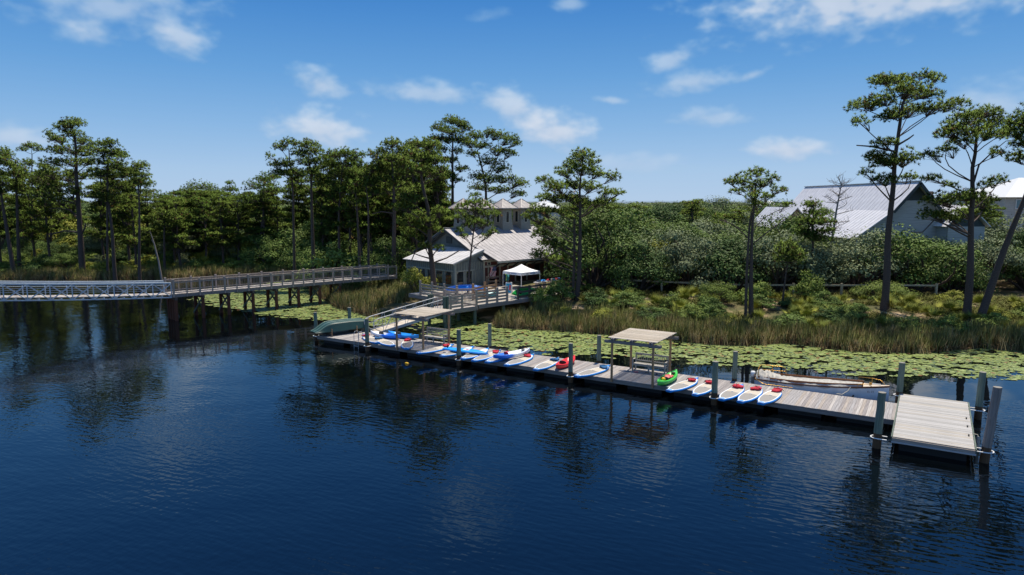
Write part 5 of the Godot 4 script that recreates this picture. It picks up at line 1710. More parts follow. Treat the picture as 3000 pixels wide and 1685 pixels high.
func make_launch() -> void:
	# white launch moored behind the dock, bow to the platform
	var o := thing("launch", "white motor launch with varnished trim and a grey canvas cover moored behind the dock", "boat", "", dock_xf * Transform3D(Basis(Vector3.UP, 0.04), Vector3(32.45, 0, -3.92)))
	var L := 3.12
	var hb := func(k: float) -> float: return 0.74 * (1.0 - pow(maxf(0.0, (k - 0.35) / 0.66), 2.4)) * (0.78 + 0.22 * smoothstep(0.0, 0.3, k))
	var gun := func(k: float) -> float: return 0.7 + 0.3 * k * k
	var rings := []
	var cols := []
	var n := 22
	for i in n + 1:
		var k := float(i) / n
		var w: float = maxf(hb.call(k), 0.012)
		var g: float = gun.call(k)
		var X := lerpf(-L, L, k)
		var pts := PackedVector3Array()
		for q in [[1.0, g], [0.97, g * 0.55], [0.86, 0.04], [0.55, -0.2], [0.0, -0.28]]:
			pts.push_back(Vector3(X - (0.03 if k > 0.98 and q[1] < 0.2 else 0.0), q[1], w * q[0]))
		for q in [[-0.55, -0.2], [-0.86, 0.04], [-0.97, g * 0.55], [-1.0, g]]:
			pts.push_back(Vector3(X, q[1], w * q[0]))
		rings.push_back(pts)
		cols.push_back(WHITE)
	var st := SurfaceTool.new()
	st.begin(Mesh.PRIMITIVE_TRIANGLES)
	st.set_smooth_group(0)
	for i in n:
		for j in 8:
			for p in [rings[i][j], rings[i + 1][j], rings[i + 1][j + 1], rings[i][j], rings[i + 1][j + 1], rings[i][j + 1]]:
				st.add_vertex(p)
	for j in range(1, 8):
		for p in [rings[0][0], rings[0][j], rings[0][j + 1]]:
			st.add_vertex(p)
	st.generate_normals()
	part("hull", st.commit(), M.hull_white, o)
	for s in [-1, 1]:
		var gp := []
		var cp := []
		for i in n + 1:
			var k := float(i) / n
			var w: float = maxf(hb.call(k), 0.012)
			gp.push_back(Vector3(lerpf(-L, L, k), gun.call(k) - 0.02, s * (w + 0.015)))
			if k < 0.82:
				cp.push_back(Vector3(lerpf(-L, L, k), gun.call(k) + 0.07, s * w * 0.86))
		var gm := MB.new()
		for i in gp.size() - 1:
			gm.bar(gp[i], gp[i + 1], 0.035, 0.08)
		part("rub_rail", gm.mesh(), M.mahogany, o)
		var km := MB.new()
		for i in cp.size() - 1:
			km.bar(cp[i], cp[i + 1], 0.025, 0.16)
		part("coaming", km.mesh(), M.varnish, o)
	var dk := MB.new()
	for i in n:
		var ka := float(i) / n
		var kb := float(i + 1) / n
		var wa: float = hb.call(ka)
		var wb: float = hb.call(kb)
		var xa := lerpf(-L, L, ka)
		var xb := lerpf(-L, L, kb)
		var ya: float = gun.call(ka) + 0.005
		var yb: float = gun.call(kb) + 0.005
		if ka > 0.79:
			for s in [-1, 1]:
				dk.face(Vector3(xa, ya + 0.04, 0), Vector3(xb, yb + 0.04, 0), Vector3(xb, yb, s * wb), Vector3.UP, WHITE, Vector2(xa, 0), Vector2(xb, 0), Vector2(xb, wb))
				dk.face(Vector3(xa, ya + 0.04, 0), Vector3(xb, yb, s * wb), Vector3(xa, ya, s * wa), Vector3.UP, WHITE, Vector2(xa, 0), Vector2(xb, wb), Vector2(xa, wa))
		else:
			for s in [-1, 1]:
				dk.face(Vector3(xa, ya, s * wa), Vector3(xb, yb, s * wb), Vector3(xb, yb, s * wb * 0.85), Vector3.UP, WHITE, Vector2(xa, 0), Vector2(xb, 0), Vector2(xb, 0.1))
				dk.face(Vector3(xa, ya, s * wa), Vector3(xb, yb, s * wb * 0.85), Vector3(xa, ya, s * wa * 0.85), Vector3.UP, WHITE, Vector2(xa, 0), Vector2(xb, 0.1), Vector2(xa, 0.1))
	part("deck", dk.mesh(), M.slat_0, o)
	# canvas cover: sagging, folded over the near side, crumpled at the stern
	var f := FastNoiseLite.new()
	f.seed = 3
	f.frequency = 0.9
	f.fractal_octaves = 3
	var cst := SurfaceTool.new()
	cst.begin(Mesh.PRIMITIVE_TRIANGLES)
	cst.set_smooth_group(0)
	var nx := 60
	var nz := 16
	var C := func(i: int, j: int) -> Vector3:
		var k := lerpf(0.01, 0.81, float(i) / nx)
		var q := float(j) / nz
		var w: float = hb.call(k)
		var X := lerpf(-L, L, k)
		var z := lerpf(-w * 0.84, w * 1.03, q)
		var heap := smoothstep(0.28, 0.06, k)
		var y: float = gun.call(k) + 0.06 + 0.12 * sin(q * PI * 0.9) * (0.4 + 0.6 * k) + heap * 0.24 * sin(q * PI)
		y -= 0.1 * exp(-pow((q - 0.35) / 0.25, 2.0)) * (1.0 - heap)
		y += f.get_noise_2d(X * (1.2 + heap * 3.0), z * (2.0 + heap * 3.0)) * (0.05 + heap * 0.16)
		if q > 0.9:
			y -= (q - 0.9) * 1.7 * (0.8 + 0.4 * sin(X * 5.0))
			z += (q - 0.9) * 0.2
		return Vector3(X, y, z)
	for i in nx:
		for j in nz:
			var p := [C.call(i, j), C.call(i + 1, j), C.call(i + 1, j + 1), C.call(i, j + 1)]
			for q in [0, 1, 2, 0, 2, 3]:
				cst.add_vertex(p[q])
	cst.generate_normals()
	part("canvas_cover", cst.commit(), M.canvas, o)
	# brass rails
	var rp := [Vector3(1.75, 0.92, -0.62), Vector3(1.75, 1.15, -0.62), Vector3(2.35, 1.19, -0.44), Vector3(2.72, 1.18, -0.28), Vector3(2.88, 1.06, -0.18), Vector3(2.95, 0.98, -0.12)]
	part("bow_rail", tube_mesh(rp, 0.016, 6), M.brass, o)
	part("bow_rail", tube_mesh([Vector3(1.75, 0.92, 0.6), Vector3(1.78, 1.06, 0.58), Vector3(2.2, 1.08, 0.48), Vector3(2.4, 0.96, 0.42)], 0.014, 6), M.brass, o)
	part("rail_post", tube_mesh([Vector3(2.35, 0.92, -0.44), Vector3(2.35, 1.19, -0.44)], 0.014, 6), M.brass, o)
	part("bow_light", box_mesh(Vector3(0.12, 0.1, 0.08)), M.brass, o, T(2.3, 1.02, 0.0))
	part("anchor_shaft", tube_mesh([Vector3(2.35, 1.02, 0), Vector3(2.75, 1.04, 0.02)], 0.018, 6), M.white_plastic, o)
	part("stern_rail", tube_mesh([Vector3(-2.95, 0.70, 0.45), Vector3(-2.95, 1.24, 0.45), Vector3(-3.0, 1.26, -0.4), Vector3(-1.9, 1.24, -0.6), Vector3(-1.75, 1.16, -0.62), Vector3(-1.7, 0.76, -0.62)], 0.018, 6), M.brass, o)
	part("stern_rail", tube_mesh([Vector3(-2.98, 1.00, 0.4), Vector3(-2.98, 1.00, -0.4), Vector3(-1.75, 1.00, -0.62)], 0.015, 6), M.brass, o)
	part("rail_post", tube_mesh([Vector3(-2.4, 0.70, -0.52), Vector3(-2.4, 1.25, -0.52)], 0.015, 6), M.brass, o)
	var mo := MB.new()
	blob(mo, Vector3(-3.25, 0.88, 0.25), Vector3(0.13, 0.16, 0.13), Basis.IDENTITY, 6, 0.08)
	part("motor_cowl", mo.mesh(false), M.white_plastic, o)
	part("motor_leg", box_mesh(Vector3(0.14, 0.9, 0.16)), M.timber, o, T(-3.25, 0.3, 0.25))
	var tm := TextMesh.new()
	tm.font = SystemFont.new()
	tm.font.font_names = PackedStringArray(["Droid Sans"])
	tm.text = "FL 31"
	tm.font_size = 64
	tm.pixel_size = 0.0022
	tm.depth = 0.006
	part("registration_number", tm, M.print_grey, o, Transform3D(Basis(Vector3.UP, 0.42), Vector3(2.33, 0.72, 0.5)))
	part("mooring_rope", tube_mesh([Vector3(1.45, 0.9, 0.68), Vector3(1.35, 0.7, 0.75), Vector3(1.1, 0.5, 0.83), Vector3(0.85, 0.516, 0.9)], 0.02, 5), M.rope, o)
	part("stern_rope", tube_mesh([Vector3(-3.2, 0.95, 0.28), Vector3(-3.05, 0.7, 0.6), Vector3(-2.6, 0.53, 0.8), Vector3(-1.6, 0.54, 0.84), Vector3(-1.2, 0.54, 0.86)], 0.014, 5), M.brass, o)
	part("fender", tube_mesh([Vector3(1.6, 0.5, 0.66), Vector3(1.5, 0.22, 0.72)], 0.04, 6), M.strap_black, o)

# ---------------------------------------------------------------- gangway, bridge, boardwalk, fence
func make_gangway() -> void:
	var lo := Vector3(-10.05, 0.56, -49.25)
	var xf := Transform3D(Basis(Vector3.UP, HOUSE_TURN), lo)
	var o := thing("gangway", "sloping aluminium gangway with looped tube rails between the dock and the terrace", "gangway", "", xf)
	var L := 6.3
	var rise := 0.86
	var up := func(x: float, dy: float, z: float) -> Vector3: return Vector3(x, rise * x / L + dy, z)
	for i in 21:
		var x := 0.15 + i * 0.3
		var mb := MB.new()
		mb.bar(up.call(x - 0.142, 0.0, 0), up.call(x + 0.142, 0.0, 0), 1.12, 0.035)
		part("tread_plank", mb.mesh(), M["slat_%d" % (rng.randi() % 3)], o)
	for z in [-0.6, 0.6]:
		part("side_beam", bar_mesh(up.call(-0.05, -0.05, z), up.call(L, -0.05, z), 0.06, 0.2), M.aluminium, o)
		var rail := [up.call(0.1, 0.05, z), up.call(-0.3, 0.3, z), up.call(-0.5, 0.55, z), up.call(-0.5, 0.8, z), up.call(-0.35, 0.96, z), up.call(0.0, 1.02, z), up.call(L - 0.3, 1.02, z), up.call(L - 0.05, 0.96, z), up.call(L, 0.8, z), up.call(L - 0.06, 0.1, z)]
		part("handrail", tube_mesh(rail, 0.03, 7), M.aluminium, o)
		part("mid_rail", tube_mesh([up.call(-0.5, 0.62, z), up.call(0.6, 0.52, z)], 0.018, 5), M.aluminium, o)
		var k := 6
		for i in k:
			var x0 := 0.25 + i * (L - 0.5) / k
			var x1 := x0 + (L - 0.5) / k
			part("upright", tube_mesh([up.call(x0 + 0.12, 0.05, z), up.call(x0, 1.0, z)], 0.02, 5), M.aluminium, o)
			part("brace", tube_mesh([up.call(x0 + 0.25, 0.05, z), up.call(x1 - 0.1, 1.0, z)], 0.018, 5), M.aluminium, o)

func make_bridge() -> void:
	var xf := Transform3D(Basis(Vector3.UP, HOUSE_TURN), Vector3(-28.5, 0, -56.6))
	var o := thing("truss_footbridge", "white metal truss footbridge entering from the left edge", "bridge", "", xf)
	var y := func(x: float) -> float: return 2.02 + 0.06 * -x + 0.0015 * x * x
	var panel := 1.415
	var n := 12
	for z in [0.0, -1.85]:
		var top := []
		var bot := []
		for i in n + 1:
			var x := -panel * i
			top.push_back(Vector3(x, y.call(x) + 1.17, z))
			bot.push_back(Vector3(x, y.call(x), z))
		for q in [[top, "top_chord"], [bot, "bottom_chord"]]:
			var mb := MB.new()
			for i in n:
				mb.bar(q[0][i], q[0][i + 1], 0.09, 0.09)
			part(q[1], mb.mesh(), M.white_metal, o)
		for i in n + 1:
			part("upright", bar_mesh(bot[i], top[i], 0.07, 0.07), M.white_metal, o)
			if i < n and z == 0.0:
				part("diagonal", tube_mesh([bot[i], top[i + 1]], 0.045, 5), M.white_metal, o)
				part("diagonal", tube_mesh([bot[i + 1] + Vector3(0, 0, 0.03), top[i] + Vector3(0, 0, 0.03)], 0.045, 5), M.white_metal, o)
		for hgt in [0.35, 0.5, 0.65, 0.8] if z < -1.0 else []:
			var rp := []
			for p in bot:
				rp.push_back(p + Vector3(0, hgt + 0.06, -0.09 if z == 0.0 else 0.09))
			part("rail", tube_mesh(rp, 0.014, 5), M.white_metal, o)
		var cap := []
		for p in top:
			cap.push_back(p + Vector3(0, 0.09, 0))
		part("hand_rail", tube_mesh(cap, 0.028, 6), M.white_metal, o)
	for i in n * 9:
		var x := -(i + 0.5) * panel / 9.0
		part("deck_plank", box_mesh_cached(Vector3(0.15, 0.04, 1.66)), M["plank_%d" % (rng.randi() % 6)], o, T(x, y.call(x) + 0.2, -0.925))
	for i in n:
		var x := -(i + 0.5) * panel
		part("floor_beam", box_mesh(Vector3(0.09, 0.12, 1.8)), M.white_metal, o, T(x, y.call(x) + 0.08, -0.925))
	# the timber boardwalk that carries on to the land
	var w := thing("boardwalk", "raised timber boardwalk with railings running from the white bridge to the land", "boardwalk", "", xf)
	var L := 22.4
	var dy := func(x: float) -> float: return 2.28 - 0.006 * x
	for i in int(L / 0.15):
		var x := 0.08 + i * 0.15
		part("deck_plank", box_mesh_cached(Vector3(0.143, 0.04, 1.9)), M["plank_%d" % (rng.randi() % 6)], w, T(x, dy.call(x) + rng.randf_range(-0.003, 0.003), -0.9))
	for z in [0.05, -0.9, -1.85]:
		part("joist", bar_mesh(Vector3(0, dy.call(0.0) - 0.15, z), Vector3(L, dy.call(L) - 0.15, z), 0.07, 0.25), M.timber, w)
	for z in [0.12, -1.92]:
		var k := int(L / 1.06)
		for i in k + 1:
			var x := 0.15 + i * 1.06
			var tall := i % 2 == 0
			part("rail_post", box_mesh_cached(Vector3(0.13, 1.46, 0.13) if tall else Vector3(0.09, 1.36, 0.09)), M.rail_timber, w, T(x, dy.call(x) + (0.46 if tall else 0.4), z))
			if tall:
				part("post_cap", box_mesh_cached(Vector3(0.17, 0.05, 0.17)), M.rail_timber, w, T(x, dy.call(x) + 1.215, z))
		for q in [[1.08, 0.045, 0.14], [0.97, 0.08, 0.04], [0.14, 0.08, 0.04]]:
			part("rail", bar_mesh(Vector3(0, dy.call(0.0) + q[0], z), Vector3(L, dy.call(L) + q[0], z), q[2], q[1]), M.rail_timber, w)
		var pk := MB.new()
		for i in int(L / 0.14):
			var x := 0.1 + i * 0.14
			pk.box(Vector3(x, dy.call(x) + 0.54, z), Vector3(0.014, 0.72, 0.014))
		part("pickets", pk.mesh(), M.timber, w).set_meta("kind", "stuff")
	# pile bents
	for i in 8:
		var x := 0.3 + 2.2 * i
		var top: float = dy.call(x) - 0.28
		part("cap_beam", box_mesh(Vector3(0.2, 0.24, 2.3)), M.dark_timber, w, T(x, top - 0.12, -0.9))
		for z in [0.0, -1.8] if i > 0 else [0.0, -0.6, -1.2, -1.8]:
			var m := MB.new()
			m.tube(PackedVector3Array([Vector3(x, -1.4, z), Vector3(x, top - 0.2, z)]), PackedFloat32Array([0.15, 0.14]), 10)
			part("pile", m.mesh(), M.red_pile, w)
		part("cross_brace", bar_mesh(Vector3(x + 0.17, 0.25, 0.1), Vector3(x + 0.17, top - 0.35, -1.9), 0.05, 0.16), M.green_timber, w)
		if i > 0:
			part("cross_brace", bar_mesh(Vector3(x - 0.17, 0.25, -1.9), Vector3(x - 0.17, top - 0.35, 0.1), 0.05, 0.16), M.green_timber, w)

var cached := {}
func box_mesh_cached(size: Vector3) -> ArrayMesh:
	if not cached.has(size):
		cached[size] = box_mesh(size)
	return cached[size]

func make_fence() -> void:
	var pts := [Vector2(10.5, -64.4), Vector2(14.0, -63.4), Vector2(17.6, -62.6), Vector2(21.5, -61.8), Vector2(25.4, -61.1), Vector2(29.5, -60.6), Vector2(33.6, -60.2), Vector2(37.6, -60.0)]
	var o := thing("rail_fence", "pale two-rail timber fence along the sandy path", "fence", "", Transform3D(Basis.IDENTITY, Vector3(10.5, ground(10.5, -64.4), -64.4)))
	var at := func(p: Vector2, h: float) -> Vector3: return Vector3(p.x - 10.5, ground(p.x, p.y) + h - ground(10.5, -64.4), p.y + 64.4)
	for i in pts.size():
		part("post", box_mesh(Vector3(0.17, 1.5, 0.17)), M.fence_wood, o, Transform3D(Basis.IDENTITY, at.call(pts[i], 0.55)))
		if i < pts.size() - 1:
			for h in [1.12, 0.12]:
				part("rail", bar_mesh(at.call(pts[i], h), at.call(pts[i + 1], h), 0.05, 0.15), M.fence_wood, o)
	# sandy path in front of it
	var mb := MB.new()
	var c := []
	for i in 29:
		var k := i / 28.0 * 7.0
		var a: Vector2 = pts[mini(int(k), 6)]
		var b: Vector2 = pts[mini(int(k) + 1, 7)]
		c.push_back(a.lerp(b, k - mini(int(k), 6)))
	for i in 28:
		var q := []
		for p in [c[i] + Vector2(0, 0.35), c[i + 1] + Vector2(0, 0.35), c[i + 1] + Vector2(0, 1.75), c[i] + Vector2(0, 1.75)]:
			q.push_back(Vector3(p.x, ground(p.x, p.y) + 0.05, p.y))
		mb.face(q[0], q[1], q[2], Vector3.UP, WHITE, Vector2(q[0].x, q[0].z), Vector2(q[1].x, q[1].z), Vector2(q[2].x, q[2].z))
		mb.face(q[0], q[2], q[3], Vector3.UP, WHITE, Vector2(q[0].x, q[0].z), Vector2(q[2].x, q[2].z), Vector2(q[3].x, q[3].z))
	struct("sandy_path", mb.mesh(), mat("sand", rgb(206, 192, 172), 0.95, gray_tex(41, 0.04, 0.75, 1.0), Vector3(0.4, 0.4, 1)))

# ---------------------------------------------------------------- boathouse
func lap_siding(a: Vector3, b: Vector3, y0: float, y1: float, out: Vector3, step: float, taper := Vector2.ZERO) -> ArrayMesh:
	# lapped boards on a wall from a to b; taper moves both ends inwards (a side, b side) by the top
	var mb := MB.new()
	var n := int(ceil((y1 - y0) / step))
	var d := (b - a).normalized()
	for i in n:
		var l := y0 + i * (y1 - y0) / n
		var h := y0 + (i + 1) * (y1 - y0) / n
		var k0 := (l - y0) / (y1 - y0)
		var k1 := (h - y0) / (y1 - y0)
		var p0 := a + d * taper.x * k0 + Vector3(0, l, 0) + out * 0.035
		var p1 := b - d * taper.y * k0 + Vector3(0, l, 0) + out * 0.035
		var p2 := b - d * taper.y * k1 + Vector3(0, h, 0) + out * 0.008
		var p3 := a + d * taper.x * k1 + Vector3(0, h, 0) + out * 0.008
		var m := (out + Vector3(0, 0.12, 0)).normalized()
		var lu := p0.distance_to(p1)
		var o := Vector2(i * 0.7, i * 0.31)
		mb.face(p0, p1, p2, m, WHITE, o, o + Vector2(lu, 0), o + Vector2(lu, step))
		mb.face(p0, p2, p3, m, WHITE, o, o + Vector2(lu, step), o + Vector2(0, step))
		var q0 := p0 - out * 0.03
		var q1 := p1 - out * 0.03
		mb.face(p0, p1, q1, Vector3.DOWN, WHITE, o, o + Vector2(lu, 0), o + Vector2(lu, 0.03))
		mb.face(p0, q1, q0, Vector3.DOWN, WHITE, o, o + Vector2(lu, 0.03), o + Vector2(0, 0.03))
	return mb.mesh()

func roof_slope(root: Node3D, a: Vector3, b: Vector3, e: Vector3, d: Vector3, w: float, m: Material, seam: Material, called := "roof_panel") -> void:
	# metal panels with raised seams on the slope a-b (eave) to d-e (ridge)
	var n := maxi(1, int(round(a.distance_to(b) / w)))
	var nrm := (b - a).cross(d - a).normalized()
	if nrm.y < 0.0:
		nrm = -nrm
	for i in n:
		var k0 := float(i) / n
		var k1 := float(i + 1) / n
		var mb := MB.new()
		var p := [a.lerp(b, k0), a.lerp(b, k1), d.lerp(e, k1), d.lerp(e, k0)]
		mb.quad(p[0], p[1], p[2], p[3])
		var dn := nrm * -0.06
		mb.quad(p[0] + dn, p[1] + dn, p[2] + dn, p[3] + dn)
		mb.quad(p[0], p[1], p[1] + dn, p[0] + dn)
		if i == 0:
			mb.quad(p[0], p[3], p[3] + dn, p[0] + dn)
		if i == n - 1:
			mb.quad(p[1], p[2], p[2] + dn, p[1] + dn)
		# the standing seam along one edge
		var sd: Vector3 = (p[1] - p[0]).normalized() * 0.022
		var up := nrm * 0.022
		mb.quad(p[0] + up, p[3] + up, p[3] + sd, p[0] + sd)
		mb.quad(p[0] + up, p[3] + up, p[3] - sd * 0.0, p[0] - sd * 0.0)
		part(called, mb.mesh(), m, root)

func wall_with(root: Node3D, called: String, a: Vector3, b: Vector3, y0: float, y1: float, thick: float, holes: Array, m: Material) -> void:
	# a wall from a to b (base line) with openings [from, to, bottom, top] along it
	var d := (b - a).normalized()
	var l := a.distance_to(b)
	var z := Vector3.UP.cross(d)
	var bs := Basis(d, Vector3.UP, -z) if false else Basis(d, Vector3.UP, d.cross(Vector3.UP))
	var mb := MB.new()
	var at := 0.0
	var add := func(x0: float, x1: float, l0: float, l1: float) -> void:
		if x1 - x0 > 0.01 and l1 - l0 > 0.01:
			mb.box(a + d * (x0 + x1) * 0.5 + Vector3(0, (l0 + l1) * 0.5, 0), Vector3(x1 - x0, l1 - l0, thick), bs)
	for h in holes:
		add.call(at, h[0], y0, y1)
		add.call(h[0], h[1], y0, h[2])
		add.call(h[0], h[1], h[3], y1)
		at = h[1]
	add.call(at, l, y0, y1)
	part(called, mb.mesh(), m, root)

func window_at(root: Node3D, a: Vector3, b: Vector3, y0: float, y1: float, fm: Material, gm: Material, out: Vector3, fw := 0.07) -> void:
	# frame and pane filling an opening
	var c := (a + b) * 0.5
	var d := (b - a).normalized()
	var l := a.distance_to(b)
	var bs := Basis(d, Vector3.UP, d.cross(Vector3.UP))
	var mb := MB.new()
	for s in [-1.0, 1.0]:
		mb.box(c + d * s * (l * 0.5 - fw * 0.5) + Vector3(0, (y0 + y1) * 0.5, 0) + out * 0.03, Vector3(fw, y1 - y0, 0.1), bs)
	for y in [y0 + fw * 0.5, y1 - fw * 0.5]:
		mb.box(c + Vector3(0, y, 0) + out * 0.03, Vector3(l - fw * 2.0, fw, 0.1), bs)
	var w := part("window", mb.mesh(), fm, root)
	var g := MB.new()
	g.box(c + Vector3(0, (y0 + y1) * 0.5, 0), Vector3(l - fw * 2.0, y1 - y0 - fw * 2.0, 0.012), bs)
	part("pane", g.mesh(), gm, w)

func battens(root: Node3D, a: Vector3, b: Vector3, y0: float, y1: float, out: Vector3, step: float, m: Material) -> void:
	var n := int(a.distance_to(b) / step)
	for i in n + 1:
		var p := a.lerp(b, (i + 0.5) / (n + 1)) + out * 0.012
		part("batten", box_mesh_cached(Vector3(0.05, y1 - y0, 0.05)), m, root, Transform3D(Basis.IDENTITY, p + Vector3(0, (y0 + y1) * 0.5, 0)))

func make_boathouse() -> void:
	var o := thing("boathouse", "grey boathouse with a metal gable roof and four little pyramid-roofed towers along its ridge", "building", "", house_xf)
	var F := 1.6
	# walls; x runs along the ridge, z towards the terrace
	wall_with(o, "front_wall", Vector3(0, 0, -0.08), Vector3(12.2, 0, -0.08), F - 0.4, 4.1, 0.14, [[0.75, 2.15, F, 3.25], [4.6, 6.1, F, 3.25], [7.4, 8.3, 2.5, 3.2]], M.maroon_siding)
	wall_with(o, "gable_wall", Vector3(0.08, 0, -0.16), Vector3(0.08, 0, -10.9), F - 0.4, 4.3, 0.14, [], M.board_batten)
	wall_with(o, "back_wall", Vector3(0, 0, -10.95), Vector3(12.2, 0, -10.95), F - 0.4, 4.3, 0.14, [], M.board_batten)
	wall_with(o, "end_wall", Vector3(12.1, 0, -0.16), Vector3(12.1, 0, -10.88), F - 0.4, 4.3, 0.14, [], M.board_batten)
	for x in [0.04, 12.1]:
		var g := MB.new()
		g.quad(Vector3(x, 4.3, -0.3), Vector3(x, 4.3, -10.75), Vector3(x, 6.95, -5.5), Vector3(x, 6.95, -5.5))
		part("gable", g.mesh(), M.board_batten, o)
	battens(o, Vector3(-0.02, 0, -0.6), Vector3(-0.02, 0, -10.4), 4.3, 5.0, Vector3.ZERO, 0.4, M.siding_trim)
	part("gable_beam", box_mesh(Vector3(0.09, 0.22, 9.6)), M.siding_trim, o, T(-0.04, 5.05, -5.5))
	part("gable_vent", box_mesh(Vector3(0.07, 0.7, 0.9)), M.fascia_dark, o, T(-0.03, 5.9, -5.5))
	part("corner_board", box_mesh(Vector3(0.16, 2.6, 0.16)), M.trim_pale, o, T(0.02, 2.8, 0.03))
	# small high windows and brackets under the porch roof
	part("porch_beam", box_mesh(Vector3(12.2, 0.2, 0.1)), M.trim_pale, o, T(6.1, 3.4, 0.05))
	part("porch_beam", box_mesh(Vector3(12.2, 0.14, 0.1)), M.trim_pale, o, T(6.1, 3.95, 0.05))
	for i in 9:
		var x := 0.7 + i * 1.38
		window_at(o, Vector3(x - 0.22, 0, 0.02), Vector3(x + 0.22, 0, 0.02), 3.54, 3.86, M.trim_pale, M.fascia_dark, Vector3(0, 0, 1), 0.05)
		part("bracket", bar_mesh(Vector3(x + 0.69, 3.2, 0.06), Vector3(x + 0.69, 4.05, 1.5), 0.11, 0.13), M.fascia_dark, o)
		part("bracket_arm", bar_mesh(Vector3(x + 0.69, 4.16, 0.06), Vector3(x + 0.69, 4.02, 1.85), 0.1, 0.13), M.fascia_dark, o)
	for x in [0.66, 2.24, 3.4, 4.5, 6.2, 9.0, 9.3, 10.4]:
		part("wall_trim", box_mesh(Vector3(0.13, 1.75, 0.08)), M.trim_pale, o, T(x, 2.475, 0.03))
	window_at(o, Vector3(7.4, 0, -0.08), Vector3(8.3, 0, -0.08), 2.5, 3.2, M.fascia_dark, M.glass, Vector3(0, 0, 1))
	# room behind the doors
	part("shop_floor", box_mesh(Vector3(11.9, 0.08, 10.6)), M.shop_floor, o, T(6.1, F - 0.05, -5.5))
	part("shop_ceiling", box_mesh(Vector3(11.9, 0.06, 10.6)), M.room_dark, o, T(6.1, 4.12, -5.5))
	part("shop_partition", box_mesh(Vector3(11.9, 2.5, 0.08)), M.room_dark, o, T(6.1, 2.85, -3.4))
	for q in [[0.75, 2.15], [4.6, 6.1]]:
		var dw := part("door_frame", box_mesh(Vector3(q[1] - q[0], 0.1, 0.2)), M.window_frame, o, T((q[0] + q[1]) * 0.5, 3.2, -0.06))
		for s in [-1.0, 1.0]:
			part("jamb", box_mesh(Vector3(0.08, 1.55, 0.2)), M.window_frame, dw, T(s * (q[1] - q[0] - 0.08) * 0.5, -0.825, 0))
	# roofs
	roof_slope(o, Vector3(-0.75, 4.2, 0.6), Vector3(12.8, 4.2, 0.6), Vector3(12.8, 7.17, -5.5), Vector3(-0.75, 7.17, -5.5), 0.6, M.roof_metal, M.roof_seam)
	roof_slope(o, Vector3(-0.75, 4.2, -11.6), Vector3(12.8, 4.2, -11.6), Vector3(12.8, 7.17, -5.5), Vector3(-0.75, 7.17, -5.5), 0.6, M.roof_metal, M.roof_seam)
	roof_slope(o, Vector3(0.2, 4.08, 2.0), Vector3(13.4, 4.08, 2.0), Vector3(13.4, 5.46, -1.8), Vector3(0.2, 5.46, -1.8), 0.6, M.roof_metal, M.roof_seam, "porch_roof_panel")
	part("ridge_cap", box_mesh(Vector3(13.6, 0.05, 0.3)), M.roof_metal, o, T(6.02, 7.21, -5.5))
	for s in [[0.6, -5.5], [-11.6, -5.5]]:
		part("rake_board", bar_mesh(Vector3(-0.72, 4.05, s[0]), Vector3(-0.72, 7.03, s[1]), 0.08, 0.2), M.fascia_dark, o)
		part("rafter_tail", bar_mesh(Vector3(-0.38, 3.98, lerpf(s[0], s[1], 0.05)), Vector3(-0.38, 6.9, s[1]), 0.1, 0.16), M.fascia_dark, o)
	part("porch_fascia", box_mesh(Vector3(13.2, 0.16, 0.05)), M.siding_trim, o, T(6.8, 3.95, 1.97))
	# the low wing in front of the gable: windows all round
	var U := -3.7
	var hs := []
	for i in 5:
		hs.push_back([0.35 + i * 1.45, 1.5 + i * 1.45, 1.78, 3.15])
	wall_with(o, "wing_wall", Vector3(U, 0, -0.07), Vector3(U, 0, -7.8), F - 0.5, 4.05, 0.14, hs, M.board_batten)
	for h in hs:
		window_at(o, Vector3(U, 0, -0.07 - h[0]), Vector3(U, 0, -0.07 - h[1]), h[2], h[3], M.siding_trim, M.glass, Vector3(-1, 0, 0), 0.05)
	var hs2 := [[0.2, 1.15, 1.78, 3.15], [1.4, 2.25, 1.78, 3.15]]
	wall_with(o, "wing_wall", Vector3(U - 0.07, 0, 0), Vector3(-0.02, 0, 0), F - 0.5, 4.05, 0.14, hs2, M.board_batten)
	for h in hs2:
		window_at(o, Vector3(U - 0.07 + h[0], 0, 0), Vector3(U - 0.07 + h[1], 0, 0), h[2], h[3], M.siding_trim, M.glass, Vector3(0, 0, 1), 0.05)
	wall_with(o, "wing_wall", Vector3(U - 0.07, 0, -7.87), Vector3(-0.02, 0, -7.87), F - 0.5, 4.05, 0.14, [], M.board_batten)
	for z in [0.02, -7.9]:
		var g := MB.new()
		g.quad(Vector3(U, 4.05, z), Vector3(-0.03, 4.05, z), Vector3(-0.03, 5.12, z), Vector3(U, 4.06, z))
		part("wing_gable", g.mesh(), M.board_batten, o)
	battens(o, Vector3(U - 0.1, 0, -0.2), Vector3(U - 0.1, 0, -7.7), 3.2, 4.0, Vector3.ZERO, 0.35, M.siding_trim)
	battens(o, Vector3(U + 0.2, 0, 0.1), Vector3(-0.15, 0, 0.1), 3.2, 4.0, Vector3.ZERO, 0.35, M.siding_trim)
	battens(o, Vector3(-1.25, 0, 0.1), Vector3(-0.15, 0, 0.1), F - 0.3, 3.1, Vector3.ZERO, 0.35, M.siding_trim)
	part("corner_board", box_mesh(Vector3(0.2, 2.9, 0.2)), M.siding_trim, o, T(U - 0.04, 2.55, 0.05))
	part("corner_board", box_mesh(Vector3(0.2, 2.9, 0.2)), M.siding_trim, o, T(U - 0.04, 2.55, -7.9))
	part("sill_board", box_mesh(Vector3(0.1, 0.1, 7.6)), M.siding_trim, o, T(U - 0.09, 1.73, -3.95))
	part("sill_board", box_mesh(Vector3(2.4, 0.1, 0.1)), M.siding_trim, o, T(U + 1.2, 1.73, 0.09))
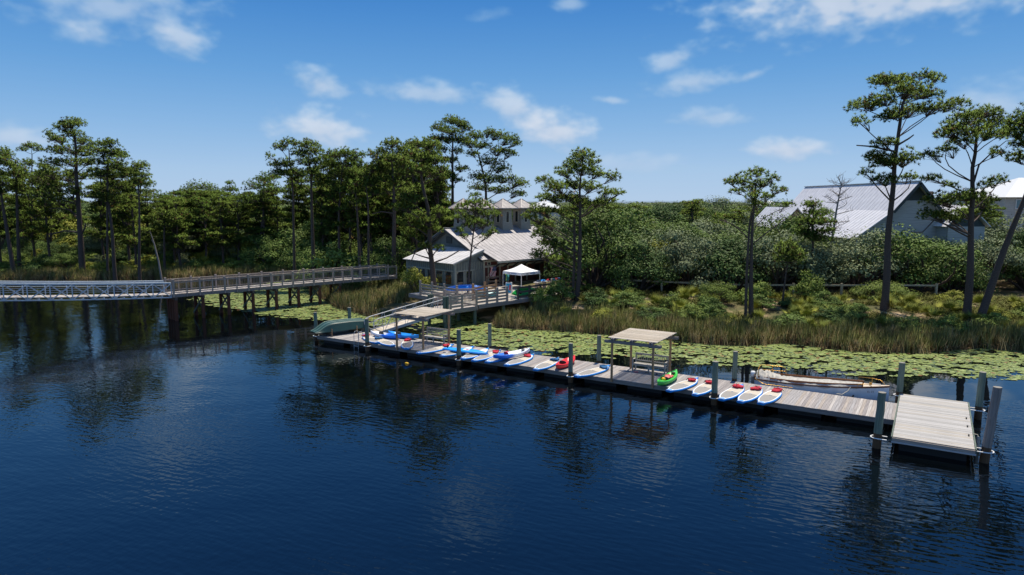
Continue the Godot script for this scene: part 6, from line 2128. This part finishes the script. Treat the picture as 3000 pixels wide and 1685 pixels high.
	part("head_board", box_mesh(Vector3(0.1, 0.12, 7.6)), M.siding_trim, o, T(U - 0.09, 3.2, -3.95))
	part("head_board", box_mesh(Vector3(2.4, 0.12, 0.1)), M.siding_trim, o, T(U + 1.2, 3.2, 0.09))
	part("wing_floor", box_mesh(Vector3(3.5, 0.08, 7.6)), M.shop_floor, o, T(-1.86, F - 0.05, -3.95))
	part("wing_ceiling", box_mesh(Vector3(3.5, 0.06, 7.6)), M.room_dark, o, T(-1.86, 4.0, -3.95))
	roof_slope(o, Vector3(U - 0.45, 3.98, 0.3), Vector3(U - 0.45, 3.98, -8.2), Vector3(-0.12, 5.2, -8.2), Vector3(-0.12, 5.2, 0.3), 0.6, M.pale_roof, M.roof_seam, "wing_roof_panel")
	part("wing_fascia", bar_mesh(Vector3(U - 0.42, 3.87, 0.27), Vector3(-0.14, 5.08, 0.27), 0.05, 0.16), M.siding_trim, o)
	# dim things inside the shop
	var stock := [[-1.0, -1.3, M.cloth_navy, 0.9], [-2.4, -2.6, M.vest_red, 0.5], [-2.0, -4.6, M.brown_panel, 1.0], [-1.2, -6.0, M.far_white, 0.8]]
	for q in stock:
		var sh := thing("shop_shelf", ["shelf of dark blue goods seen through the wing's side window", "red goods stand seen through the wing's front window", "brown shelf inside the wing of the boathouse", "white shelf inside the wing of the boathouse"][stock.find(q)], "shelf", "", house_xf * T(q[0], F, q[1]))
		part("back", box_mesh(Vector3(0.9, q[3] + 0.4, 0.05)), q[2], sh, T(0, (q[3] + 0.4) * 0.5, -0.2))
		for i in 3:
			part("board", box_mesh(Vector3(0.9, 0.04, 0.4)), q[2], sh, T(0, 0.2 + i * q[3] * 0.42, 0))
	for q in [[-3.0, -2.4, "pale lantern hanging in the wing behind the front windows"], [-2.9, -0.7, "pale lantern hanging in the wing near the corner post"]]:
		var lp := thing("hanging_lantern", q[2], "lantern", "", house_xf * T(q[0], 3.0, q[1]))
		var lm := MB.new()
		lm.tube(PackedVector3Array([Vector3(0, -0.16, 0), Vector3(0, -0.1, 0), Vector3(0, 0.1, 0), Vector3(0, 0.14, 0)]), PackedFloat32Array([0.05, 0.12, 0.12, 0.03]), 10)
		part("shade", lm.mesh(false), M.lamp_shade, lp)
		part("cord", tube_mesh([Vector3(0, 0.14, 0), Vector3(0, 0.95, 0)], 0.008, 4), M.strap_black, lp)
	# towers
	for i in 4:
		var cx := 2.0 + 2.93 * i
		var tw := part("tower", box_mesh(Vector3(1.34, 2.9, 1.34)), M.tower_siding, o, T(cx, 7.9, -5.5))
		for k in 4:
			var bs := Basis(Vector3.UP, k * PI * 0.5)
			var a := bs * Vector3(-0.92, 0, 0.86)
			var b := bs * Vector3(0.92, 0, 0.86)
			var out := bs * Vector3(0, 0, 1)
			# flared at the foot
			var mb := MB.new()
			var rows := 17
			for j in rows:
				var l := -1.62 + j * 3.0 / rows
				var h := l + 3.0 / rows
				var f0 := 0.7 + 0.2 * pow(maxf(0.0, 0.2 - l) / 1.8, 1.3)
				var f1 := 0.7 + 0.2 * pow(maxf(0.0, 0.2 - h) / 1.8, 1.3)
				var p := [bs * Vector3(-f0, l, f0 + 0.02), bs * Vector3(f0, l, f0 + 0.02), bs * Vector3(f1, h, f1), bs * Vector3(-f1, h, f1)]
				mb.face(p[0], p[1], p[2], out, WHITE, Vector2(0, j * 0.4), Vector2(1.6, j * 0.4), Vector2(1.6, j * 0.4 + 0.18))
				mb.face(p[0], p[2], p[3], out, WHITE, Vector2(0, j * 0.4), Vector2(1.6, j * 0.4 + 0.18), Vector2(0, j * 0.4 + 0.18))
				mb.face(p[0], p[1], p[1] - out * 0.03, Vector3.DOWN, WHITE)
				mb.face(p[0], p[1] - out * 0.03, p[0] - out * 0.03, Vector3.DOWN, WHITE)
			part("siding", mb.mesh(), M.tower_siding, tw)
			var wc := bs * Vector3(0, 0, 0.74)
			var dx := bs * Vector3(1, 0, 0)
			var wf := MB.new()
			for s in [-1.0, 1.0]:
				wf.box(wc + dx * s * 0.25 + Vector3(0, 0.35, 0), Vector3(0.09, 1.3, 0.08), bs)
			for yy in [-0.3, 1.0]:
				wf.box(wc + Vector3(0, yy, 0), Vector3(0.41, 0.09, 0.08), bs)
			part("window_frame", wf.mesh(), M.trim_pale, tw)
			var pn := MB.new()
			pn.box(wc + Vector3(0, 0.35, 0), Vector3(0.41, 1.21, 0.03), bs)
			part("pane", pn.mesh(), M.tower_glass, tw)
			var rm := MB.new()
			rm.quad(bs * Vector3(-1.22, 1.36, 1.22), bs * Vector3(1.22, 1.36, 1.22), Vector3(0, 2.42, 0), Vector3(0, 2.42, 0))
			rm.quad(bs * Vector3(-1.22, 1.28, 1.22), bs * Vector3(1.22, 1.28, 1.22), bs * Vector3(1.22, 1.36, 1.22), bs * Vector3(-1.22, 1.36, 1.22))
			rm.quad(bs * Vector3(-1.22, 1.28, 1.22), bs * Vector3(1.22, 1.28, 1.22), bs * Vector3(0.7, 1.3, 0.7), bs * Vector3(-0.7, 1.3, 0.7))
			part("roof", rm.mesh(), M.tower_roof, tw)
			part("hip_rib", bar_mesh(bs * Vector3(1.22, 1.38, 1.22), Vector3(0, 2.44, 0), 0.07, 0.05), M.tower_roof, tw)

func railing(root: Node3D, a: Vector3, b: Vector3, posts: int, boards: int, m: Material, post_h := 1.15) -> void:
	# posts and horizontal boards from a to b on the terrace
	for i in posts:
		var p := a.lerp(b, float(i) / (posts - 1))
		part("rail_post", box_mesh_cached(Vector3(0.15, post_h + 0.3, 0.15)), m, root, Transform3D(Basis.IDENTITY, p + Vector3(0, post_h * 0.5 - 0.15, 0)))
	for i in posts - 1:
		var p := a.lerp(b, float(i) / (posts - 1))
		var q := a.lerp(b, float(i + 1) / (posts - 1))
		for j in boards:
			var y := 0.2 + j * 0.78 / maxf(1, boards - 1)
			part("rail_board", bar_mesh(p + Vector3(0, y, 0), q + Vector3(0, y, 0), 0.045, 0.16), m, root)

func pickets(root: Node3D, a: Vector3, b: Vector3, m: Material) -> void:
	part("picket_rail", bar_mesh(a + Vector3(0, 1.0, 0), b + Vector3(0, 1.0, 0), 0.06, 0.09), m, root)
	part("picket_rail", bar_mesh(a + Vector3(0, 0.15, 0), b + Vector3(0, 0.15, 0), 0.05, 0.08), m, root)
	var n := int(a.distance_to(b) / 0.12)
	for i in n + 1:
		part("picket", box_mesh_cached(Vector3(0.035, 0.8, 0.035)), m, root, Transform3D(Basis.IDENTITY, a.lerp(b, float(i) / n) + Vector3(0, 0.57, 0)))

func make_terrace() -> void:
	var o := thing("terrace", "raised timber terrace with board railings in front of the boathouse", "deck", "", house_xf)
	var Y := 1.6
	# decking laid along the ridge direction: landing, then the wide part
	for i in 17:
		part("deck_plank", box_mesh_cached(Vector3(3.4, 0.04, 0.142)), M["plank_%d" % (rng.randi() % 6)], o, T(-11.1, 1.46 + rng.randf_range(-0.003, 0.003), 9.85 - i * 0.148))
	for i in 66:
		part("deck_plank", box_mesh_cached(Vector3(11.5, 0.04, 0.142)), M[["pale_plank_3", "slat_0", "plank_4", "pale_plank_1"][rng.randi() % 4]], o, T(-3.65, 1.575 + rng.randf_range(-0.003, 0.003), 9.95 - i * 0.148))
	part("rim_joist", bar_mesh(Vector3(-12.8, 1.3, 9.96), Vector3(-9.4, 1.3, 9.96), 0.06, 0.28), M.timber, o)
	part("rim_joist", bar_mesh(Vector3(-9.4, 1.41, 10.05), Vector3(2.1, 1.41, 10.05), 0.06, 0.28), M.timber, o)
	part("rim_joist", bar_mesh(Vector3(-12.83, 1.3, 7.45), Vector3(-12.83, 1.3, 9.95), 0.06, 0.28), M.timber, o)
	part("rim_joist", bar_mesh(Vector3(-12.8, 1.3, 7.4), Vector3(-9.4, 1.3, 7.4), 0.06, 0.28), M.timber, o)
	part("rim_joist", bar_mesh(Vector3(-9.43, 1.4, 0.3), Vector3(-9.43, 1.4, 9.95), 0.06, 0.28), M.timber, o)
	for q in [[-12.6, 9.7], [-12.2, 9.7], [-12.6, 7.6], [-9.6, 9.8], [-6.4, 9.8], [-9.5, 7.6], [-3.0, 9.8], [-9.3, 4.0]]:
		var m := MB.new()
		m.tube(PackedVector3Array([Vector3(q[0], -1.2, q[1]), Vector3(q[0], 1.3, q[1])]), PackedFloat32Array([0.15, 0.14]), 10)
		part("support_pile", m.mesh(), M.green_timber, o)
	for q in [[-12.75, 9.85], [-12.45, 9.85], [-12.75, 7.9], [-12.45, 7.9]]:
		var m := MB.new()
		m.tube(PackedVector3Array([Vector3(q[0] - 0.28, 0.6, q[1] + 0.3), Vector3(q[0] - 0.28, 2.62, q[1] + 0.3)]), PackedFloat32Array([0.13, 0.13]), 10)
		part("gate_pile", m.mesh(), M.green_timber, o)
	var t: Material = M.rail_timber
	railing(o, Vector3(-12.2, 1.48, 9.88), Vector3(-11.0, 1.48, 9.88), 2, 4, t)
	pickets(o, Vector3(-10.9, 1.48, 9.88), Vector3(-9.7, 1.48, 9.88), t)
	railing(o, Vector3(-9.55, 1.6, 9.95), Vector3(-6.1, 1.6, 9.95), 4, 4, t, 1.25)
	railing(o, Vector3(-4.8, 1.6, 9.95), Vector3(-0.6, 1.6, 9.95), 4, 3, M.dark_timber, 1.1)
	railing(o, Vector3(-0.6, 1.6, 9.95), Vector3(2.0, 1.6, 7.6), 3, 3, t, 1.1)
	railing(o, Vector3(-12.2, 1.48, 7.5), Vector3(-9.6, 1.48, 7.5), 3, 3, t, 1.3)
	pickets(o, Vector3(-12.2, 1.48, 7.38), Vector3(-10.9, 1.48, 7.38), t)
	pickets(o, Vector3(-9.35, 1.6, 7.2), Vector3(-7.9, 1.6, 7.9), t)
	railing(o, Vector3(-9.35, 1.6, 7.2), Vector3(-9.35, 1.6, 2.0), 4, 4, t, 1.35)
	railing(o, Vector3(-7.9, 1.6, 7.6), Vector3(-4.6, 1.6, 6.9), 3, 4, M.post_timber, 1.4)
	railing(o, Vector3(-1.6, 1.6, 2.3), Vector3(0.5, 1.6, 2.3), 2, 3, M.dark_timber, 1.1)

	# boats stored on the terrace
	var cn := thing("stored_canoe", "bright blue upturned canoe stored on the terrace behind the railings", "canoe", "", Transform3D(Basis(Vector3.UP, 0.16), Vector3(-4.25, 1.6, -61.7)))
	var rings := []
	var cols := []
	for i in 21:
		var x := i / 10.0 - 1.0
		var w := maxf(0.02, 0.46 * (1.0 - pow(absf(x), 2.4)))
		var top := 0.86 - 0.34 * pow(absf(x), 2.4)
		var pts := PackedVector3Array()
		for q in [[-1.0, 0.42], [-0.98, 0.6], [-0.75, 0.88], [-0.35, 0.98], [0.0, 1.0], [0.35, 0.98], [0.75, 0.88], [0.98, 0.6], [1.0, 0.42], [0.6, 0.5], [-0.6, 0.5]]:
			pts.push_back(Vector3(x * 2.0, q[1] * top, q[0] * w))
		rings.push_back(pts)
		cols.push_back(WHITE)
	part("hull", loft(rings, cols), M.canoe_blue, cn)
	for zf in [-0.5, 0.0, 0.5]:
		var rp := []
		for i in 15:
			var x := (i / 7.0 - 1.0) * 0.9
			var w := 0.46 * (1.0 - pow(absf(x), 2.4))
			rp.push_back(Vector3(x * 2.0, (0.86 - 0.34 * pow(absf(x), 2.4)) * (1.0 if zf == 0.0 else 0.955), zf * w))
		part("keel_strip", tube_mesh(rp, 0.022, 5), M.canoe_stripe, cn)
	for x in [-0.9, 0.9]:
		part("trestle", box_mesh(Vector3(0.09, 0.36, 0.9)), M.dark_timber, cn, T(x, 0.18, 0))
	kayak("turquoise kayak stored on the terrace beside the blue canoe", Transform3D(Basis(Vector3.UP, 0.5), Vector3(-2.2, 1.6, -60.3)), Color(0.06, 0.42, 0.5), Color(0.06, 0.42, 0.5), 0.0, M.strap_black, 2.3)
	kayak("green kayak lying on edge behind the terrace's right railing", Transform3D(Basis(Vector3.UP, 0.93) * Basis(Vector3(1, 0, 0), 1.0), Vector3(0.85, 1.95, -60.0)), Color(0.01, 0.36, 0.06), Color(0.01, 0.36, 0.06), 0.0, M.strap_black, 3.5)

	# white pop-up canopy
	var tn := thing("canopy_tent", "white pop-up canopy tent in front of the boathouse porch", "tent", "", house_xf * T(1.18, 1.6, 4.3))
	var h := 1.28
	for q in [[-1, -1], [1, -1], [1, 1], [-1, 1]]:
		part("leg", box_mesh_cached(Vector3(0.045, 1.55, 0.045)), M.white_plastic, tn, T(q[0] * h, 0.775, q[1] * h))
	for k in 4:
		var bs := Basis(Vector3.UP, k * PI * 0.5)
		# a peaked roof that sags a little
		var mb := MB.new()
		var P := func(f: float, g: float) -> Vector3:
			var e := bs * Vector3(lerpf(-h, h, g), 1.62, h)
			var p := e.lerp(Vector3(0, 2.3, 0), f)
			return p - Vector3(0, 0.1 * sin(f * PI), 0)
		for i in 6:
			for j in 4:
				mb.quad(P.call(i / 6.0, j / 4.0), P.call(i / 6.0, (j + 1) / 4.0), P.call((i + 1) / 6.0, (j + 1) / 4.0), P.call((i + 1) / 6.0, j / 4.0))
		part("roof_panel", mb.mesh(), M.tent_cloth, tn)
		var vb := MB.new()
		vb.quad(bs * Vector3(-h, 1.34, h + 0.01), bs * Vector3(h, 1.34, h + 0.01), bs * Vector3(h, 1.62, h), bs * Vector3(-h, 1.62, h))
		part("valance", vb.mesh(), M.tent_cloth, tn)
		if k == 0 or k == 3:
			var tm := TextMesh.new()
			tm.font = SystemFont.new()
			tm.font.font_names = PackedStringArray(["Droid Sans"])
			tm.text = "www."
			tm.font_size = 64
			tm.pixel_size = 0.0026
			tm.depth = 0.004
			part("lettering", tm, M.print_grey, tn, Transform3D(bs, bs * Vector3(-0.45, 1.47, h + 0.018)))
			part("blue_print", box_mesh_cached(Vector3(0.8, 0.07, 0.004)), M.print_blue, tn, Transform3D(bs, bs * Vector3(0.25, 1.47, h + 0.018)))
	# sandwich board
	var sg := thing("sandwich_board", "teal and red sandwich board sign standing beside the canopy", "sign", "", Transform3D(Basis(Vector3.UP, -0.25), Vector3(-0.28, 1.6, -62.6)))
	for s in [1, -1]:
		var bs := Basis(Vector3(1, 0, 0), -0.22 * s)
		part("panel", box_mesh_cached(Vector3(0.58, 1.0, 0.03)), M.sign_white, sg, Transform3D(bs, Vector3(0, 0.5, 0.14 * s)))
	var fb := Basis(Vector3(1, 0, 0), -0.22)
	part("poster", box_mesh(Vector3(0.5, 0.84, 0.008)), M.sign_teal, sg, Transform3D(fb, Vector3(0, 0.47, 0.14) + fb * Vector3(0, 0, 0.02)))
	part("poster_bar", box_mesh(Vector3(0.14, 0.5, 0.006)), M.sign_red, sg, Transform3D(fb, Vector3(0.14, 0.5, 0.14) + fb * Vector3(0, 0, 0.028)))
	var rd := MB.new()
	rd.tube(PackedVector3Array([Vector3(0, 0, 0), Vector3(0, 0, 0.006)]), PackedFloat32Array([0.12, 0.12]), 16)
	part("poster_disc", rd.mesh(false), M.sign_white, sg, Transform3D(fb, Vector3(-0.09, 0.42, 0.15) + fb * Vector3(0, 0, 0.026)))
	var rd2 := MB.new()
	rd2.tube(PackedVector3Array([Vector3(0, 0, 0), Vector3(0, 0, 0.006)]), PackedFloat32Array([0.06, 0.06]), 12)
	part("poster_dot", rd2.mesh(false), M.sign_red, sg, Transform3D(fb, Vector3(-0.09, 0.42, 0.15) + fb * Vector3(0, 0, 0.034)))
	part("clip", box_mesh(Vector3(0.3, 0.05, 0.08)), M.black_iron, sg, T(0, 0.99, 0.02))
	# shirts on a rack
	var rk := thing("clothes_rack", "clothes rack under the canopy", "rack", "", house_xf * T(0.5, 1.6, 2.9, 0.5))
	part("rail", tube_mesh([Vector3(-0.8, 1.35, 0), Vector3(0.8, 1.35, 0)], 0.018, 5), M.black_iron, rk)
	for x in [-0.8, 0.8]:
		part("upright", tube_mesh([Vector3(x, 0, 0), Vector3(x, 1.35, 0)], 0.018, 5), M.black_iron, rk)
		part("foot", tube_mesh([Vector3(x, 0.02, -0.25), Vector3(x, 0.02, 0.25)], 0.018, 5), M.black_iron, rk)
	var sc := [M.cloth_navy, M.cloth_navy, M.cloth_yellow, M.cloth_aqua, M.cloth_teal, M.cloth_aqua, M.cloth_teal]
	var sn := ["navy shirt at the left end of the clothes rack", "second navy shirt on the clothes rack", "yellow shirt on the clothes rack", "pale aqua shirt next to the yellow one", "teal shirt in the middle of the clothes rack", "second aqua shirt on the clothes rack", "teal shirt at the right end of the clothes rack"]
	for i in 7:
		var so := thing("hanging_shirt", sn[i], "shirt", "shirts on the rack", rk.transform * T(-0.7 + i * 0.22, 1.33, 0, 0.5))
		var sm := MB.new()
		sm.box(Vector3(0, -0.4, 0), Vector3(0.3, 0.62, 0.07))
		part("body", sm.mesh(), sc[i], so)
		for s in [-1, 1]:
			part("sleeve", bar_mesh(Vector3(0.1 * s, -0.1, 0), Vector3(0.26 * s, -0.38, 0), 0.06, 0.14), sc[i], so)
		part("hanger", tube_mesh([Vector3(-0.16, -0.1, 0), Vector3(0, -0.03, 0), Vector3(0, 0.02, 0)], 0.007, 4), M.black_iron, so)
	# counter with folded towels
	var ct := thing("counter", "long white-topped counter along the terrace rail right of the canopy", "counter", "", house_xf * T(2.6, 1.6, 6.6, 0.05))
	part("top", box_mesh(Vector3(3.8, 0.05, 0.5)), M.sign_white, ct, T(0, 0.72, 0))
	for x in [-1.7, -0.6, 0.6, 1.7]:
		part("leg", box_mesh_cached(Vector3(0.1, 0.7, 0.4)), M.rail_timber, ct, T(x, 0.35, 0))
	var tw := [[-1.45, M.cloth_navy, "navy folded towel on the white counter"], [-0.8, M.board_blue, "blue folded towel on the white counter"], [0.0, M.vest_red, "red folded towel in the middle of the white counter"], [0.7, M.cloth_aqua, "pale blue folded towel on the white counter"], [1.15, M.sign_red, "second red folded towel on the white counter"], [1.6, M.print_blue, "steel blue folded towel at the far end of the white counter"]]
	for q in tw:
		var to := thing("folded_towel", q[2], "towel", "towels on the counter", ct.transform * T(q[0], 0.746, 0.0, rng.randf_range(-0.3, 0.3)))
		var bm := MB.new()
		blob(bm, Vector3(0, 0.06, 0), Vector3(0.27, 0.06, 0.18), Basis.IDENTITY, 3, 0.06)
		part("fold", bm.mesh(false), q[1], to)
		var bm2 := MB.new()
		blob(bm2, Vector3(0.03, 0.13, 0), Vector3(0.2, 0.035, 0.14), Basis.IDENTITY, 4, 0.06)
		part("top_fold", bm2.mesh(false), q[1], to)
	# flag on the porch
	var fg := thing("flag", "striped red, white and blue flag hanging by the porch door", "flag", "", house_xf * T(0.5, 3.15, 0.12))
	part("pole", tube_mesh([Vector3(0, -0.55, 0), Vector3(-0.1, 0.35, 0.85)], 0.018, 5), M.post_timber, fg)
	for i in 13:
		# stripes hang down, rippled
		var mb := MB.new()
		var x0 := -0.3 + i * 0.0477
		for j in 8:
			var y0 := 0.3 - j * 0.15 + (0.0 if i > 6 else 0.0)
			var w0 := sin(j * 0.9 + i * 0.5) * 0.05
			var w1 := sin((j + 1) * 0.9 + i * 0.5) * 0.05
			if j < 3 and i > 5:
				continue
			mb.quad(Vector3(x0 + w0 + j * 0.008, y0, 0.75 + w0 + x0 * 0.4), Vector3(x0 + 0.0477 + w0 + j * 0.008, y0, 0.75 + w0 + (x0 + 0.0477) * 0.4), Vector3(x0 + 0.0477 + w1 + (j + 1) * 0.008, y0 - 0.15, 0.75 + w1 + (x0 + 0.0477) * 0.4), Vector3(x0 + w1 + (j + 1) * 0.008, y0 - 0.15, 0.75 + w1 + x0 * 0.4))
		part("stripe", mb.mesh(), M.flag_red if i % 2 == 0 else M.flag_white, fg)
	var ub := MB.new()
	ub.quad(Vector3(-0.02, 0.3, 0.75), Vector3(0.33, 0.3, 0.88), Vector3(0.33, -0.15, 0.9), Vector3(-0.02, -0.15, 0.77))
	part("canton", ub.mesh(), M.flag_blue, fg)
	for i in 4:
		for j in 3:
			var st := MB.new()
			st.quad(Vector3(0.03 + i * 0.08, 0.24 - j * 0.14, 0.792 + i * 0.03), Vector3(0.06 + i * 0.08, 0.24 - j * 0.14, 0.803 + i * 0.03), Vector3(0.06 + i * 0.08, 0.21 - j * 0.14, 0.805 + i * 0.03), Vector3(0.03 + i * 0.08, 0.21 - j * 0.14, 0.794 + i * 0.03))
			part("star", st.mesh(), M.flag_white, fg)

# ---------------------------------------------------------------- other buildings
func make_far_buildings() -> void:
	var o := thing("large_metal_roofed_house", "large grey-sided building with a steep ribbed metal roof behind the trees at the right", "building", "", Transform3D(Basis.IDENTITY, Vector3(44.5, 1.2, -76.0)))
	var R := 11.0
	for s in [-1.0, 1.0]:
		roof_slope(o, Vector3(s * 2.75, 7.75, 0.9), Vector3(s * 2.75, 7.75, -28.6), Vector3(0, R, -28.6), Vector3(0, R, 0.9), 0.8, M.pale_roof, M.roof_seam)
		roof_slope(o, Vector3(s * 6.9, 4.7, 0.9), Vector3(s * 6.9, 4.7, -28.6), Vector3(s * 2.6, 7.87, -28.6), Vector3(s * 2.6, 7.87, 0.9), 0.8, M.pale_roof, M.roof_seam, "lower_roof_panel")
		part("rake_board", bar_mesh(Vector3(s * 2.7, 7.6, 0.86), Vector3(0, 10.8, 0.86), 0.1, 0.3), M.fascia_dark, o)
		part("side_wall", box_mesh(Vector3(0.16, 6.0, 28.0)), M.grey_siding, o, T(s * 6.2, 2.0, -14.0))
	part("ridge_cap", box_mesh(Vector3(0.4, 0.08, 29.6)), M.pale_roof, o, T(0, R + 0.02, -13.8))
	for z in [0.0, -28.0]:
		var half := func(y: float) -> float:
			if y < 5.1:
				return 6.2
			return lerpf(6.2, 2.75, (y - 5.1) / 2.6) if y < 7.7 else 2.75 * (10.75 - y) / 3.05
		var gm := MB.new()
		var yy := -1.0
		while yy < 8.8:
			var w0: float = half.call(yy)
			var w1: float = half.call(yy + 0.3)
			var p := [Vector3(-w0, yy, z + 0.035), Vector3(w0, yy, z + 0.035), Vector3(w1, yy + 0.3, z + 0.005), Vector3(-w1, yy + 0.3, z + 0.005)]
			gm.face(p[0], p[1], p[2], Vector3(0, 0.1, 1).normalized(), WHITE, Vector2(0, yy), Vector2(w0 * 2, yy), Vector2(w0 * 2, yy + 0.3))
			gm.face(p[0], p[2], p[3], Vector3(0, 0.1, 1).normalized(), WHITE, Vector2(0, yy), Vector2(w0 * 2, yy + 0.3), Vector2(0, yy + 0.3))
			gm.face(p[0], p[1], p[1] - Vector3(0, 0, 0.03), Vector3.DOWN, WHITE)
			gm.face(p[0], p[1] - Vector3(0, 0, 0.03), p[0] - Vector3(0, 0, 0.03), Vector3.DOWN, WHITE)
			yy += 0.3
		part("gable_siding", gm.mesh(), M.grey_siding, o)
		var g := MB.new()
		g.quad(Vector3(-1.76, 8.8, z), Vector3(1.76, 8.8, z), Vector3(0, 10.75, z), Vector3(0, 10.75, z))
		part("gable_top", g.mesh(), M.fascia_dark, o)
		part("wall_core", box_mesh(Vector3(12.2, 6.2, 0.1)), M.grey_siding, o, T(0, 1.9, z - 0.1))
		part("gable_core", box_mesh(Vector3(5.0, 2.6, 0.1)), M.grey_siding, o, T(0, 6.3, z - 0.1))
	window_at(o, Vector3(-1.6, 0, 0.05), Vector3(-0.4, 0, 0.05), 3.0, 4.6, M.far_white, M.far_glass, Vector3(0, 0, 1), 0.09)
	window_at(o, Vector3(0.6, 0, 0.05), Vector3(1.8, 0, 0.05), 3.0, 4.6, M.far_white, M.far_glass, Vector3(0, 0, 1), 0.09)
	# gabled wing on its left and a lower wing on its right
	for s in [-1.0, 1.0]:
		roof_slope(o, Vector3(-6.4 + s * 2.5, 5.2, -15.6), Vector3(-6.4 + s * 2.5, 5.2, -27.0), Vector3(-6.4, 8.0, -27.0), Vector3(-6.4, 8.0, -15.6), 0.8, M.pale_roof, M.roof_seam, "wing_roof_panel")
		roof_slope(o, Vector3(4.6 + s * 2.4, 6.1, 2.4), Vector3(4.6 + s * 2.4, 6.1, -13.0), Vector3(4.6, 8.4, -13.0), Vector3(4.6, 8.4, 2.4), 0.8, M.pale_roof, M.roof_seam, "wing_roof_panel")
	var wg := MB.new()
	wg.quad(Vector3(-8.6, 5.2, -16.0), Vector3(-4.2, 5.2, -16.0), Vector3(-6.4, 7.7, -16.0), Vector3(-6.4, 7.7, -16.0))
	part("wing_gable", wg.mesh(), M.brown_panel, o)
	part("wing_wall", box_mesh(Vector3(4.2, 6.2, 10.6)), M.grey_siding, o, T(-6.4, 2.1, -21.6))
	var wg2 := MB.new()
	wg2.quad(Vector3(2.5, 6.1, 2.0), Vector3(6.7, 6.1, 2.0), Vector3(4.6, 8.1, 2.0), Vector3(4.6, 8.1, 2.0))
	part("wing_gable", wg2.mesh(), M.fascia_dark, o)
	part("wing_siding", lap_siding(Vector3(2.6, 0, 2.02), Vector3(6.6, 0, 2.02), -1.0, 6.1, Vector3(0, 0, 1), 0.3), M.grey_siding, o)
	part("wing_wall", box_mesh(Vector3(4.0, 7.1, 14.4)), M.grey_siding, o, T(4.6, 2.55, -5.3))
	# brick-brown chimney
	part("chimney", box_mesh(Vector3(0.8, 2.2, 0.8)), M.brown_panel, o, T(5.6, 8.9, -7.0))

	# pale hipped house at the right edge, and small houses far off
	var list := [
		["pale house with a white hipped roof at the right frame edge", Vector3(79.0, 1.2, -106.0), 14.5, 12.0, 9.4, 3.0],
		["tiny far house with a lookout top behind the open-crowned pine", Vector3(61.0, 1.2, -163.0), 4.0, 4.0, 7.8, 1.2],
		["pale blue house seen through the round-crowned pine", Vector3(5.6, 1.2, -118.0), 5.0, 5.0, 7.6, 1.5],
		["white-roofed house showing through the trees of the left bank", Vector3(-67.0, 1.2, -136.0), 5.0, 5.0, 7.2, 1.4],
	]
	for q in list:
		var b := thing("far_house", q[0], "house", "", Transform3D(Basis.IDENTITY, q[1]))
		var w: float = q[2]
		var d: float = q[3]
		var hgt: float = q[4]
		part("wall", box_mesh(Vector3(w, hgt + 1.0, d)), M.grey_siding if w > 6 else M.far_white, b, T(0, hgt * 0.5 - 0.5, 0))
		var ex := w * 0.5 + 0.6
		var ez := d * 0.5 + 0.6
		var rx := maxf(0.0, w * 0.5 - d * 0.5)
		var A := [Vector3(-ex, hgt, ez), Vector3(ex, hgt, ez), Vector3(ex, hgt, -ez), Vector3(-ex, hgt, -ez)]
		var t0 := Vector3(-rx, hgt + q[5], 0)
		var t1 := Vector3(rx, hgt + q[5], 0)
		var rm := MB.new()
		rm.quad(A[0], A[1], t1, t0)
		rm.quad(A[2], A[3], t0, t1)
		rm.face(A[1], A[2], t1, Vector3(0.6, 0.8, 0), WHITE)
		rm.face(A[3], A[0], t0, Vector3(-0.6, 0.8, 0), WHITE)
		part("roof", rm.mesh(), M.far_white, b)
		for x in [-0.34, -0.17, 0.17]:
			window_at(b, Vector3(x * w - w * 0.06, 0, d * 0.5 + 0.04), Vector3(x * w + w * 0.06, 0, d * 0.5 + 0.04), hgt - 1.7, hgt - 0.3, M.far_white, M.far_glass, Vector3(0, 0, 1), 0.1)

func _ready() -> void:
	rng.seed = 7
	set_view()
	make_materials()
	set_shore()
	make_water()
	make_land()
	make_boathouse()
	make_terrace()
	make_dock()
	make_gangway()
	make_bridge()
	make_fence()
	make_far_buildings()
	shelter("slatted timber shelter over the lattice bench, next to the gangway", 7.5, 9.7, 21)
	shelter("slatted timber shelter over the slatted bench, in the middle of the dock", 22.65, 24.95, 21)
	bench("grey lattice-backed bench under the left shelter", 8.65, 1.9, false)
	bench("grey slatted garden bench under the right shelter", 23.85, 1.95, true)
	make_boards()
	make_launch()
	make_pines()
	make_woods()
	make_reeds()
	make_grass()
	make_lilies()
